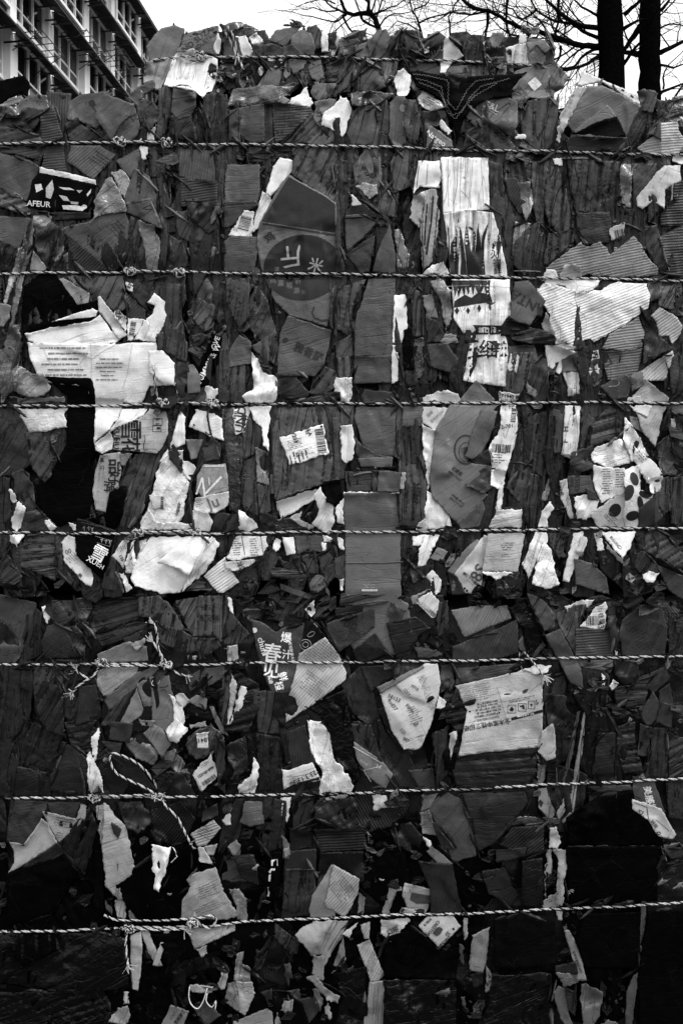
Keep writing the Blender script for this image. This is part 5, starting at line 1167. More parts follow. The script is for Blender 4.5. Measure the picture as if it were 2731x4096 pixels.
a5|F30|140|1100,560 1200,390 1170,350 1190,325 1350,270 1400,420 1495,570 1430,600 1110,600|torn_board|large pale torn board above the eighth rope left of centre
a5|F30|130|1185,655 1475,630 1475,670 1220,790 1190,700|torn_board|lower end of the large pale torn board below the eighth rope
a5|C70|110|1435,410 1500,405 1550,480 1550,610 1490,600 1480,500|plastic_film|veined shrivelled film right of the large pale torn board
a5|C80|130|1230,790 1300,760 1300,810 1265,840|crumpled_paper|small striped oval scrap under the large pale torn board
a5|C80|140|1365,1000 1410,870 1440,920 1410,1030 1385,1040|paper_scrap|pale standing petal shaped scrap near the bottom left of centre
a5|C85|115|1465,980 1480,820 1530,800 1520,880 1568,900 1568,1000|plastic_film|grey twisted upper wrap near the bottom left of centre
a5|F75|135|1480,985 1580,990 1600,1060 1540,1200 1500,1180|plastic_film|smooth grey folded bag near the bottom left of centre
a5|C60|110|1410,1110 1430,1000 1470,990 1510,1150 1490,1175|cardboard_scrap|grey torn scrap with ribs left of the smooth folded bag
a5|F15|140|1190,1010 1340,1020 1330,1060 1240,1060 1190,1040|face_mask|crumpled pale face mask lying near the bottom left
a5|F30|55|1210,1150 1290,1120 1380,1200 1300,1254 1250,1200|flattened_box|grey card under the face mask at the bottom
a5|F65|90|1020,1254 1075,1145 1180,1180 1130,1300 1020,1300|printed_card|grey printed card at the bottom edge left of centre
a5|P86|140|775,1055 812,1055 810,1130 775,1130|paper_scrap|small pale upright tab near the bottom left
a5|C70|120|680,1245 740,1150 800,1140 820,1200 790,1270|crumpled_paper|torn grey rag of paper at the bottom left
a5|F80|62|665,480 705,540 700,570 670,530|paper_scrap|thin dim sliver left of the pale lower tail
a5|C20|8|950,700 1150,680 1160,800 1060,900 1080,820|dark_board|black printed carton below the eighth rope behind the strips
b5|F60|120|525,540 545,450 670,255 690,260 690,580 540,590|white_board|pale board behind the ribbed rounded board above the eighth rope
b5|R48|150|625,490 650,400 680,255 840,345 835,430 770,560 740,580 630,520|white_board|ribbed pale board with rounded corners above the eighth rope
b5|F86|100|840,430 880,465 865,570 830,560|cardboard_scrap|small grey chip at the right of the ribbed rounded board
b5|C60|135|440,700 500,640 550,610 770,605 740,700 650,840 620,900 600,820 550,830|torn_board|pale torn board spreading below the eighth rope at centre
b5|F85|125|555,820 620,830 620,950 610,990 545,940|paper_sheet|narrow pale tail under the pale torn board
b5|F85|90|685,880 740,710 750,850 720,890|cardboard_scrap|grey narrow blade right of the pale torn board
b5|F40|160|727,690 835,615 780,718|paper_scrap|small white triangle just below the eighth rope at centre
b5|C40|115|510,960 570,940 620,1020 720,1080 710,1125 640,1110 600,1060|crumpled_paper|grey twisted ribbon of board near the bottom centre
b5|C60|120|550,1040 570,1030 615,1100 600,1175 570,1120|crumpled_paper|curled grey ribbon end near the bottom centre
b5|C70|140|625,1150 645,1120 668,1210 660,1230 630,1190|paper_scrap|tiny white twist at the bottom centre
b5|F80|48|455,1110 560,1090 590,1160 520,1254 465,1254|flattened_box|dim brown panel at the bottom centre left of the twist
b5|C75|100|350,1170 370,1110 430,1100 420,1180 375,1190|paper_scrap|small grey crumple at the bottom left of centre
b5|C70|60|370,890 410,880 430,1000 400,1010|crumpled_card|dim crumpled strip at the bottom left of centre
b5|C70|50|390,1050 460,1040 470,1100 410,1110|crumpled_card|dim torn bit above the small grey crumple
b5|P70|44|265,650 320,630 440,720 485,800 410,812 350,750|folded_card|dim grey slanted strip under the eighth rope left of centre
b5|F8|95|60,1254 60,1240 260,1165 290,1190 295,1290 60,1290|white_board|rounded grey box corner at the bottom edge left of centre
b5|F70|110|310,1230 330,1180 350,1254 315,1270|paper_scrap|tiny grey pointed chip at the bottom beside the box corner
b5|P86|44|365,530 385,290 560,290 520,575|flattened_box|dark finely ribbed box left of the ribbed rounded board
b5|R60|140|850,635 910,615 905,720 870,720|cardboard_scrap|short ribbed scrap just below the eighth rope
b5|R62|150|828,762 905,725 1000,945 965,985 910,990|white_board|upper bent piece of the ribbed pale strip near the bottom
b5|R86|140|905,995 1000,980 990,1254 990,1300 860,1300|white_board|lower straight piece of the ribbed pale strip at the bottom
b5|C60|130|985,560 1015,450 1035,380 1110,400 1120,430 1060,540 1010,590|crumpled_paper|pale crumpled card left of the small picture box
b5|F60|8|1035,540 1080,430 1125,430 1110,520 1060,565|dark_board|black notch between the crumpled card and the picture box
b5|F6|140|1110,440 1125,370 1293,410 1275,530 1255,560 1150,545|printed_box|small pale picture box just above the eighth rope
b5|C30|160|980,600 1130,590 1160,600 1110,660 1040,740 975,690|crumpled_paper|white crumpled printed paper just below the eighth rope
b5|C60|150|1110,520 1200,550 1180,565 1095,560|crumpled_paper|white crumple under the small picture box on the eighth rope
b5|F75|130|955,290 985,280 1010,310 995,355 970,355|crumpled_paper|small dim grey crumple above the crumpled card
b5|F42|155|1212,640 1270,580 1430,578 1478,640 1345,785|printed_card|pale medicine carton side with capital letters below the eighth rope
b5|F84|130|1495,590 1520,590 1525,690 1500,735|paper_scrap|small pale upright scrap right of the medicine carton
b5|R80|38|1215,240 1420,260 1480,550 1290,550 1290,410|flattened_box|dark finely ribbed box above the eighth rope right of centre
b5|F60|70|360,70 400,140 400,210 365,210|crumpled_paper|small grey shiny bit left of the dark small ribbed square
b5|C70|100|365,165 400,140 410,190 375,220|paper_scrap|small pale chip left of the dark small ribbed square
b5|P86|12|250,190 350,180 330,460 250,470|printed_card|black strip with white lettering in the lower middle left
b5|F8|30|60,200 180,200 210,380 100,330|folded_card|dark grey plain fold left of the black strip with white lettering
b5|C80|120|200,290 170,290 205,250 215,260|paper_scrap|tiny white corner left of the black lettering strip
b5|C20|60|1325,1060 1400,1035 1420,1060 1380,1080|paper_scrap|dim twisted scrap near the bottom right of centre
b5|F20|50|720,940 800,895 800,920 740,965|cardboard_scrap|dim small blade near the bottom centre
b5|C70|40|230,1060 290,1040 290,1100 270,1095|cardboard_scrap|dim triangle near the bottom left of centre
c5|F82|115|245,700 355,645 345,800 315,935 230,915 235,800|crumpled_paper|pale leaf shaped printed bag below the eighth rope at right
c5|F50|130|335,890 410,1010 332,1060|printed_card|small grey card with a barcode near the bottom right
c5|F86|30|235,950 305,935 310,1000 260,1030|folded_card|dim fold under the pale leaf shaped bag
c5|F86|40|0,0 40,0 130,150 60,160|folded_card|dim fold at the base of the large leaning box side
c5|F72|100|820,670 855,668 910,770 963,980 900,985 880,860|printed_card|narrow grey card with a line of characters at the lower right
c5|F86|30|775,890 890,870 900,940 775,940|flattened_box|dim flat tape square beside the narrow character card
c5|C30|72|775,940 895,935 900,990 830,1018|plastic_film|dim grey crumpled sack under the tape square
c5|F78|75|757,1065 790,1025 830,1040 850,1200 880,1260 830,1260 800,1210|white_board|grey narrow board at the bottom right of centre
c5|F80|42|830,1040 890,1060 888,1200 850,1160|cardboard_scrap|dim grey blade right of the narrow bottom board
c5|C80|72|932,1010 960,1010 1060,1060 1040,1180 1010,1260 940,1260|crumpled_paper|crumpled grey paper at the bottom edge right of centre
c5|F86|170|770,545 808,545 808,605 780,600|paper_scrap|small white tab hanging under the eighth rope at right
c5|F86|75|1310,460 1335,500 1325,650 1295,780 1300,640|wood_strip|upper part of the long thin grey strip at the lower right
c5|C84|80|1290,780 1315,770 1305,900 1290,870|wood_strip|broken middle of the long thin grey strip at the lower right
c5|F84|62|1215,1060 1250,970 1298,925 1270,1060 1245,1254 1240,1300 1205,1300|wood_strip|lower wide part of the long thin grey strip at the lower right
c5|F10|16|390,600 560,560 760,600 760,870 560,900 390,900|dark_board|black box side below the eighth rope right of the pale leaf shaped bag
c5|F20|100|1500,405 1568,360 1568,400|paper_scrap|small grey pointed scrap at the right edge above the eighth rope
c5|C50|90|1410,380 1435,310 1440,350 1480,345 1440,375|paper_scrap|tiny twisted grey scrap near the right edge above the eighth rope
c5|F20|22|560,240 680,220 690,500 560,510|folded_card|dim black card left of the torn pale column
c5|C30|34|310,300 450,280 530,450 480,520 350,420|crumpled_card|dim crossed folds above the eighth rope right of centre
c5|F84|100|190,600 220,620 210,720 195,730|paper_scrap|thin pale sliver beside the pale leaf shaped bag
c5|F84|52|165,760 190,780 190,880 175,850|paper_scrap|dim sliver below the thin pale one
c5|F84|62|180,1090 198,1090 200,1150 185,1130|paper_scrap|dim tiny sliver near the bottom right of centre
c5|F5|40|240,1190 300,1185 295,1218 255,1220|paper_scrap|tiny dim tag at the bottom right of centre
c5|F10|80|1060,1254 1100,1235 1150,1254 1100,1300|paper_scrap|tiny grey piece at the bottom edge at right
c5|F20|24|550,950 700,935 705,990 640,985|folded_card|dim thin fold near the bottom right
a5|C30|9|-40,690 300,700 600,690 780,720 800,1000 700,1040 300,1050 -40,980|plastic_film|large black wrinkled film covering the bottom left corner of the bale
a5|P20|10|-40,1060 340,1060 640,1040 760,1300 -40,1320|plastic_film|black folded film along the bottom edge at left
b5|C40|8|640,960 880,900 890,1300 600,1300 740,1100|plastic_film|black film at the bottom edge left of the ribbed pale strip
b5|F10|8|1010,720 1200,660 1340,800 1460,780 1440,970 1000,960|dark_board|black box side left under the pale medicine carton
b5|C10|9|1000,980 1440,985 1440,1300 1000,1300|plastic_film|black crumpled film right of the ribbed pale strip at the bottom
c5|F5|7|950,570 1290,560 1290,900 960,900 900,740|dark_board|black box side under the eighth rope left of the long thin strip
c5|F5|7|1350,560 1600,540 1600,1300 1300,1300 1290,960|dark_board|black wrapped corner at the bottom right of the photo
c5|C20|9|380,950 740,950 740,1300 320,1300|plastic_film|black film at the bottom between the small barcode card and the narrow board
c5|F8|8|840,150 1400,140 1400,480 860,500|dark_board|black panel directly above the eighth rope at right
"""
PRINTS=r"""
T|a0|1270,220|42|38|30|NO SUZANO
T|a0|1290,255|30|38|34|INDUSTRIAL
T|a0|1068,700|28|78|14|2023·NO.OWHO
G|a0|12|556,640 575,626 590,628 604,662 585,662 610,700 600,706 578,668 562,664
S|a0|14|3|540,655 536,646 545,640
D|a0|635,1010|150,80|-33|25|20
T|b0|1168,308|42|0|12|A
E|b0|12|1045,508|40,34|20
T|b0|1046,505|40|70|170|EU
T|b0|116,205|22|10|22|纸
T|b0|1320,872|48|-35|225|Natgeo
D|b0|1310,905|70,20|-35|190|10
D|b0|1290,640|110,70|-30|30|14
O|b0|24|345,712|30,24|0|3
O|b0|24|345,765|30,20|0|3
T|b0|345,830|26|0|22|↑↑
D|b0|440,745|120,130|-3|26|26
S|b0|18|26|865,1040 885,1080 905,1100 950,1095
S|b0|18|26|895,900 940,1000 950,1095
E|b0|110|1112,678|18,24|0
E|b0|105|1122,775|12,20|0
G|b0|105|1032,868 1130,920 1130,950 1050,930
T|c0|582,470|28|30|15|pear
G|c0|200|592,522 640,482 682,530 635,572
S|c0|95|10|610,500 665,555
S|c0|95|10|668,505 612,555
B|c0|560,580|95,40|-38
T|c0|372,668|44|-22|150|S&L
S|c0|140|3|290,650 400,720
T|c0|262,905|28|-22|10|FOR A
T|c0|405,832|32|50|14|R
T|c0|438,873|32|50|14|8
T|c0|475,910|32|50|14|7
O|c0|14|405,832|22,22|0|3
O|c0|14|438,873|22,22|0|3
T|c1|975,110|95|0|8|心
T|c1|1088,95|98|0|8|轻
T|c1|1158,88|90|0|8|力
T|a1|235,180|36|-4|200|LAFEUR
G|a1|190|370,75 440,80 470,95 400,92
G|a1|170|370,125 420,135 440,165 400,160
G|a1|200|545,120 575,85 570,110 550,135
G|a1|150|480,95 520,95 500,115
G|a1|190|220,60 260,55 270,90 230,110
G|a1|170|290,80 330,30 340,90 320,150 290,140
G|a1|210|390,190 480,190 540,205 520,225 400,215
G|a1|150|440,165 495,170 490,185 450,182
E|a1|190|530,200|18,14|0
D|a1|740,350|120,90|-48|40|22
S|a1|42|2|560,395 650,330 720,300 790,330
S|a1|42|2|600,470 690,390 740,370 790,400
S|a1|42|2|520,450 640,400 700,500
T|a1|742,868|30|-72|30|AZA
D|a1|765,905|40,70|-65|60|12
B|a1|832,965|90,35|80
B|a1|815,692|50,24|60
T|a1|845,500|42|-62|10|有限公司
T|a1|862,690|34|45|12|限公司
T|a1|935,700|34|50|12|浙江
T|a1|1308,1185|40|62|215|TUMMY & W
T|a1|1352,1052|32|68|190|OVE
T|a1|1285,1245|16|62|180|LULUM
D|a1|400,1190|320,220|0|120|34
D|a1|690,1230|180,160|0|120|26
E|b1|16*|488,580|246,205|5
G|b1|30*|232,285 400,12 620,132 690,182 690,362 235,292
S|b1|95|7|235,295 690,366
S|b1|30|7|235,306 690,378
T|b1|415,512|140|185|150|斤
T|b1|570,565|90|-15|150|米
T|b1|325,590|30|0|95|清
T|b1|298,662|40|10|90|鸡
T|b1|350,678|40|0|90|嘉
T|b1|402,692|40|0|90|福
T|b1|458,665|40|20|90|养
T|b1|450,725|38|0|90|源
T|b1|490,735|34|0|85|米
T|b1|278,390|62|35|20|鸡
T|b1|352,180|34|180|85|2-5
S|b1|28|9|560,825 545,860 560,895 610,915 660,905
T|b1|525,1110|62|-25|18|雅香醛
T|b1|378,1035|34|-60|20|香
T|b1|195,880|54|-10|26|圣口
B|b1|125,300|90,70|75
D|b1|55,335|30,60|75|70|10
D|b1|850,440|140,30|28|22|12
S|b1|120|6|770,475 900,400
T|c1|405,430|30|-5|40|正宗
T|c1|385,500|52|0|60|火
T|c1|400,550|52|0|60|锅
T|c1|405,600|50|0|60|鲜
G|c1|14|250,940 452,945 432,972 450,1000 255,1000 268,970
T|c1|340,972|36|180|210|器蔬鲜
T|c1|240,1095|110|10|5|三
T|c1|345,1090|115|0|5|细
T|c1|425,1090|100|0|5|辣
T|c1|592,800|62|152|8|ANTA
T|c1|512,1168|48|-12|10|2063
D|c1|500,1215|50,20|-12|60|9
T|c1|1005,1130|70|-80|185|风
T|c1|1010,1220|70|-80|185|来
T|c1|1085,1170|60|-60|10|口
B|c1|1170,370|60,60|10
E|c1|14|1145,450|50,32|-5
T|c1|1142,470|30|90|170|10
T|c1|765,465|30|-5|18|水果
D|c1|760,470|100,50|0|18|20
T|c1|1330,955|50|-15|14|土
T|a2|822,502|128|-90|10|雪
T|a2|822,610|118|-90|10|花
T|a2|735,520|36|-90|12|XUE
T|a2|730,605|36|-90|12|HUA
T|a2|728,730|92|-90|10|品
T|a2|722,800|84|-90|10|好
T|a2|690,858|74|-90|10|牌
T|a2|640,690|28|-90|20|啤
T|a2|640,738|28|-90|20|酒
O|a2|60|950,645|52,26|0|3
T|a2|990,448|26|90|14|↑↑
O|a2|14|990,450|30,22|0|3
O|a2|14|985,492|28,20|0|3
E|a2|14|995,490|12,8|0
S|a2|60|4|905,530 912,560 900,600 905,630
T|a2|1508,432|54|80|12|YUNDA
B|a2|1470,440|110,16|80
T|a2|1335,968|95|22|105|Ju
S|a2|225|12|1232,905 1270,800 1285,915
S|a2|225|14|1290,900 1390,795
S|a2|205|8|1310,800 1315,850
S|a2|205|8|1270,730 1410,728
D|a2|1245,960|60,60|10|90|12
B|a2|1018,958|80,18|88
T|a2|1120,995|22|75|30|中国邮政
T|a2|545,1118|28|0|120|↑↑
T|a2|580,1125|24|0|130|Y
S|a2|110|2|510,1080 640,1110 690,1130
T|a3|655,100|26|-15|130|↑↑
T|a3|690,105|24|-15|130|Y
S|a3|120|2|600,70 700,100 690,135 610,110
T|b2|110,442|50|80|12|YUNDA
B|b2|600,570|150,55|98
T|b2|437,545|26|-72|20|Y203
T|b2|515,510|26|-72|20|132
T|b2|530,515|24|-72|20|0 A
D|b2|440,590|130,60|14|70|11
D|b2|500,640|120,40|14|60|11
T|b2|455,662|34|5|12|SJ
E|b2|16|605,480|8,8|0
D|b2|1125,960|170,30|88|14|12
T|b2|1145,900|22|88|12|SC1133301
T|b2|1183,960|22|88|14|浙江杭州食品有限公司
T|b2|1208,900|22|88|14|生产许可编号
T|b2|1225,660|20|88|12|制造商11-145生产02
T|b2|1085,560|20|88|18|品管证
D|b2|1120,820|60,20|88|40|12
T|b2|1285,400|22|42|110|尽早
T|b2|1330,415|22|42|110|您可减少对
T|b2|1455,760|26|-38|20|记原浆
T|b2|1440,790|16|-38|20|RAW PULP
T|b2|1460,935|16|-38|22|净含量 800mL
T|b2|1450,955|16|-38|22|50mL/条×16条
D|b2|420,720|170,220|-75|34|26
S|b2|95|4|345,925 360,905 380,915 395,900 410,905
S|b2|95|4|430,895 450,880 475,885 500,870 540,865
O|b2|100|135,795|28,14|0|3
O|c2|18|205,625|74,94|0|4
O|c2|18|205,625|68,87|0|3
O|c2|22|205,640|44,62|0|3
E|c2|26|208,640|14,34|0
D|c2|205,640|60,60|20|26|10
T|c2|480,292|26|-5|14|E71940 02
B|c2|480,315|110,16|-4
T|c2|490,358|22|-4|14|YC
B|c2|505,410|80,30|85
T|c2|462,478|34|8|12|2-701
B|c2|425,615|120,50|-4
D|c2|415,680|100,80|-4|14|16
T|c2|860,570|2|0|12|-
T|c2|830,495|36|90|12|H
T|c2|828,570|36|90|12|F
T|c2|905,840|44|88|22|43051
T|c2|872,830|26|88|22|利利
E|c2|16|1262,808|24,44|20
E|c2|16|1225,895|32,52|-20
E|c2|16|1335,898|44,30|0
E|c2|14|1140,1005|36,44|-30
E|c2|16|1250,1040|42,30|20
E|c2|14|1300,965|18,50|10
D|c2|1090,825|70,160|2|60|15
D|c2|1165,800|60,130|2|40|15
D|c2|1110,1060|110,60|-48|90|14
D|c2|1305,670|90,60|-50|60|15
T|c2|800,880|22|-70|14|中牛牌
D|c2|845,960|90,20|-68|90|10
D|c2|880,600|60,60|88|120|10
O|c2|24|1270,480|10,8|0|2
O|c2|24|1300,490|10,8|0|2
S|c2|140|6|1100,230 1150,225 1170,210 1160,200
T|c2|1270,430|20|-10|24|月X
D|c2|1400,450|120,60|60|120|14
S|c2|30|3|1330,930 1395,930 1380,1090
T|a3|625,178|96|-28|225|雪
T|a3|588,228|34|-28|215|XUE
T|a3|640,262|28|-28|215|H
T|a3|765,208|28|-65|20|130
D|a3|760,150|40,60|-65|60|12
T|a3|430,165|30|20|90|00
D|a3|450,210|60,70|-45|90|14
T|a3|500,325|24|60|20|客服
T|a3|1305,515|40|0|24|请73
T|a3|1315,582|40|0|24|配兄弟
S|a3|26|4|600,565 640,540 660,548 705,520
O|a3|200|978,985|30,20|35|4
T|a3|980,985|22|35|200|北
S|a3|20|5|1000,1020 1040,1015 1055,1005
S|a3|20|4|1010,1040 1030,1030 1045,1050
D|b3|75,140|70,110|4|60|14
D|b3|185,140|70,110|4|60|14
S|b3|30|4|105,70 125,185
S|b3|40|3|225,70 240,175
T|b3|98,252|46|20|10|长
T|b3|385,705|66|-6|230|爆
T|b3|388,812|60|-4|230|汁
T|b3|295,800|118|-8|230|春
T|b3|288,905|110|-6|230|见
T|b3|235,755|54|-75|225|chun
T|b3|365,950|56|-75|230|鲜
T|b3|340,1010|56|-75|230|橙
T|b3|285,970|26|-75|220|精选
T|b3|418,800|22|-80|200|脐橙鲜果大果
E|b3|200|185,660|18,16|0
T|b3|795,610|84|-22|22|品
T|b3|805,700|80|-22|24|牌
T|b3|840,520|46|-20|20|品
O|b3|170|505,750|36,34|0|3
O|b3|160|505,750|20,18|0|3
O|b3|160|540,685|26,14|30|3
S|b3|170|3|555,615 580,640 590,660
D|b3|610,820|220,170|-36|110|16
D|b3|560,1020|220,130|-36|110|16
S|b3|120|3|540,920 600,1050
G|b3|190|857,402 955,402 955,416 857,416
D|b3|905,385|90,25|0|150|9
T|b3|603,372|20|20|24|合格
D|b3|1340,188|80,10|-25|26|9
T|b3|1060,1085|34|-25|70|58153
T|b3|1050,1125|34|-55|70|4ud37
T|b3|1140,1050|28|-50|80|1257
T|b3|1190,1020|26|-30|80|9716
T|b3|1160,1150|28|-50|80|50744
T|b4|1115,355|30|-50|70|125
T|b4|1135,405|28|-30|80|887
T|b4|1170,480|34|-48|70|1302
T|b4|1195,310|26|-10|90|4F
D|b4|1270,110|60,220|20|60|8
D|b4|1230,400|50,50|30|70|8
D|b4|1190,250|100,110|20|90|14
T|c3|285,300|80|60|70|8S
T|c3|245,345|20|-40|14|请撕下·中国邮政
D|c3|230,365|60,10|-40|30|8
E|c3|10|172,372|8,8|0
E|c3|10|198,398|8,8|0
E|c3|10|212,412|8,8|0
T|c3|130,380|22|85|110|中国平
T|c3|125,232|12|60|150|pink
D|c3|470,140|100,60|0|70|14
D|c3|455,195|80,30|0|80|14
E|c3|60|690,268|2,2|0
T|c3|1140,105|16|-50|60|BULUOC
O|c3|70|1168,138|16,10|-40|3
D|c3|1310,230|130,60|-50|20|12
T|c3|1050,625|36|-78|10|43
T|c3|1058,585|34|-78|10|往苗
B|c3|1000,600|80,60|3
D|c3|1050,530|50,40|3|20|10
T|c3|1395,700|34|62|22|GB/75023
D|c3|1310,700|120,150|30|20|20
T|c3|1390,570|30|15|22|品管
T|c3|1440,960|30|20|20|箱
E|c3|70|600,588|9,5|0
E|c3|60|612,560|9,7|0
E|c3|50|585,545|6,5|0
T|c4|338,312|36|190|10|全木浆中性复印纸
T|c4|345,272|15|190|24|Q/320581DVE003 合格
T|c4|340,250|15|190|24|本产品执行以下国际认证
T|c4|350,228|15|190|24|ISO 9001 质量管理体系
T|c4|345,208|15|190|24|ISO 14001 环境管理体系
T|c4|340,190|15|190|24|ISO 45001 职业健康
T|c4|340,172|15|190|24|EMAS 欧盟生态管理
D|c4|280,110|230,100|11|100|13
S|c4|90|2|400,75 465,290
D|c4|570,150|200,20|11|20|12
G|c4|12|488,268 686,216 688,234 492,286
T|c4|580,250|15|190|200|乐保火性显印制
O|c4|14|493,213|26,26|0|3
O|c4|14|558,202|26,26|0|3
O|c4|14|617,188|22,26|0|3
G|c4|12|478,215 492,198 508,212 500,228 484,226
G|c4|12|543,192 570,186 575,215 560,212 558,200 545,202
G|c4|12|606,182 626,180 618,200
T|c4|668,168|34|190|12|↑↑
G|c4|50|560,100 575,90 600,85 585,110 565,118
T|a4|1280,408|42|187|10|1841
D|a4|1268,380|60,20|7|40|10
T|a4|1292,608|26|214|14|468-00-021
B|a4|1312,658|100,26|34
D|a4|1285,560|80,30|34|60|10
D|a4|1250,700|30,40|34|60|8
D|a4|400,930|120,60|-12|70|16
D|a4|380,1010|80,40|-12|60|14
D|a4|1280,985|110,70|-30|50|14
T|b4|510,640|44|206|20|2023.3.13:30
S|b4|110|3|150,835 220,825
S|b4|110|3|165,912 225,900
O|b4|110|192,843|8,8|0|2
O|b4|110|215,838|8,8|0|2
O|b4|110|190,908|8,8|0|2
O|b4|110|214,904|8,8|0|2
S|b4|180|5|805,450 985,555
S|b4|170|4|860,600 985,570 1040,630
S|b4|160|4|870,600 915,670
T|b4|870,550|20|-35|150|生活家
T|b4|960,575|24|-20|170|24
D|b4|1270,910|70,110|0|20|9
T|c4|1350,750|52|-80|190|美居
T|c4|1372,810|46|-70|190|缤纷
S|c4|20|4|1262,760 1300,775
S|c4|20|4|1260,800 1340,830 1350,905
S|c4|20|4|1290,845 1320,860 1300,880 1290,845
S|c4|30|3|1400,910 1480,980
T|c4|1385,935|26|-50|50|时间
O|c4|14|1415,992|12,10|0|4
G|c4|14|655,800 672,780 692,800 678,830
T|c4|672,806|20|-60|160|S
D|c5|735,460|70,60|22|40|13
T|c5|860,425|26|22|150|以牛
D|c5|790,380|30,160|0|80|10
T|b5|1303,655|22|232|14|CRESTOR
G|b5|50|1300,685 1325,650 1345,645 1365,660 1350,690 1325,705
O|b5|130|1330,682|12,12|0|4
T|b5|1395,690|30|50|40|伐
T|b5|1370,745|22|45|20|瑞舒伐他汀
B|b5|1270,615|60,16|45
G|b5|14|1422,655 1434,648 1440,662 1428,668
G|b5|200|290,225 330,220 332,262 320,262 318,235 302,237 300,262 290,262
G|b5|200|272,300 290,278 315,280 312,292 292,292 285,310
G|b5|190|275,320 288,315 284,360 272,360
G|b5|190|262,400 275,395 270,410 280,430 276,455 258,450 268,430
D|b5|735,410|150,110|-52|90|15
D|b5|945,1120|230,40|88|80|11
D|b5|930,850|180,50|68|80|11
G|b5|50|1160,475 1170,430 1290,450 1280,500 1200,500
D|b5|1220,465|90,40|-5|24|10
E|b5|30|1225,545|26,14|0
T|b5|1050,670|34|20|14|口阳
D|b5|1075,650|40,30|20|30|9
D|a5|1300,420|160,80|20|80|14
D|a5|1330,520|240,60|20|90|14
T|a5|1128,1210|26|55|18|您的资格
D|a5|1090,1200|90,20|60|30|10
T|c5|905,865|18|-70|14|杭州市余杭区2023
T|c5|350,950|24|-65|20|110
B|c5|355,995|50,26|30
D|c5|300,720|60,60|40|30|9
T|c5|322,688|4|40|30|品
G|c1|26|157,268 168,330 172,420 160,560 158,638 112,638 106,520 112,430 140,380 150,320
G|c1|30|165,320 178,350 190,430 205,540 212,638 170,638 176,540 172,420
G|c1|22|212,268 214,330 225,400 245,520 252,638 214,638 206,520 196,420
G|c1|24|220,322 245,330 268,370 262,470 262,638 246,638 238,500 254,400 246,350 226,332
G|c1|20|290,285 284,330 300,420 300,640 262,640 258,520 270,430 274,350
G|c1|20|350,292 340,340 320,420 318,520 330,640 300,640 300,470 308,380 330,330
G|c1|40|88,300 100,340 104,440 110,560 106,640 96,640 98,420
G|c1|22|115,660 360,660 352,730 372,795 352,812 330,740 320,700 300,740 310,790 300,810 280,740 262,700 250,760 240,700 222,750 205,700 196,760 180,705 160,770 150,720 140,760
G|c1|20|135,790 200,750 240,770 285,735 340,745 362,800 395,798 360,818 330,800 130,832
G|c1|14|150,828 166,850 150,875 134,850
G|c1|14|218,830 232,850 220,872 206,850
G|c1|14|290,812 302,836 292,860 276,834
G|c1|14|352,800 366,830 362,850 348,830
S|c1|20|3|170,832 178,860
S|c1|20|3|200,830 190,850
S|c1|20|3|262,820 255,845
S|c1|110|3|158,-105 152,60 128,190
S|c1|90|2|95,-100 98,200
S|c1|120|2|250,-100 240,60 232,120 240,205
S|c1|130|2|300,-95 318,200
S|c1|70|2|175,95 225,150 235,205
S|c1|120|2|60,-100 62,180
S|b1|14|9|1268,180 1255,330 1250,440
S|b1|18|12|1305,130 1290,300 1262,500
S|b1|22|6|1335,200 1322,330 1300,520
S|b1|30|5|1240,200 1235,420 1245,590
S|b1|40|4|1215,-60 1200,80
S|b1|60|3|1270,-70 1262,60
S|c1|150|2|60,700 250,690 480,705
S|c1|160|2|380,660 390,880
S|c1|150|2|300,1000 320,1280
S|b3|36|5|760,242 1000,240 1120,233
S|b3|110|3|765,236 1000,234 1115,228
S|a1|150|2|570,1055 575,1180 572,1300
S|a1|160|2|830,1060 800,1250 770,1340
S|a1|140|2|270,1080 300,1150 330,1200
S|a1|120|2|720,1068 640,1110 580,1155 520,1130
"""
SKY,SUN,SANG,SAZ,SEL,EXPO,CL0,CL1=.11,1.5,10,58,56,0.12,7.2,18
# ------------------------------------------------------------------ every sheet one can single out
ROWMERGE={
 'lower half of the oval printed box below the third rope':('lower_panel',),
 'lower continuation of the tall smooth box side':('lower_panel',),
 'lower part of the white pepper box with black brushed characters':('lower_panel',),
}
MERGE={'lower half of the oval printed box below the third rope':'big cardboard box printed with a dark oval and white characters',
 'lower continuation of the tall smooth box side':'tall smooth box side below the square flap at centre',
 'lower part of the white pepper box with black brushed characters':'bright white box printed with long dark peppers',
 'lower tongue of the stained white box below the fourth rope':'large stained white box panel crossing the fourth rope at left',
 'curled white upper layer of the large white box at left':'',
 'black lower rim strip under the black rounded folder':'large black rounded folder at the left below the third rope',
 'blank white lower part of the barcode sticker strip':'long pale strip of barcode stickers crossing the right centre',
 'pale lower part of the rounded box with outlined letters':'grey rounded box with white triangular lines and large letters',
 'lower end of the large pale torn board below the eighth rope':'large pale torn board above the eighth rope left of centre',
 'long dark card strip hanging in front of the sixth rope at right':'upper end of the long dark card strip hanging over the sixth rope',
 'lower straight piece of the ribbed pale strip at the bottom':'upper bent piece of the ribbed pale strip near the bottom',
 'lower pale part of the hanging printed sheet at the lower right':'upper grey part of the hanging printed sheet with outlined characters',
 'short pointed lower tip of the long pale narrow strip':'long pale narrow strip crossing the seventh rope at right',
 'thin white upper edge of the smooth tall carton':'',
}
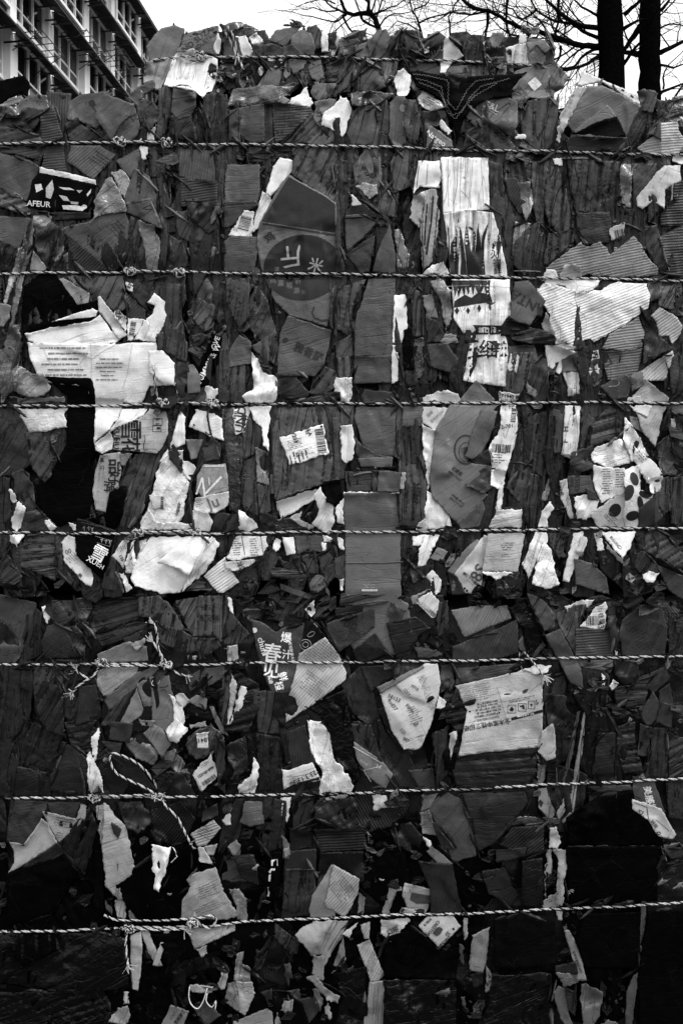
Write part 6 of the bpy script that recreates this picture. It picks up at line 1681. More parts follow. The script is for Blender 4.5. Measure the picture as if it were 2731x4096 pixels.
RENAME={'upper end of the long dark card strip hanging over the sixth rope':'long dark card strip hanging in front of the sixth rope at right',
 'upper bent piece of the ribbed pale strip near the bottom':'ribbed pale strip bent in the middle, hanging at the bottom right of centre',
 'upper grey part of the hanging printed sheet with outlined characters':'printed sheet with outlined characters hanging over the seventh rope at right',
 'bright white box printed with long dark peppers':'bright white box printed with long dark peppers and black brushed characters',
 'long pale narrow strip crossing the seventh rope at right':'long pale narrow strip with pointed tip crossing the seventh rope at right',
 'large pale torn board above the eighth rope left of centre':'large pale torn board crossed by the eighth rope left of centre',
 'tall smooth box side below the square flap at centre':'tall smooth box side below the square flap at centre, reaching the fourth rope'}
PART={'flattened_box':'lower_panel','printed_box':'lower_panel','dark_folder':'rim','shipping_label':'lower_strip','torn_board':'lower_flap','white_board':'lower_flap','printed_card':'lower_flap','wood_strip':'tip'}
GROUPS={'rope':'ropes tied around the bales'}
bylab={}
rows=[l.split('|') for l in SHEETS.strip().split('\n') if l and l[0]!='#']
for row in rows:
    t,st,tone,pts,name,lab=row  # black opening and cavity rows are dark sheets painted in place of shade
    tb=t.startswith('tb '); t=t.replace('tb ','')
    front=0
    if tone.endswith('^'): tone=tone[:-1]; front=10
    if t=='c4' and 'hanging printed sheet' in lab: front=6
    poly=tile(t,[tuple(map(float,q.split(','))) for q in pts.split()])
    par=None
    if MERGE.get(lab): par=bylab.get(MERGE[lab])
    style,ang=st[0],float(st[1:])
    tone=float(tone)  # tones as seen: light falloff towards the bottom stays in the colour
    if par: 
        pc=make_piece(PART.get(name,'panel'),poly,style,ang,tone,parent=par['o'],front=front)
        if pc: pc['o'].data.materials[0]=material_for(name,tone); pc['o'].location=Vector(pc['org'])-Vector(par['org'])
    else:
        # the top bale stands further back
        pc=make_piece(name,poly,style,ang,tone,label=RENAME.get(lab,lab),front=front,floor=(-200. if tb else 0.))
        bylab[lab]=pc
    if pc: pc['tb']=tb; pc['key']=lab
print('pieces',len(pieces),'depth',Hm.max(),np.percentile(Hm,[10,50,90]))
# shreds too many and too small to count, wedged in the gaps of each bale
def shreds(root,y0,y1,n,seed,tone,tb=False,x0=0,x1=2731,lo=9,hi=34):
    rnd=random.Random(seed); V=[];F=[];U=[]; k=0; tries=0
    while k<n and tries<n*60:
        tries+=1; x,y=rnd.uniform(x0,x1),rnd.uniform(y0,y1); i=int((y-GY0)/GS); j=int((x-GX0)/GS)
        pc=pieces[Idm[i,j]] if Idm[i,j]>=0 else None
        if pc and not pc['fill']: continue
        r=rnd.uniform(lo,hi)
        if pc:
            R_=int(r*1.6/GS)+1; sub=Idm[max(0,i-R_):i+R_+1,max(0,j-R_):j+R_+1]; lab_=sum(1 for q in sub.ravel()[::3] if q>=0 and not pieces[q]['fill'])
            if lab_>len(sub.ravel()[::3])*.35: r=lo
        k+=1; rot=rnd.uniform(0,6.3); el=rnd.uniform(1,2.6); nn=rnd.randint(4,7)
        d0=Hm[i,j]+rnd.uniform(1,9); tx,ty=rnd.gauss(0,.35),rnd.gauss(0,.45); b=len(V)
        ring=[]
        for q in range(nn):
            a=6.283*q/nn+rnd.uniform(-.3,.3); rr=r*rnd.uniform(.6,1.1); px,py=rr*math.cos(a)*el,rr*math.sin(a)
            ring.append((px*math.cos(rot)-py*math.sin(rot),px*math.sin(rot)+py*math.cos(rot)))
        pts=[(0,0,rnd.uniform(-4,4))]+[(p*.5,q*.5,rnd.uniform(-3,3)) for p,q in ring]+[(p,q,rnd.uniform(-3,3)) for p,q in ring]
        for p,q,h in pts:
            V.append(P3(x+p,y+q,d0+h+(tx*p+ty*q)*.574).tolist()); U.append(((x+p)*S,(y+q)*S))
        for q in range(nn):
            a,c=b+1+q,b+1+(q+1)%nn; A,Cc=a+nn,c+nn
            F+= [(b,c,a),(a,c,Cc),(a,Cc,A)]
    me=bpy.data.meshes.new('shredded_scraps'); O=np.array(root.location); me.from_pydata((np.array(V)-O).tolist(),[],F); me.update()
    uvl=me.uv_layers.new(name='UVMap'); li=np.empty(len(me.loops),int); me.loops.foreach_get('vertex_index',li); uvl.data.foreach_set('uv',np.array(U)[li].ravel())
    o=link('shredded_scraps',me,M_CARD,root); o.color=(lin(tone),.2,.8,1); o['kind']='stuff'
def edge_strips(root,y0,y1,n,seed,tone,x0=0,x1=2731,skew=90):
    """ragged sheet edges squeezed out along the joints"""
    rnd=random.Random(seed); V=[];F=[];U=[]; k=0; tries=0
    ton=[p['tone'] for p in pieces]
    while k<n and tries<n*200:
        tries+=1; x,y=rnd.uniform(x0,x1),rnd.uniform(y0,y1); i=int((y-GY0)/GS); j=int((x-GX0)/GS)
        w=Idm[i-1:i+2,j-1:j+2].ravel()
        if w.min()==w.max() or any(q>=0 and (ton[q]>(66 if k%9 else 105) or (ton[q]<13 and y<3300)) for q in w): continue
        k+=1; L=rnd.uniform(30,120); wd=rnd.uniform(4,10)
        sy=Idm[i-3:i+4,j-3:j+4]; gh=float((sy[:,1:]!=sy[:,:-1]).sum()); gv=float((sy[1:]!=sy[:-1]).sum())
        dg=float((sy[1:,1:]!=sy[:-1,:-1]).sum()-(sy[1:,:-1]!=sy[:-1,1:]).sum())
        a=math.atan2(gh+1e-3,gv+1e-3); a=(math.pi-a if dg<0 else a)+rnd.gauss(0,.1)
        m=max(3,int(L/11)); px,py=x-math.cos(a)*L/2,y+math.sin(a)*L/2; b=len(V); ph=rnd.uniform(0,6); cv=rnd.gauss(0,.0012)
        hs=[]
        for q in range(m+1):
            hs.append(float(Hm[min(GH-1,max(0,int((py-GY0)/GS))),min(GW-1,max(0,int((px-GX0)/GS)))])); V.append((px,py,a)); a+=cv*L/m+rnd.gauss(0,.05); px+=math.cos(a)*L/m; py-=math.sin(a)*L/m
        pts=V[b:]; del V[b:]; h0=sum(hs)/len(hs)
        for q,(px,py,aa) in enumerate(pts):
            w_=wd*(.35+.65*math.sin(math.pi*min(1,max(0,(q+.4)/(m+.8)))))*rnd.uniform(.7,1.25); h=max(h0,hs[q]*.6+h0*.4)+2.5+1.6*math.sin(q*.8+ph); nx,ny=math.sin(aa)*w_,math.cos(aa)*w_
            g=rnd.uniform(-2,4)
            for s_,dh in ((-1,-2.5),(0,2.2),(1,-2.5+g*.3)):
                V.append(P3(px+nx*s_,py+ny*s_,h+dh).tolist()); U.append((q*L/m*S,s_*w_*S+ph))
        for q in range(m):
            for z in range(2):
                c=b+q*3+z; F.append((c,c+1,c+4,c+3))
    me=bpy.data.meshes.new('squeezed_edges'); O=np.array(root.location); me.from_pydata((np.array(V)-O).tolist(),[],F); me.update()
    uvl=me.uv_layers.new(name='UVMap'); li=np.empty(len(me.loops),int); me.loops.foreach_get('vertex_index',li); uvl.data.foreach_set('uv',np.array(U)[li].ravel())
    o=link('squeezed_edges',me,M_CARD,root); o.color=(lin(tone),.1,.5,1); o['kind']='stuff'
edge_strips(bale_mid,400,2340,170,1,20); edge_strips(bale_mid,400,2340,110,2,48); edge_strips(bale_mid,400,2340,36,3,95)
edge_strips(bale_low,2400,3400,90,4,15); edge_strips(bale_low,2400,3400,60,5,40); edge_strips(bale_low,2400,3500,18,6,80); edge_strips(bale_low,3350,4096,90,7,26); edge_strips(bale_low,3350,4096,8,10,80)
edge_strips(bale_top,130,370,30,8,28,x0=640,x1=2200); edge_strips(bale_top,130,370,16,9,80,x0=640,x1=2200)
def crest_flaps(root,x0,x1,n,seed,tone,ymax):
    """jagged flaps standing up along a bale's top edge"""
    rnd=random.Random(seed); V=[];F=[];U=[]; k=0
    for _ in range(n*6):
        if k>=n: break
        x=rnd.uniform(x0,x1); j=int((x-GX0)/GS); col=np.nonzero(Idm[:int((ymax-GY0)/GS),j]>=0)[0]
        if not len(col): continue
        i=col[0]+1; y=GY0+(i+.5)*GS; h=float(Hm[min(i+2,GH-1),j]); k+=1
        L=rnd.uniform(14,44); w=rnd.uniform(10,30); a=R(rnd.gauss(90,26)); c,s_=math.cos(a),math.sin(a); b=len(V)
        prof=[(-.5,0),(-.5*rnd.uniform(.5,1),.55),(-.5*rnd.uniform(.1,.8),1*rnd.uniform(.7,1)),(rnd.uniform(-.2,.2),rnd.uniform(.75,1.1)),(.5*rnd.uniform(.1,.8),rnd.uniform(.5,.9)),(.5,0)]
        tl_=rnd.uniform(-9,6)
        pts=[(0,.3)]+prof
        for side in (0,1):
            for p,q in pts:
                px=x+p*w*s_+q*L*c-12*c; py=y+p*w*c-q*L*s_+12*s_+6
                V.append(P3(px,py,h-2+tl_*q-3*abs(p)-2.5*side).tolist()); U.append((q*L*S+k,p*w*S))
        m=len(pts)
        for q in range(1,m):
            r_=q+1 if q+1<m else 1
            F+= [(b,b+q,b+r_),(b+m,b+m+r_,b+m+q),(b+q,b+m+q,b+m+r_,b+r_)]
    me=bpy.data.meshes.new('crest_flaps'); O=np.array(root.location); me.from_pydata((np.array(V)-O).tolist(),[],F); me.update()
    uvl=me.uv_layers.new(name='UVMap'); li=np.empty(len(me.loops),int); me.loops.foreach_get('vertex_index',li); uvl.data.foreach_set('uv',np.array(U)[li].ravel())
    o=link('crest_flaps',me,M_CARD,root); o.color=(lin(tone),.2,.4,1); o['kind']='stuff'
crest_flaps(bale_top,640,2230,55,21,34,330); crest_flaps(bale_top,660,2200,26,22,66,330)
crest_flaps(bale_mid,20,560,22,23,30,620); crest_flaps(bale_mid,2290,2720,14,24,34,620)
shreds(bale_mid,400,2360,300,1,30); shreds(bale_mid,400,2360,120,2,95,lo=6,hi=18); shreds(bale_low,2400,3400,200,3,24); shreds(bale_low,2400,3500,60,4,90,lo=5,hi=16)
shreds(bale_low,2345,2420,70,11,9); shreds(bale_low,3350,4100,190,5,20,lo=6,hi=26); shreds(bale_low,3400,4100,40,8,60,lo=4,hi=12); shreds(bale_top,150,380,40,6,50,x0=640,x1=2200); shreds(bale_top,150,380,30,7,150,x0=640,x1=2200,lo=5,hi=14)  # near-black shreds along the seam stand in for its shade
# ------------------------------------------------------------------ printing on the sheets, and crease shade drawn as lines
MAXTB=0
def frozen(pc,x,y,lift):
    d=squeeze(pc['sf'](x,y),x,y)+lift
    return P3(x,y,d)-pc['org']
def put(pc,V,F,tone,name,lift):
    if not len(F): return
    P=frozen(pc,V[:,0],V[:,1],lift)
    faces=[]
    for f in F:
        a,b,c=P[f[0]],P[f[1]],P[f[2]]
        ny=(b[2]-a[2])*(c[0]-a[0])-(b[0]-a[0])*(c[2]-a[2])
        faces.append(tuple(f) if ny<0 else tuple(reversed(f)))
    me=bpy.data.meshes.new(name); me.from_pydata(P.tolist(),[],faces); me.update()
    o=link(name,me,ink(tone),pc['o']); return o
def top_at(x,y):
    i=int((y-GY0)/GS); j=int((x-GX0)/GS)
    if 0<=i<GH and 0<=j<GW and Idm[i,j]>=0: return pieces[Idm[i,j]]
    return None
cnt=[0]
def poly_print(pc,poly,tone,name,step=9):
    rnd=random.Random(5)
    a=resample(poly,step,0,rnd); b=pc['poly']
    n=len(a); m=len(b)
    x0,y0=a.min(0); x1,y1=a.max(0); pts=[]
    gx_,gy_=np.meshgrid(np.arange(x0,x1,step),np.arange(y0,y1,step*.9)); gx_=gx_.ravel();gy_=gy_.ravel()
    if len(gx_):
        k=inside(poly,gx_,gy_)&inside(b,gx_,gy_); pts=list(zip(gx_[k]+.13,gy_[k]+.07))
    vv=[Vector(p) for p in a]+[Vector(p) for p in b]+[Vector(p) for p in pts]
    r=delaunay_2d_cdt(vv,[(i,(i+1)%n) for i in range(n)]+[(n+i,n+(i+1)%m) for i in range(m)],[],0,1e-4)
    V=np.array([(v.x,v.y) for v in r[0]]); F=np.array([f for f in r[2] if len(f)==3])
    if not len(F): return
    c=(V[F[:,0]]+V[F[:,1]]+V[F[:,2]])/3
    F=F[inside(poly,c[:,0],c[:,1])&inside(b,c[:,0],c[:,1])]
    if not len(F): return
    u,inv=np.unique(F,return_inverse=True); V=V[u]; F=inv.reshape(F.shape)
    cnt[0]+=1
    put(pc,V,F,tone,name,.55+.12*(cnt[0]%7))
def quads_print(pc,qs,tone,name,lift=1.0):
    """thin strips: list of 4-corner quads in photo px, cut short enough to follow the sheet"""
    V=[];F=[]
    for q in qs:
        q=np.array(q); L=math.hypot(*(q[1]-q[0])); n=max(1,int(L/9))
        c=q.mean(0)
        if not inside(pc['poly'],c[:1],c[1:])[0]: continue
        for i in range(n+1):
            t=i/n; V.append(q[0]+(q[1]-q[0])*t); V.append(q[3]+(q[2]-q[3])*t)
        b=len(V)-2*(n+1)
        for i in range(n): F.append((b+2*i,b+2*i+2,b+2*i+3,b+2*i+1))
    if F: put(pc,np.array(V),F,tone,name,lift)
def fxy(s): return tuple(map(float,s.split(',')))
def rotv(x,y,rot): a=R(rot); return x*math.cos(a)+y*math.sin(a), -x*math.sin(a)+y*math.cos(a)   # photo axes, y down
tc=bpy.data.curves.new('t','FONT'); tobj=bpy.data.objects.new('t',tc); C.objects.link(tobj)
for line in PRINTS.strip().split('\n'):
    f=line.split('|'); k=f[0]; t=f[1]; ox,oy=TO[t]
    if k=='T':
        x,y=fxy(f[2]); hgt=float(f[3])*KT; rot=float(f[4]); tone=float(f[5]); txt=f[6]
        X,Y=ox+x*KT,oy+y*KT; pc=top_at(X,Y)
        if not pc or hgt<4: continue
        tc.body=txt; tc.align_x='CENTER'; tc.align_y='CENTER'; tc.size=1; tc.resolution_u=2
        tc.offset=.012 if hgt>18 else .02
        bpy.context.view_layer.update()
        dg=bpy.context.evaluated_depsgraph_get(); me=tobj.evaluated_get(dg).to_mesh()
        if not len(me.polygons): print('no glyphs',txt); continue
        bm=bmesh.new(); bm.from_mesh(me); tobj.evaluated_get(dg).to_mesh_clear()
        zs=[v.co.y for v in bm.verts]; xs=[v.co.x for v in bm.verts]; cjk=any(ord(c)>0x2fff for c in txt)
        sc=hgt/(max(zs)-min(zs)) if (cjk or txt.isupper() or len(txt)<3) else hgt/1.0
        if len(txt)>6: sc=min(sc,hgt/.8)
        cx,cy=(max(xs)+min(xs))/2,(max(zs)+min(zs))/2
        for _ in range(3):
            e=[e for e in bm.edges if e.calc_length()*sc>11]
            if not e: break
            bmesh.ops.subdivide_edges(bm,edges=e,cuts=1)
        bmesh.ops.triangulate(bm,faces=bm.faces)
        V=np.array([(X+rotv((v.co.x-cx)*sc,-(v.co.y-cy)*sc,rot)[0], Y+rotv((v.co.x-cx)*sc,-(v.co.y-cy)*sc,rot)[1]) for v in bm.verts])
        F=[tuple(v.index for v in q.verts) for q in bm.faces]; bm.free()
        cc=np.array([V[list(q)].mean(0) for q in F]); ok=inside(pc['poly'],cc[:,0],cc[:,1])
        F=[q for q,b in zip(F,ok) if b]
        put(pc,V,F,tone,'printed_lettering',1.15)
    elif k in 'GEO':
        allp=f[2].endswith('*'); tone=float(f[2].rstrip('*'))
        if k=='G': poly=tile(t,[fxy(q) for q in f[3].split()])
        else:
            x,y=fxy(f[3]); rx,ry=fxy(f[4]); rot=float(f[5]); n=max(10,int((rx+ry)*.25)+10)
            def ell(rx,ry): return tile(t,[(x+rotv(rx*math.cos(2*math.pi*i/n),ry*math.sin(2*math.pi*i/n),rot)[0],y+rotv(rx*math.cos(2*math.pi*i/n),ry*math.sin(2*math.pi*i/n),rot)[1]) for i in range(n)])
            poly=ell(rx,ry)
        c=poly.mean(0)
        if k=='O':
            w=float(f[6]); pc=top_at(*poly[0]) or top_at(*c)
            if k and float(f[5])==0 and n<24 and abs(rx-ry)<12 and rx>9 and w==3 and t in('c4','c0','b0','a2'):
                q4=[(-rx,-ry),(rx,-ry),(rx,ry),(-rx,ry)]; ii=[(-rx+w,-ry+w),(rx-w,-ry+w),(rx-w,ry-w),(-rx+w,ry-w)]
                A=tile(t,[(x+a,y+b) for a,b in q4]); B=tile(t,[(x+a,y+b) for a,b in ii]); nn=4
            else: A=poly; B=ell(rx-w,ry-w); nn=n
            pc=top_at(*c)
            if pc: quads_print(pc,[(A[i],A[(i+1)%nn],B[(i+1)%nn],B[i]) for i in range(nn)],tone,'printed_ring')
            continue
        if allp:
            for pc in pieces:
                if pc['tone']<125 and not(pc['poly'].max(0)<poly.min(0)).any() and not(pc['poly'].min(0)>poly.max(0)).any() and not pc['fill'] : poly_print(pc,poly,tone,'printed_shape')
        else:
            pc=top_at(*c)
            if pc: poly_print(pc,poly,tone,'printed_shape')
    elif k=='S':  # some strokes paint fold and tear shade as dark lines
        tone=float(f[2]); w=float(f[3])*KT*.5; P=tile(t,[fxy(q) for q in f[4].split()])
        for i in range(len(P)-1):
            a,b=P[i],P[i+1]; L=math.hypot(*(b-a)); nx,ny=-(b-a)[1]/L*w,(b-a)[0]/L*w
            n=max(1,int(L/40)); by={}
            for q in range(n):
                p0=a+(b-a)*q/n; p1=a+(b-a)*(q+1)/n; pc=top_at(*((p0+p1)/2))
                if pc: by.setdefault(id(pc),(pc,[]))[1].append((p0+(nx,ny),p1+(nx,ny),p1-(nx,ny),p0-(nx,ny)))
            for pc,qs in by.values(): quads_print(pc,qs,tone,'print_crease_line')
    elif k in 'DB':
        x,y=fxy(f[2]); w,h=fxy(f[3]); rot=float(f[4]); X,Y=ox+x*KT,oy+y*KT; pc=top_at(X,Y)
        if not pc: continue
        rnd=random.Random(int(X*7+Y)); qs=[]; w*=KT;h*=KT
        def Q(a,b,c,d): return [np.array((X,Y))+rotv(p,q,rot) for p,q in ((a,b),(c,b),(c,d),(a,d))]
        if k=='D':
            tone=float(f[5]); pitch=float(f[6])*KT; yy=-h/2; lo=pitch*.32
            while yy<h/2-lo:
                xx=-w/2+rnd.uniform(0,.2)*w; end=w/2-rnd.uniform(0,.35)*w
                while xx<end:
                    l=rnd.uniform(4,26); g=rnd.uniform(1.5,5); qs.append(Q(xx,yy+rnd.uniform(-.3,.3),min(xx+l,end),yy+lo*rnd.uniform(.7,1))); xx+=l+g
                yy+=pitch
            quads_print(pc,qs,tone,'fine_print')
        else:
            xx=-w/2
            while xx<w/2:
                l=rnd.choice((1.3,1.3,2.4,3.8)); 
                # bars run along the strip height; cut to follow the sheet
                a=Q(xx,-h/2,xx+l,h/2); qs.append([a[0],a[3],a[2],a[1]]); xx+=l+rnd.choice((1.4,2.2,3.4))
            quads_print(pc,qs,16,'barcode')
bpy.data.objects.remove(tobj)
# leaf prints on the wrapped boxes, chain stitches on the quilted panel
for pc in list(pieces):
    key=pc.get('key','')
    rnd=random.Random(len(key))
    if 'leaf' in key and pc['name']=='printed_box':
        x0,y0=pc['poly'].min(0);x1,y1=pc['poly'].max(0); qs=[]
        yy=y0+20
        while yy<y1:
            xx=x0+rnd.uniform(5,35)
            while xx<x1:
                if inside(pc['poly'],np.array([xx]),np.array([yy]))[0]:
                    for q in range(6):
                        a=q*1.05+rnd.uniform(-.2,.2); L=rnd.uniform(10,17); c,s_=math.cos(a),math.sin(a)
                        qs.append([np.array((xx-s_*1.1,yy+c*1.1)),np.array((xx+c*L-s_*.4,yy+s_*L+c*.4)),np.array((xx+c*L+s_*.4,yy+s_*L-c*.4)),np.array((xx+s_*1.1,yy-c*1.1))])
                xx+=rnd.uniform(42,56)
            yy+=rnd.uniform(38,48)
        quads_print(pc,qs,6,'leaf_print')
    if pc['name']=='quilted_panel':
        P=tile('c0',[(-138,450),(-50,455),(105,485),(122,510),(165,552),(188,500),(270,483),(385,475)])
        c=[]
        base=[(-128,462),(-50,470),(85,500),(98,520),(95,640),(145,690),(215,560),(270,505),(380,490)]
        inner=[(-110,490),(-40,505),(55,545),(62,600),(90,700),(140,745),(200,665),(260,600),(330,560),(400,520)]
        inner2=[(-90,515),(-20,540),(40,570),(75,640),(120,720),(180,700),(230,610),(300,540),(480,490)]
        qs=[]
        for line_ in (base,inner,inner2):
            pts=tile('c0',line_)
            for i in range(len(pts)-1):
                a,b=pts[i],pts[i+1]; L=math.hypot(*(b-a)); n=int(L/7); d=(b-a)/L; nn=np.array((-d[1],d[0]))
                for q in range(n):
                    p=a+d*(q+.5)*L/n; sgn=1 if q%2 else -1
                    qs.append([p-d*3+nn*sgn*2.5,p+d*3-nn*sgn*2.5,p+d*3-nn*sgn*2.5+nn*1.6,p-d*3+nn*sgn*2.5+nn*1.6])
        quads_print(pc,qs,110,'chain_stitching')
# ------------------------------------------------------------------ ropes
M_ROPE=plain('rope_fibre',175,.45,700,.35,spec=.5); M_ROPED=plain('rope_fibre_dark',20,.6,500,.5); M_DARKROPE=plain('rope_soiled',42,.6,500,.5)
def surf(x,y):
    x=np.asarray(x);y=np.asarray(y)
    i=np.clip(((y-GY0)/GS).astype(int),0,GH-1); j=np.clip(((x-GX0)/GS).astype(int),0,GW-1)
    return squeeze(Hm[i,j],x.astype(float),y.astype(float))
Mhold=[]
def dense(path,step=8):
    out=[]
    P=np.array(path)
    for i in range(len(P)-1):
        p0=P[max(i-1,0)];p1=P[i];p2=P[i+1];p3=P[min(i+2,len(P)-1)]
        n=max(2,int(math.hypot(*(p2-p1))/step))
        for q in range(n):
            t=q/n; out.append(.5*((2*p1)+(-p0+p2)*t+(2*p0-5*p1+4*p2-p3)*t*t+(-p0+3*p1-3*p2+p3)*t**3))
    out.append(P[-1]); return np.array(out)
def rope3d(path,lift,smooth=9):
    P=dense(path); P[:,1]+=1.6*np.sin(P[:,0]*.011+len(path))+1.1*np.sin(P[:,0]*.031); s=surf(P[:,0],P[:,1])
    mx=np.array([s[max(0,i-2):i+3].max() for i in range(len(s))])
    k=smooth; pad=np.pad(mx,k,mode='edge')
    sm=np.array([pad[i:i+2*k+1].mean() for i in range(len(mx))])
    return P3(P[:,0],P[:,1],np.maximum(sm,np.minimum(mx,sm+2.5))+lift)
def rope_mesh(bm,pts,rs,hr,pitch,mats=(0,0,1),seg=6,fray=False,phase0=0):
    """three strands laid round the path"""
    pts=[Vector(p) for p in pts]; n=len(pts)
    # resample evenly
    L=[0]
    for i in range(1,n): L.append(L[-1]+(pts[i]-pts[i-1]).length)
    m=max(6,int(L[-1]/.0028)); arr=np.array([list(p) for p in pts]); Ls=np.array(L)
    q=np.linspace(0,L[-1],m); arr=np.stack([np.interp(q,Ls,arr[:,k]) for k in range(3)],-1)
    T=np.gradient(arr,axis=0); T/=np.linalg.norm(T,axis=1)[:,None]+1e-9
    up=np.array([.02,-1,.03]); Nn=np.cross(T,up); Nn/=np.linalg.norm(Nn,axis=1)[:,None]+1e-9; B=np.cross(T,Nn)
    for s_ in range(3):
        ph=phase0+s_*2.0944+q*2*math.pi/pitch+1.1*np.sin(q*23+phase0)+.6*np.sin(q*61)
        Cc=arr+hr*(np.cos(ph)[:,None]*Nn+np.sin(ph)[:,None]*B)
        T2=np.gradient(Cc,axis=0); T2/=np.linalg.norm(T2,axis=1)[:,None]+1e-9
        N2=np.cross(T2,up); N2/=np.linalg.norm(N2,axis=1)[:,None]+1e-9; B2=np.cross(T2,N2)
        ring=[]
        for i in range(m):
            r=rs*(1+.18*math.sin(i*1.7+s_)+.1*math.sin(i*.61))
            ring.append([bm.verts.new(Cc[i]+r*(math.cos(2*math.pi*k/seg)*N2[i]+math.sin(2*math.pi*k/seg)*B2[i])) for k in range(seg)])
        for i in range(m-1):
            for k in range(seg):
                fc=bm.faces.new((ring[i][k],ring[i][(k+1)%seg],ring[i+1][(k+1)%seg],ring[i+1][k])); fc.material_index=mats[s_]; fc.smooth=True
        for e in (ring[0],ring[-1]):
            try: bm.faces.new(e).material_index=mats[s_]
            except ValueError: pass
    if fray:
        rnd=random.Random(int(abs(arr[-1][0])*1e4)); d=T[-1]
        for q_ in range(14):
            a=arr[-1]; dr=d+np.array([rnd.gauss(0,.5),rnd.gauss(0,.4),rnd.gauss(0,.5)]); dr/=np.linalg.norm(dr); L_=rnd.uniform(.006,.014)
            b=a+dr*L_; c=a+dr*L_*1.6+np.array([rnd.gauss(0,.003),0,rnd.gauss(0,.003)])
            w=.0007; vs=[bm.verts.new(p+o_) for p in (a,b,c) for o_ in (np.array([w,0,w]),np.array([-w,0,-w]))]
            for z in range(2): bm.faces.new((vs[2*z],vs[2*z+1],vs[2*z+3],vs[2*z+2])).material_index=0
def rope_obj(name,bm,parent,origin,dark=False):
    bmesh.ops.translate(bm,verts=bm.verts,vec=-Vector(origin))
    me=bpy.data.meshes.new(name); bm.to_mesh(me); bm.free()
    return link(name,me,[M_DARKROPE if dark else M_ROPE,M_ROPED],parent)
for ri,r in enumerate(ROPES):
    thin=r.get('thin'); rs,hr,pt=(.00105,.00105,.013) if thin else (.0015,.0014,.025)
    root=bpy.data.objects.new('rope',None); C.objects.link(root)
    p3=rope3d(r['path'],2.6,9); org=p3[0].copy(); root.location=org
    tag(root,r['lab'],'rope',GROUPS['rope'])
    bm=bmesh.new()
    ext=list(p3)
    if not r.get('tb') and not thin:      # the line goes on round the bale past the picture's edge
        a,b=p3[0],p3[-1]; xl=(-330-1365.5)*S-.012; xr=(3060-1365.5)*S+.012
        ext=[np.array([xl,.9,a[2]]),np.array([xl,.04,a[2]]),np.array([xl+.03,-.012,a[2]])]+ext+[np.array([xr-.03,-.012,b[2]]),np.array([xr,.04,b[2]]),np.array([xr,.9,b[2]])]
    rope_mesh(bm,ext,rs,hr,pt); rope_obj('strand',bm,root,org)
    if r.get('dbl'):
        bm=bmesh.new(); q=rope3d(r['dbl'],6.5,6); rope_mesh(bm,q,rs,hr,pt,phase0=1.); rope_obj('doubled_strand',bm,root,org)
    for e in r['ends']:
        bm=bmesh.new(); q=rope3d(e,5.5,5)
        dk=ri in(1,2) or (ri==4 and e is r['ends'][0]) or (ri==6 and e is r['ends'][2]) or (ri==3 and e is r['ends'][1])
        rope_mesh(bm,q,rs*.95,hr,pt*.9,fray=True,phase0=2.); rope_obj('loose_end',bm,root,org,dark=bool(dk))
    for kt,kx,ky in r['knots']:
        (X,Y),=tile(kt,[(kx,ky)]); s0=float(surf(np.array([X]),np.array([Y]))[0]); rnd=random.Random(int(X+Y))
        c=P3(X,Y,s0+7); bm=bmesh.new(); pts=[]; q0=rnd.uniform(0,6)
        for i in range(46):
            t=i/45*2*math.pi*1.7; a=.0088
            pts.append(c+np.array([a*1.15*(math.sin(t*1.5)+.6*math.sin(t*1.37+1.1)+.25*math.sin(t*3.1+q0))*.75, -.006-.005*math.sin(t*1.9+.4), a*(.62*math.cos(t*1.63)-.45*math.cos(t*.93+q0)+.2*math.sin(t*2.7))*.9]))
        rope_mesh(bm,pts,rs*.95,hr,pt*.9,phase0=rnd.random()*6); 
        pts=[c+np.array([.011*(t-.5)*2+.002*math.sin(t*9),-.009-.003*math.sin(t*20),.009*math.sin(t*6.3*1.6)]) for t in np.linspace(0,1,20)]
        rope_mesh(bm,pts,rs*.9,hr,pt*.9,phase0=rnd.random()*6); rope_obj('knot',bm,root,org)
# flat woven strap on the bale seam
st=cat(('b3','345,385 450,425 560,450 640,455 655,430 630,400'))
q=rope3d(st,3,4); bm=bmesh.new(); pv=None
for i,p in enumerate(q):
    a=bm.verts.new(p+np.array([0,-.001,.0065])); b=bm.verts.new(p+np.array([.001,-.001,-.0065])); 
    c2=bm.verts.new(p+np.array([0,.001,.0065])); d2=bm.verts.new(p+np.array([.001,.001,-.0065]))
    if pv: 
        for f_ in ((pv[0],a,b,pv[1]),(pv[3],d2,c2,pv[2]),(pv[0],pv[2],c2,a),(pv[1],b,d2,pv[3])): bm.faces.new(f_)
    pv=(a,b,c2,d2)
me=bpy.data.meshes.new('flat_strap'); bmesh.ops.translate(bm,verts=bm.verts,vec=-Vector(q[0])); bm.to_mesh(me); bm.free()
o=link('flat_strap',me,plain('woven_strap',62,.7,900,.4),None,q[0]); tag(o,'flat dark woven strap lying along the seam between the two big bales','strap')
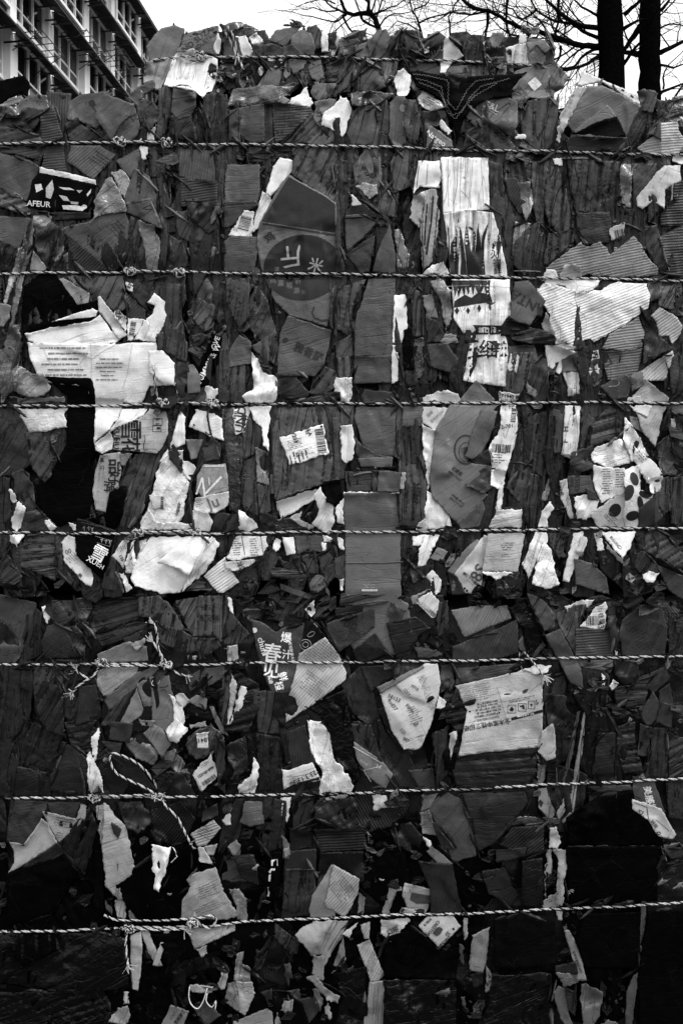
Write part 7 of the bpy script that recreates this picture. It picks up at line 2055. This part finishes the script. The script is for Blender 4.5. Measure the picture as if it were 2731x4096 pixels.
# ------------------------------------------------------------------ tube helper
def tube(bm,pts,radii,seg=8,mi=0):
    pts=np.array([list(p) for p in pts],float); T=np.gradient(pts,axis=0); T/=np.linalg.norm(T,axis=1)[:,None]+1e-9
    ref=np.array([.1,1,.05]) ; ring=[]
    for i in range(len(pts)):
        n=np.cross(T[i],ref); n/=np.linalg.norm(n)+1e-9; b=np.cross(T[i],n); r=radii[i]
        ring.append([bm.verts.new(pts[i]+r*(math.cos(6.28318*k/seg)*n+math.sin(6.28318*k/seg)*b)) for k in range(seg)])
    for i in range(len(pts)-1):
        for k in range(seg): 
            f=bm.faces.new((ring[i][k],ring[i][(k+1)%seg],ring[i+1][(k+1)%seg],ring[i+1][k])); f.smooth=True; f.material_index=mi
    for e in (ring[0],ring[-1]): bm.faces.new(e)
def mesh_obj(name,bm,mats,parent=None,loc=(0,0,0)):
    me=bpy.data.meshes.new(name); bmesh.ops.recalc_face_normals(bm,faces=bm.faces); bm.to_mesh(me); bm.free()
    return link(name,me,mats,parent,loc)
# straps and ear loops of the crumpled face mask at the bottom left
fm=[p for p in pieces if p['name']=='face_mask']
if fm:
    fm=fm[0]; bm=bmesh.new()
    for e in (cat(('a5','1190,1020 1185,1080 1200,1130 1240,1158 1275,1110 1300,1030')),cat(('a5','1300,1060 1295,1110 1330,1145 1355,1105 1350,1160'))):
        q=rope3d(e,4,4); tube(bm,q,[.0013]*len(q),6)
    bmesh.ops.translate(bm,verts=bm.verts,vec=-Vector(fm['org'])); mesh_obj('ear_loop',bm,plain('elastic_white',200,.7),fm['o'])
# curled wire of the notebook scrap
nb=bylab.get('white notebook scrap with a curled wire on the bale seam')
if nb:
    bm=bmesh.new(); pts=[]
    for i in range(150):
        t=i/149; X,Y=tile('b3',[(1215+90*t+22*math.cos(i*.62),470+90*t+24*math.sin(i*.62))])[0]
        pts.append(P3(X,Y,float(surf(np.array([X]),np.array([Y]))[0]*.5+nb['base']*.5)+6+3*math.sin(i*.62)))
    tube(bm,pts,[.0006]*150,5); bmesh.ops.translate(bm,verts=bm.verts,vec=-Vector(nb['org'])); mesh_obj('spiral_wire',bm,plain('wire_steel',190,.3,metal=.8),nb['o'])
# ------------------------------------------------------------------ ground
g,nt,ns,ls=nodes('concrete_yard'); out=N(ns,'ShaderNodeOutputMaterial'); bs=N(ns,'ShaderNodeBsdfPrincipled'); ls.new(bs.outputs[0],out.inputs[0])
tcn=N(ns,'ShaderNodeTexCoord'); n1=N(ns,'ShaderNodeTexNoise'); ls.new(tcn.outputs['Object'],n1.inputs['Vector']); n1.inputs['Scale'].default_value=1.3; n1.inputs['Detail'].default_value=9
v=ramp(ns,ls,n1.outputs[0],.3,.7,.035,.075); cc=N(ns,'ShaderNodeCombineColor')
for i in range(3): ls.new(v,cc.inputs[i])
ls.new(cc.outputs[0],bs.inputs['Base Color']); bs.inputs['Roughness'].default_value=.9
b=N(ns,'ShaderNodeBump'); b.inputs['Distance'].default_value=.01; ls.new(n1.outputs[0],b.inputs['Height']); ls.new(b.outputs[0],bs.inputs['Normal'])
bm=bmesh.new()
for p in ((-900,-900,0),(900,-900,0),(900,900,0),(-900,900,0)): bm.verts.new(p)
bm.faces.new(bm.verts); tag(mesh_obj('ground',bm,g),kind='structure')
# ------------------------------------------------------------------ apartment building, seen steeply along its front
A0=18.7; TH=math.atan(.1247)
Fd=Vector((math.sin(TH),math.cos(TH),0)); Rt=Vector((math.cos(TH),-math.sin(TH),0))   # along the facade, out of the facade (towards +x)
def fpos(Y,out_,z):
    """Y = distance from camera along view; out_ = metres proud of the facade"""
    base=Vector((-A0+.1247*Y,Y-D,0)); return base+Rt*out_+Vector((0,0,z))
bld=bpy.data.objects.new('apartment_building',None); C.objects.link(bld); BO=fpos(38,0,0); bld.location=BO
tag(bld,'tall apartment building with white window frames and sloping awnings, at the upper left','building')
M_W=plain('white_plaster',250,.8,1.5,.08); M_DW=plain('dark_wall',30,.85,2,.3); M_FR=plain('white_window_frame',250,.4); M_AW=plain('corrugated_awning',38,.6,3,.4)
M_GL=plain('window_glass',22,.12,spec=.6); M_CUR=plain('curtain',80,.8,4,.4); M_SL=plain('slab_edge',24,.8,2,.3); M_RAIL=plain('steel_rail',30,.4)
def bbox(bm,Ya,Yb,oa,ob,za,zb,mi=0):
    v=[bm.verts.new(fpos(Y,o_,z)-BO) for Y in (Ya,Yb) for o_ in (oa,ob) for z in (za,zb)]
    for q in ((0,1,3,2),(4,6,7,5),(0,4,5,1),(2,3,7,6),(0,2,6,4),(1,5,7,3)):
        f=bm.faces.new([v[i] for i in q]); f.material_index=mi
FH=3.0; BAY=3.7; Y0b=25.5; NB=8; NFL=10; ZB=.9; Y1b=Y0b+NB*BAY
zr=ZB+NFL*FH
bm=bmesh.new(); bbox(bm,Y0b,Y1b,-12,-.35,0,zr+.3); mesh_obj('wall',bm,M_DW,bld)
bm=bmesh.new()
for i in range(NFL+1):
    bbox(bm,Y0b-.02,Y1b+.02,-.34,.12,ZB+i*FH-.16,ZB+i*FH+.06)
mesh_obj('floor_slab',bm,M_SL,bld)
bm=bmesh.new(); bbox(bm,Y0b-.3,Y1b+.3,-12.3,.55,zr+.31,zr+.55); mesh_obj('roof',bm,M_DW,bld)
for j in range(NB+1):
    bm=bmesh.new(); bbox(bm,Y0b+j*BAY-.26,Y0b+j*BAY+.26,-.36,.40 if j%2 else .28,ZB-.8,zr+.3); mesh_obj('pillar',bm,M_W,bld)
rb=random.Random(8)
for i in range(3,NFL):
    for j in range(NB):
        a=Y0b+j*BAY+.28; c=a+BAY-.56; z=ZB+i*FH
        # window bay (projecting, white framed) with dark recess below
        o0=.0 if (j+i)%3 else .3
        bm=bmesh.new(); w=.10; zz0,zz1=z+.75,z+2.65
        bbox(bm,a,c,o0-.02,o0+.12,zz0-.16,zz0); bbox(bm,a,c,o0-.02,o0+.10,zz1,zz1+.10)
        n=3
        for k in range(n+1):
            y=a+(c-a-w)*k/n; bbox(bm,y,y+w,o0+.002,o0+.09,zz0+.002,zz1-.002)
        bbox(bm,a+w,c-w,o0+.004,o0+.07,zz0+.52,zz0+.59)
        fr=mesh_obj('window',bm,M_FR,bld)
        bm=bmesh.new()
        for k in range(n):
            y=a+(c-a)*k/n; bbox(bm,y+.08,y+(c-a)/n-.02,o0-.03,o0+.0,zz0+.01,zz1-.01)
        mesh_obj('pane',bm,M_GL if rb.random()<.7 else M_CUR,fr)
        bm=bmesh.new(); bbox(bm,a,c,-.34,o0-.06,z+.07,z+.58); mesh_obj('spandrel',bm,M_DW if (i+j)%2 else M_SL,bld) if True else 0
for i in range(4,NFL+1):
    for j in range(0,NB):
        # sloping awning above the windows: sheet on thin battens with a front lip
        a=Y0b+j*BAY+.02; c=a+BAY-.08; z=ZB+i*FH-.18
        bm=bmesh.new(); segs=14; O=1.15
        g0=[];
        for q in range(segs+1):
            y=a+(c-a)*q/segs; dz=.02*(q%2)
            row=[]
            for t in (0,.33,.66,1):
                row.append(bm.verts.new(fpos(y,.13+O*t,z-.62*t**1.25+dz)-BO))
            g0.append(row)
        for q in range(segs):
            for t in range(3): bm.faces.new((g0[q][t],g0[q+1][t],g0[q+1][t+1],g0[q][t+1]))
        for q in (0,4,9,13):
            y=a+(c-a)*q/segs; bbox(bm,y,y+.05,.13,.13+O*.96,z-.70,z-.64)
        bbox(bm,a,c,.13+O-.03,.13+O+.02,z-.70,z-.63)
        mesh_obj('awning',bm,M_AW,bld)
for Yr,zrk in ((36.5,21.5),(45.5,25.5),(47.5,22.6),(41.,24.)):
    bm=bmesh.new()
    for q in range(5): tube(bm,[fpos(Yr+q*.5,.4,zrk)-BO,fpos(Yr+q*.5,1.7,zrk+.05)-BO],[.02,.02],5)
    for o_ in (.8,1.25,1.7): tube(bm,[fpos(Yr-.1,o_,zrk+.05)-BO,fpos(Yr+2.1,o_,zrk+.05)-BO],[.02,.02],5)
    for q in (0,4): tube(bm,[fpos(Yr+q*.5,1.7,zrk+.05)-BO,fpos(Yr+q*.5,.4,zrk-.7)-BO],[.02,.02],5)
    mesh_obj('drying_rack',bm,M_RAIL,bld)
# ------------------------------------------------------------------ trees
M_BARK=plain('bark',7,1.,30,.5,spec=0.); M_TWIG=plain('twig',12,.95,spec=0.); M_SEED=plain('seed_tassel',20,.95,spec=0.)
def twigs(bm,start,dirv,L,r,depth,rnd,tass=0,flat=.5):
    p=np.array(start,float); d=np.array(dirv,float); d/=np.linalg.norm(d); pts=[p.copy()]; n=max(3,int(L/.12)); 
    for i in range(n):
        d=d+np.array([rnd.gauss(0,.16),rnd.gauss(0,.16)*flat,rnd.gauss(0,.14)-.005]); d/=np.linalg.norm(d); p=p+d*L/n; pts.append(p.copy())
    tube(bm,pts,[r*(1-.75*i/n) for i in range(n+1)],4 if r<.006 else 6)
    if depth>0:
        for k in range(rnd.randint(3,6)):
            i=rnd.randint(1,n); q=pts[i]; a=rnd.choice((-1,1))*rnd.uniform(.5,1.2); c,s_=math.cos(a),math.sin(a)
            nd=np.array([d[0]*c-d[2]*s_, d[1]+rnd.uniform(-.5,.5), d[0]*s_+d[2]*c])
            twigs(bm,q,nd,L*rnd.uniform(.4,.7),r*(1-.75*i/n)*.6,depth-1,rnd,tass,flat)
    return pts
def tassels(bm,pts,rnd,pr):
    for q in pts:
        if rnd.random()<pr:
            L=rnd.uniform(.05,.22); p=np.array(q,float)
            for k in range(int(L/.012)):
                p=p+np.array([rnd.gauss(0,.004),rnd.gauss(0,.004),-.012])
                for z in range(2):
                    w=np.array([rnd.gauss(0,.010),rnd.gauss(0,.01),rnd.gauss(-.003,.006)]); e=np.array([.0035,0,.0015])
                    v=[bm.verts.new(p+e),bm.verts.new(p-e),bm.verts.new(p+w)]; bm.faces.new(v)
def tree(name,label,Y,trunk,limbs,seed,r_l=1.,tw=2,tas=0.,base_r=None,extra=0,box=None,cat_='tree',grp='bare trees behind the bales'):
    rnd=random.Random(seed); k=(D+Y)/D
    tp=[np.array(far(x,y,Y)) for x,y,_ in trunk]; tr=[w*.5*S*k for _,_,w in trunk]
    g0=tp[-1]; root=bpy.data.objects.new(name,None); C.objects.link(root); org=Vector((g0[0]+.0,g0[1],0)); root.location=org
    tag(root,label,cat_,grp)
    bm=bmesh.new()
    P=[];Rr=[]
    full=tp+[np.array((g0[0],g0[1],.35)),np.array((g0[0],g0[1],0))]; fr=tr+[tr[-1]*1.12,tr[-1]*1.6]
    for i in range(len(full)-1):
        n=max(2,int(np.linalg.norm(full[i+1]-full[i])/.15))
        for q in range(n):
            t=q/n; P.append(full[i]*(1-t)+full[i+1]*t+np.array([rnd.gauss(0,.006),0,0])); Rr.append((fr[i]*(1-t)+fr[i+1]*t)*rnd.uniform(.95,1.05))
    P.append(full[-1]);Rr.append(fr[-1]); tube(bm,P,Rr,14)
    bmesh.ops.translate(bm,verts=bm.verts,vec=-org); mesh_obj('trunk',bm,M_BARK,root)
    bm=bmesh.new(); bt=bmesh.new(); allp=[]
    for lb in limbs:
        w0=lb[0]*1.1; pts=lb[1]; sl=rnd.uniform(-.25,.35)
        q3=[]; dd=dense(pts,22); acc=0
        for i,(x,y) in enumerate(dd):
            acc=i/max(1,len(dd)-1); q3.append(np.array(far(x,y,Y+sl*acc*2.2*(Y/8)))+np.array([rnd.gauss(0,.006),0,rnd.gauss(0,.006)])*k/5)
        rr=[w0*.5*S*k*(1-.62*i/len(q3)) for i in range(len(q3))]
        tube(bm,q3,rr,7); 
        for i in range(2,len(q3)-1):
            if rnd.random()<.85*r_l:
                d=q3[i]-q3[i-1]; a=rnd.choice((-1,1))*rnd.uniform(.4,1.3); c,s_=math.cos(a),math.sin(a)
                nd=np.array([d[0]*c-d[2]*s_,rnd.uniform(-.4,.4)*np.linalg.norm(d),d[0]*s_+d[2]*c])
                pp=twigs(bm,q3[i],nd,rnd.uniform(.5,1.3)*k/5,max(.0026*k/5,rr[i]*.38),tw,rnd); allp+=pp
        twigs(bm,q3[-1],q3[-1]-q3[-2],rnd.uniform(.5,1.)*k/5,rr[-1]*.9,tw,rnd); allp+=q3[::3]
    bmesh.ops.translate(bm,verts=bm.verts,vec=-org); mesh_obj('crown',bm,M_TWIG,root)
    if tas:
        tassels(bt,allp,rnd,tas); bmesh.ops.translate(bt,verts=bt.verts,vec=-org); mesh_obj('seed_tassels',bt,M_SEED,root)
def tl(t,*L): return [tuple(p) for p in tile(t,L)]
def wpts(t,*L): return [(tile(t,[(x,y)])[0][0],tile(t,[(x,y)])[0][1],w*KT) for x,y,w in L]
tree('bare_tree','thick dark trunk with many side branches, the left one of two at the upper right',8.,
  wpts('c0',(1075,-1500,90),(1092,-500,125),(1103,0,150),(1112,170,158),(1120,500,160),(1125,700,165)),
  [(20,tl('c0',(1040,175),(930,165),(870,130),(800,85),(700,-10))),(22,tl('c0',(1040,290),(900,280),(780,240),(640,190),(520,165),(460,130),(350,65),(250,50),(180,-10))),
   (14,tl('c0',(1040,240),(930,190),(870,150),(760,130),(650,62),(600,-20))),(16,tl('c0',(1045,350),(1000,380),(930,420),(815,442))),(12,tl('c0',(1040,300),(960,330),(900,400),(850,425),(720,430))),
   (18,tl('c0',(1195,95),(1240,50),(1290,10),(1330,-60))),(16,tl('c0',(1195,180),(1240,150),(1300,115))),(12,tl('c0',(785,-40),(782,150),(765,215),(700,240))),
   (12,tl('c0',(460,-20),(462,130),(470,210),(500,250))),(14,tl('c0',(350,65),(340,160),(330,245))),(10,tl('c0',(1040,110),(960,60),(900,20),(850,-40))),
   (14,tl('c0',(1195,400),(1240,330),(1300,260),(1340,210))),(10,tl('c0',(640,190),(560,230),(480,215),(420,170))),(10,tl('c0',(800,290),(790,360),(745,410),(700,420))),
   (9,tl('c0',(350,65),(240,90),(120,80),(20,130))),(9,tl('c0',(650,62),(560,120),(500,60),(420,30)))],31,1.,2,.45)
tree('bare_tree','dark trunk nearest the right edge of the photo, beside the thicker trunk',8.6,
  wpts('c0',(1385,-1500,85),(1372,-500,110),(1362,0,125),(1360,200,132),(1357,600,135),(1355,700,140)),
  [(26,tl('c0',(1300,170),(1250,230),(1215,290),(1150,350))),(26,tl('c0',(1300,340),(1250,335),(1190,330))),(20,tl('c0',(1425,330),(1480,300),(1568,258),(1650,220))),
   (14,tl('c0',(1425,60),(1470,20),(1500,-40))),(14,tl('c0',(1420,585),(1480,560),(1568,525))),(10,tl('c0',(1420,400),(1500,420),(1570,400))),(8,tl('c0',(1425,180),(1480,150),(1570,160))),
   (10,tl('c0',(1500,640),(1540,570),(1580,520))),(8,tl('c0',(1440,560),(1450,450),(1500,380)))],32,.9,2,.1)
tree('bare_tree','slender bare tree with fine twigs behind the middle of the top bale',14.,
  wpts('b0',(965,185,26),(1000,330,34),(1005,500,40)),
  [(22,tl('b0',(965,190),(920,92),(850,90),(765,82),(715,-20))),(14,tl('b0',(920,92),(890,20),(860,-60))),(12,tl('b0',(850,90),(870,130),(940,175),(970,195))),
   (9,tl('b0',(765,82),(700,60),(640,20),(600,-40))),(8,tl('b0',(765,82),(740,110),(690,140),(600,120),(500,100))),(9,tl('b0',(740,110),(780,180),(820,222),(880,205))),
   (7,tl('b0',(920,92),(1000,60),(1080,30),(1180,-30))),(7,tl('b0',(960,180),(1000,120),(1060,90),(1150,80))),(6,tl('b0',(715,60),(640,70),(560,50),(470,60))),(6,tl('b0',(690,20),(600,0),(500,20)))],33,1.5,3,0)
tree('bare_tree','thin bare tree between the slender one and the thick trunks',12.,
  wpts('b0',(1240,235,12),(1250,400,20),(1255,560,30)),
  [(9,tl('b0',(1240,235),(1205,130),(1175,60),(1150,-40))),(7,tl('b0',(1180,60),(1250,30),(1320,-30))),(7,tl('b0',(1210,150),(1290,110),(1400,80),(1450,60))),
   (8,tl('b0',(1410,220),(1408,110),(1440,30),(1500,-40))),(9,tl('b0',(1600,60),(1520,20),(1480,-30))),(6,tl('b0',(1225,200),(1150,150),(1080,140),(1020,190)))],34,1.4,3,.1)
# ------------------------------------------------------------------ sky, sun, camera
w=bpy.data.worlds.new('World'); bpy.context.scene.world=w; w.use_nodes=True
ns=w.node_tree.nodes; ls=w.node_tree.links; bg=ns['Background']
sky=ns.new('ShaderNodeTexSky'); sky.sky_type='NISHITA'; sky.sun_disc=False
EL,AZ=R(48),R(200)          # sun behind and slightly left of the camera, high
sky.sun_elevation=EL; sky.sun_rotation=AZ; sky.air_density=1.; sky.dust_density=4.; sky.ozone_density=1.
bw=ns.new('ShaderNodeRGBToBW'); ls.new(sky.outputs[0],bw.inputs[0])
# bright even cloud deck: brighter overhead, low band dimmed in place of an unseen skyline, with faint structure
tcw=ns.new('ShaderNodeTexCoord'); sx=ns.new('ShaderNodeSeparateXYZ'); ls.new(tcw.outputs['Generated'],sx.inputs[0])
cn=ns.new('ShaderNodeTexNoise'); ls.new(tcw.outputs['Generated'],cn.inputs['Vector']); cn.inputs['Scale'].default_value=2.2; cn.inputs['Detail'].default_value=4
el_=mth(ns,ls,'MULTIPLY',ramp(ns,ls,sx.outputs[2],.25,1,CL0,CL1),ramp(ns,ls,sx.outputs[2],.02,.32,.22,1.)); cv=mth(ns,ls,'MULTIPLY',el_,ramp(ns,ls,cn.outputs[0],.3,.7,.78,1.06))
ls.new(mth(ns,ls,'ADD',bw.outputs[0],cv),bg.inputs[0]); bg.inputs[1].default_value=SKY
sd=bpy.data.lights.new('sun','SUN'); sd.energy=SUN; sd.angle=R(SANG); sd.color=(1,1,1)
so=bpy.data.objects.new('sun',sd); C.objects.link(so)
az=SAZ; el=SEL
dv=Vector((math.sin(R(az))*math.cos(R(el)),-math.cos(R(az))*math.cos(R(el)),math.sin(R(el))))   # towards the sun
so.rotation_euler=dv.to_track_quat('Z','Y').to_euler(); so.location=(0,-4,8)
sky.sun_elevation=R(el); sky.sun_rotation=math.atan2(dv.x,dv.y)
cd=bpy.data.cameras.new('camera'); co=bpy.data.objects.new('camera',cd); C.objects.link(co); bpy.context.scene.camera=co
co.location=(0,-D,CZ); co.rotation_euler=(R(90),0,0); cd.sensor_fit='VERTICAL'; cd.sensor_height=24; cd.lens=24*D/(H0*S); cd.clip_end=3000; cd.clip_start=.05
sc=bpy.context.scene; sc.render.resolution_x=682; sc.render.resolution_y=1024
sc.view_settings.view_transform='Standard'; sc.view_settings.look='None'; sc.view_settings.exposure=EXPO; sc.view_settings.gamma=1
sc.render.engine='CYCLES'; sc.cycles.max_bounces=4; sc.cycles.diffuse_bounces=2
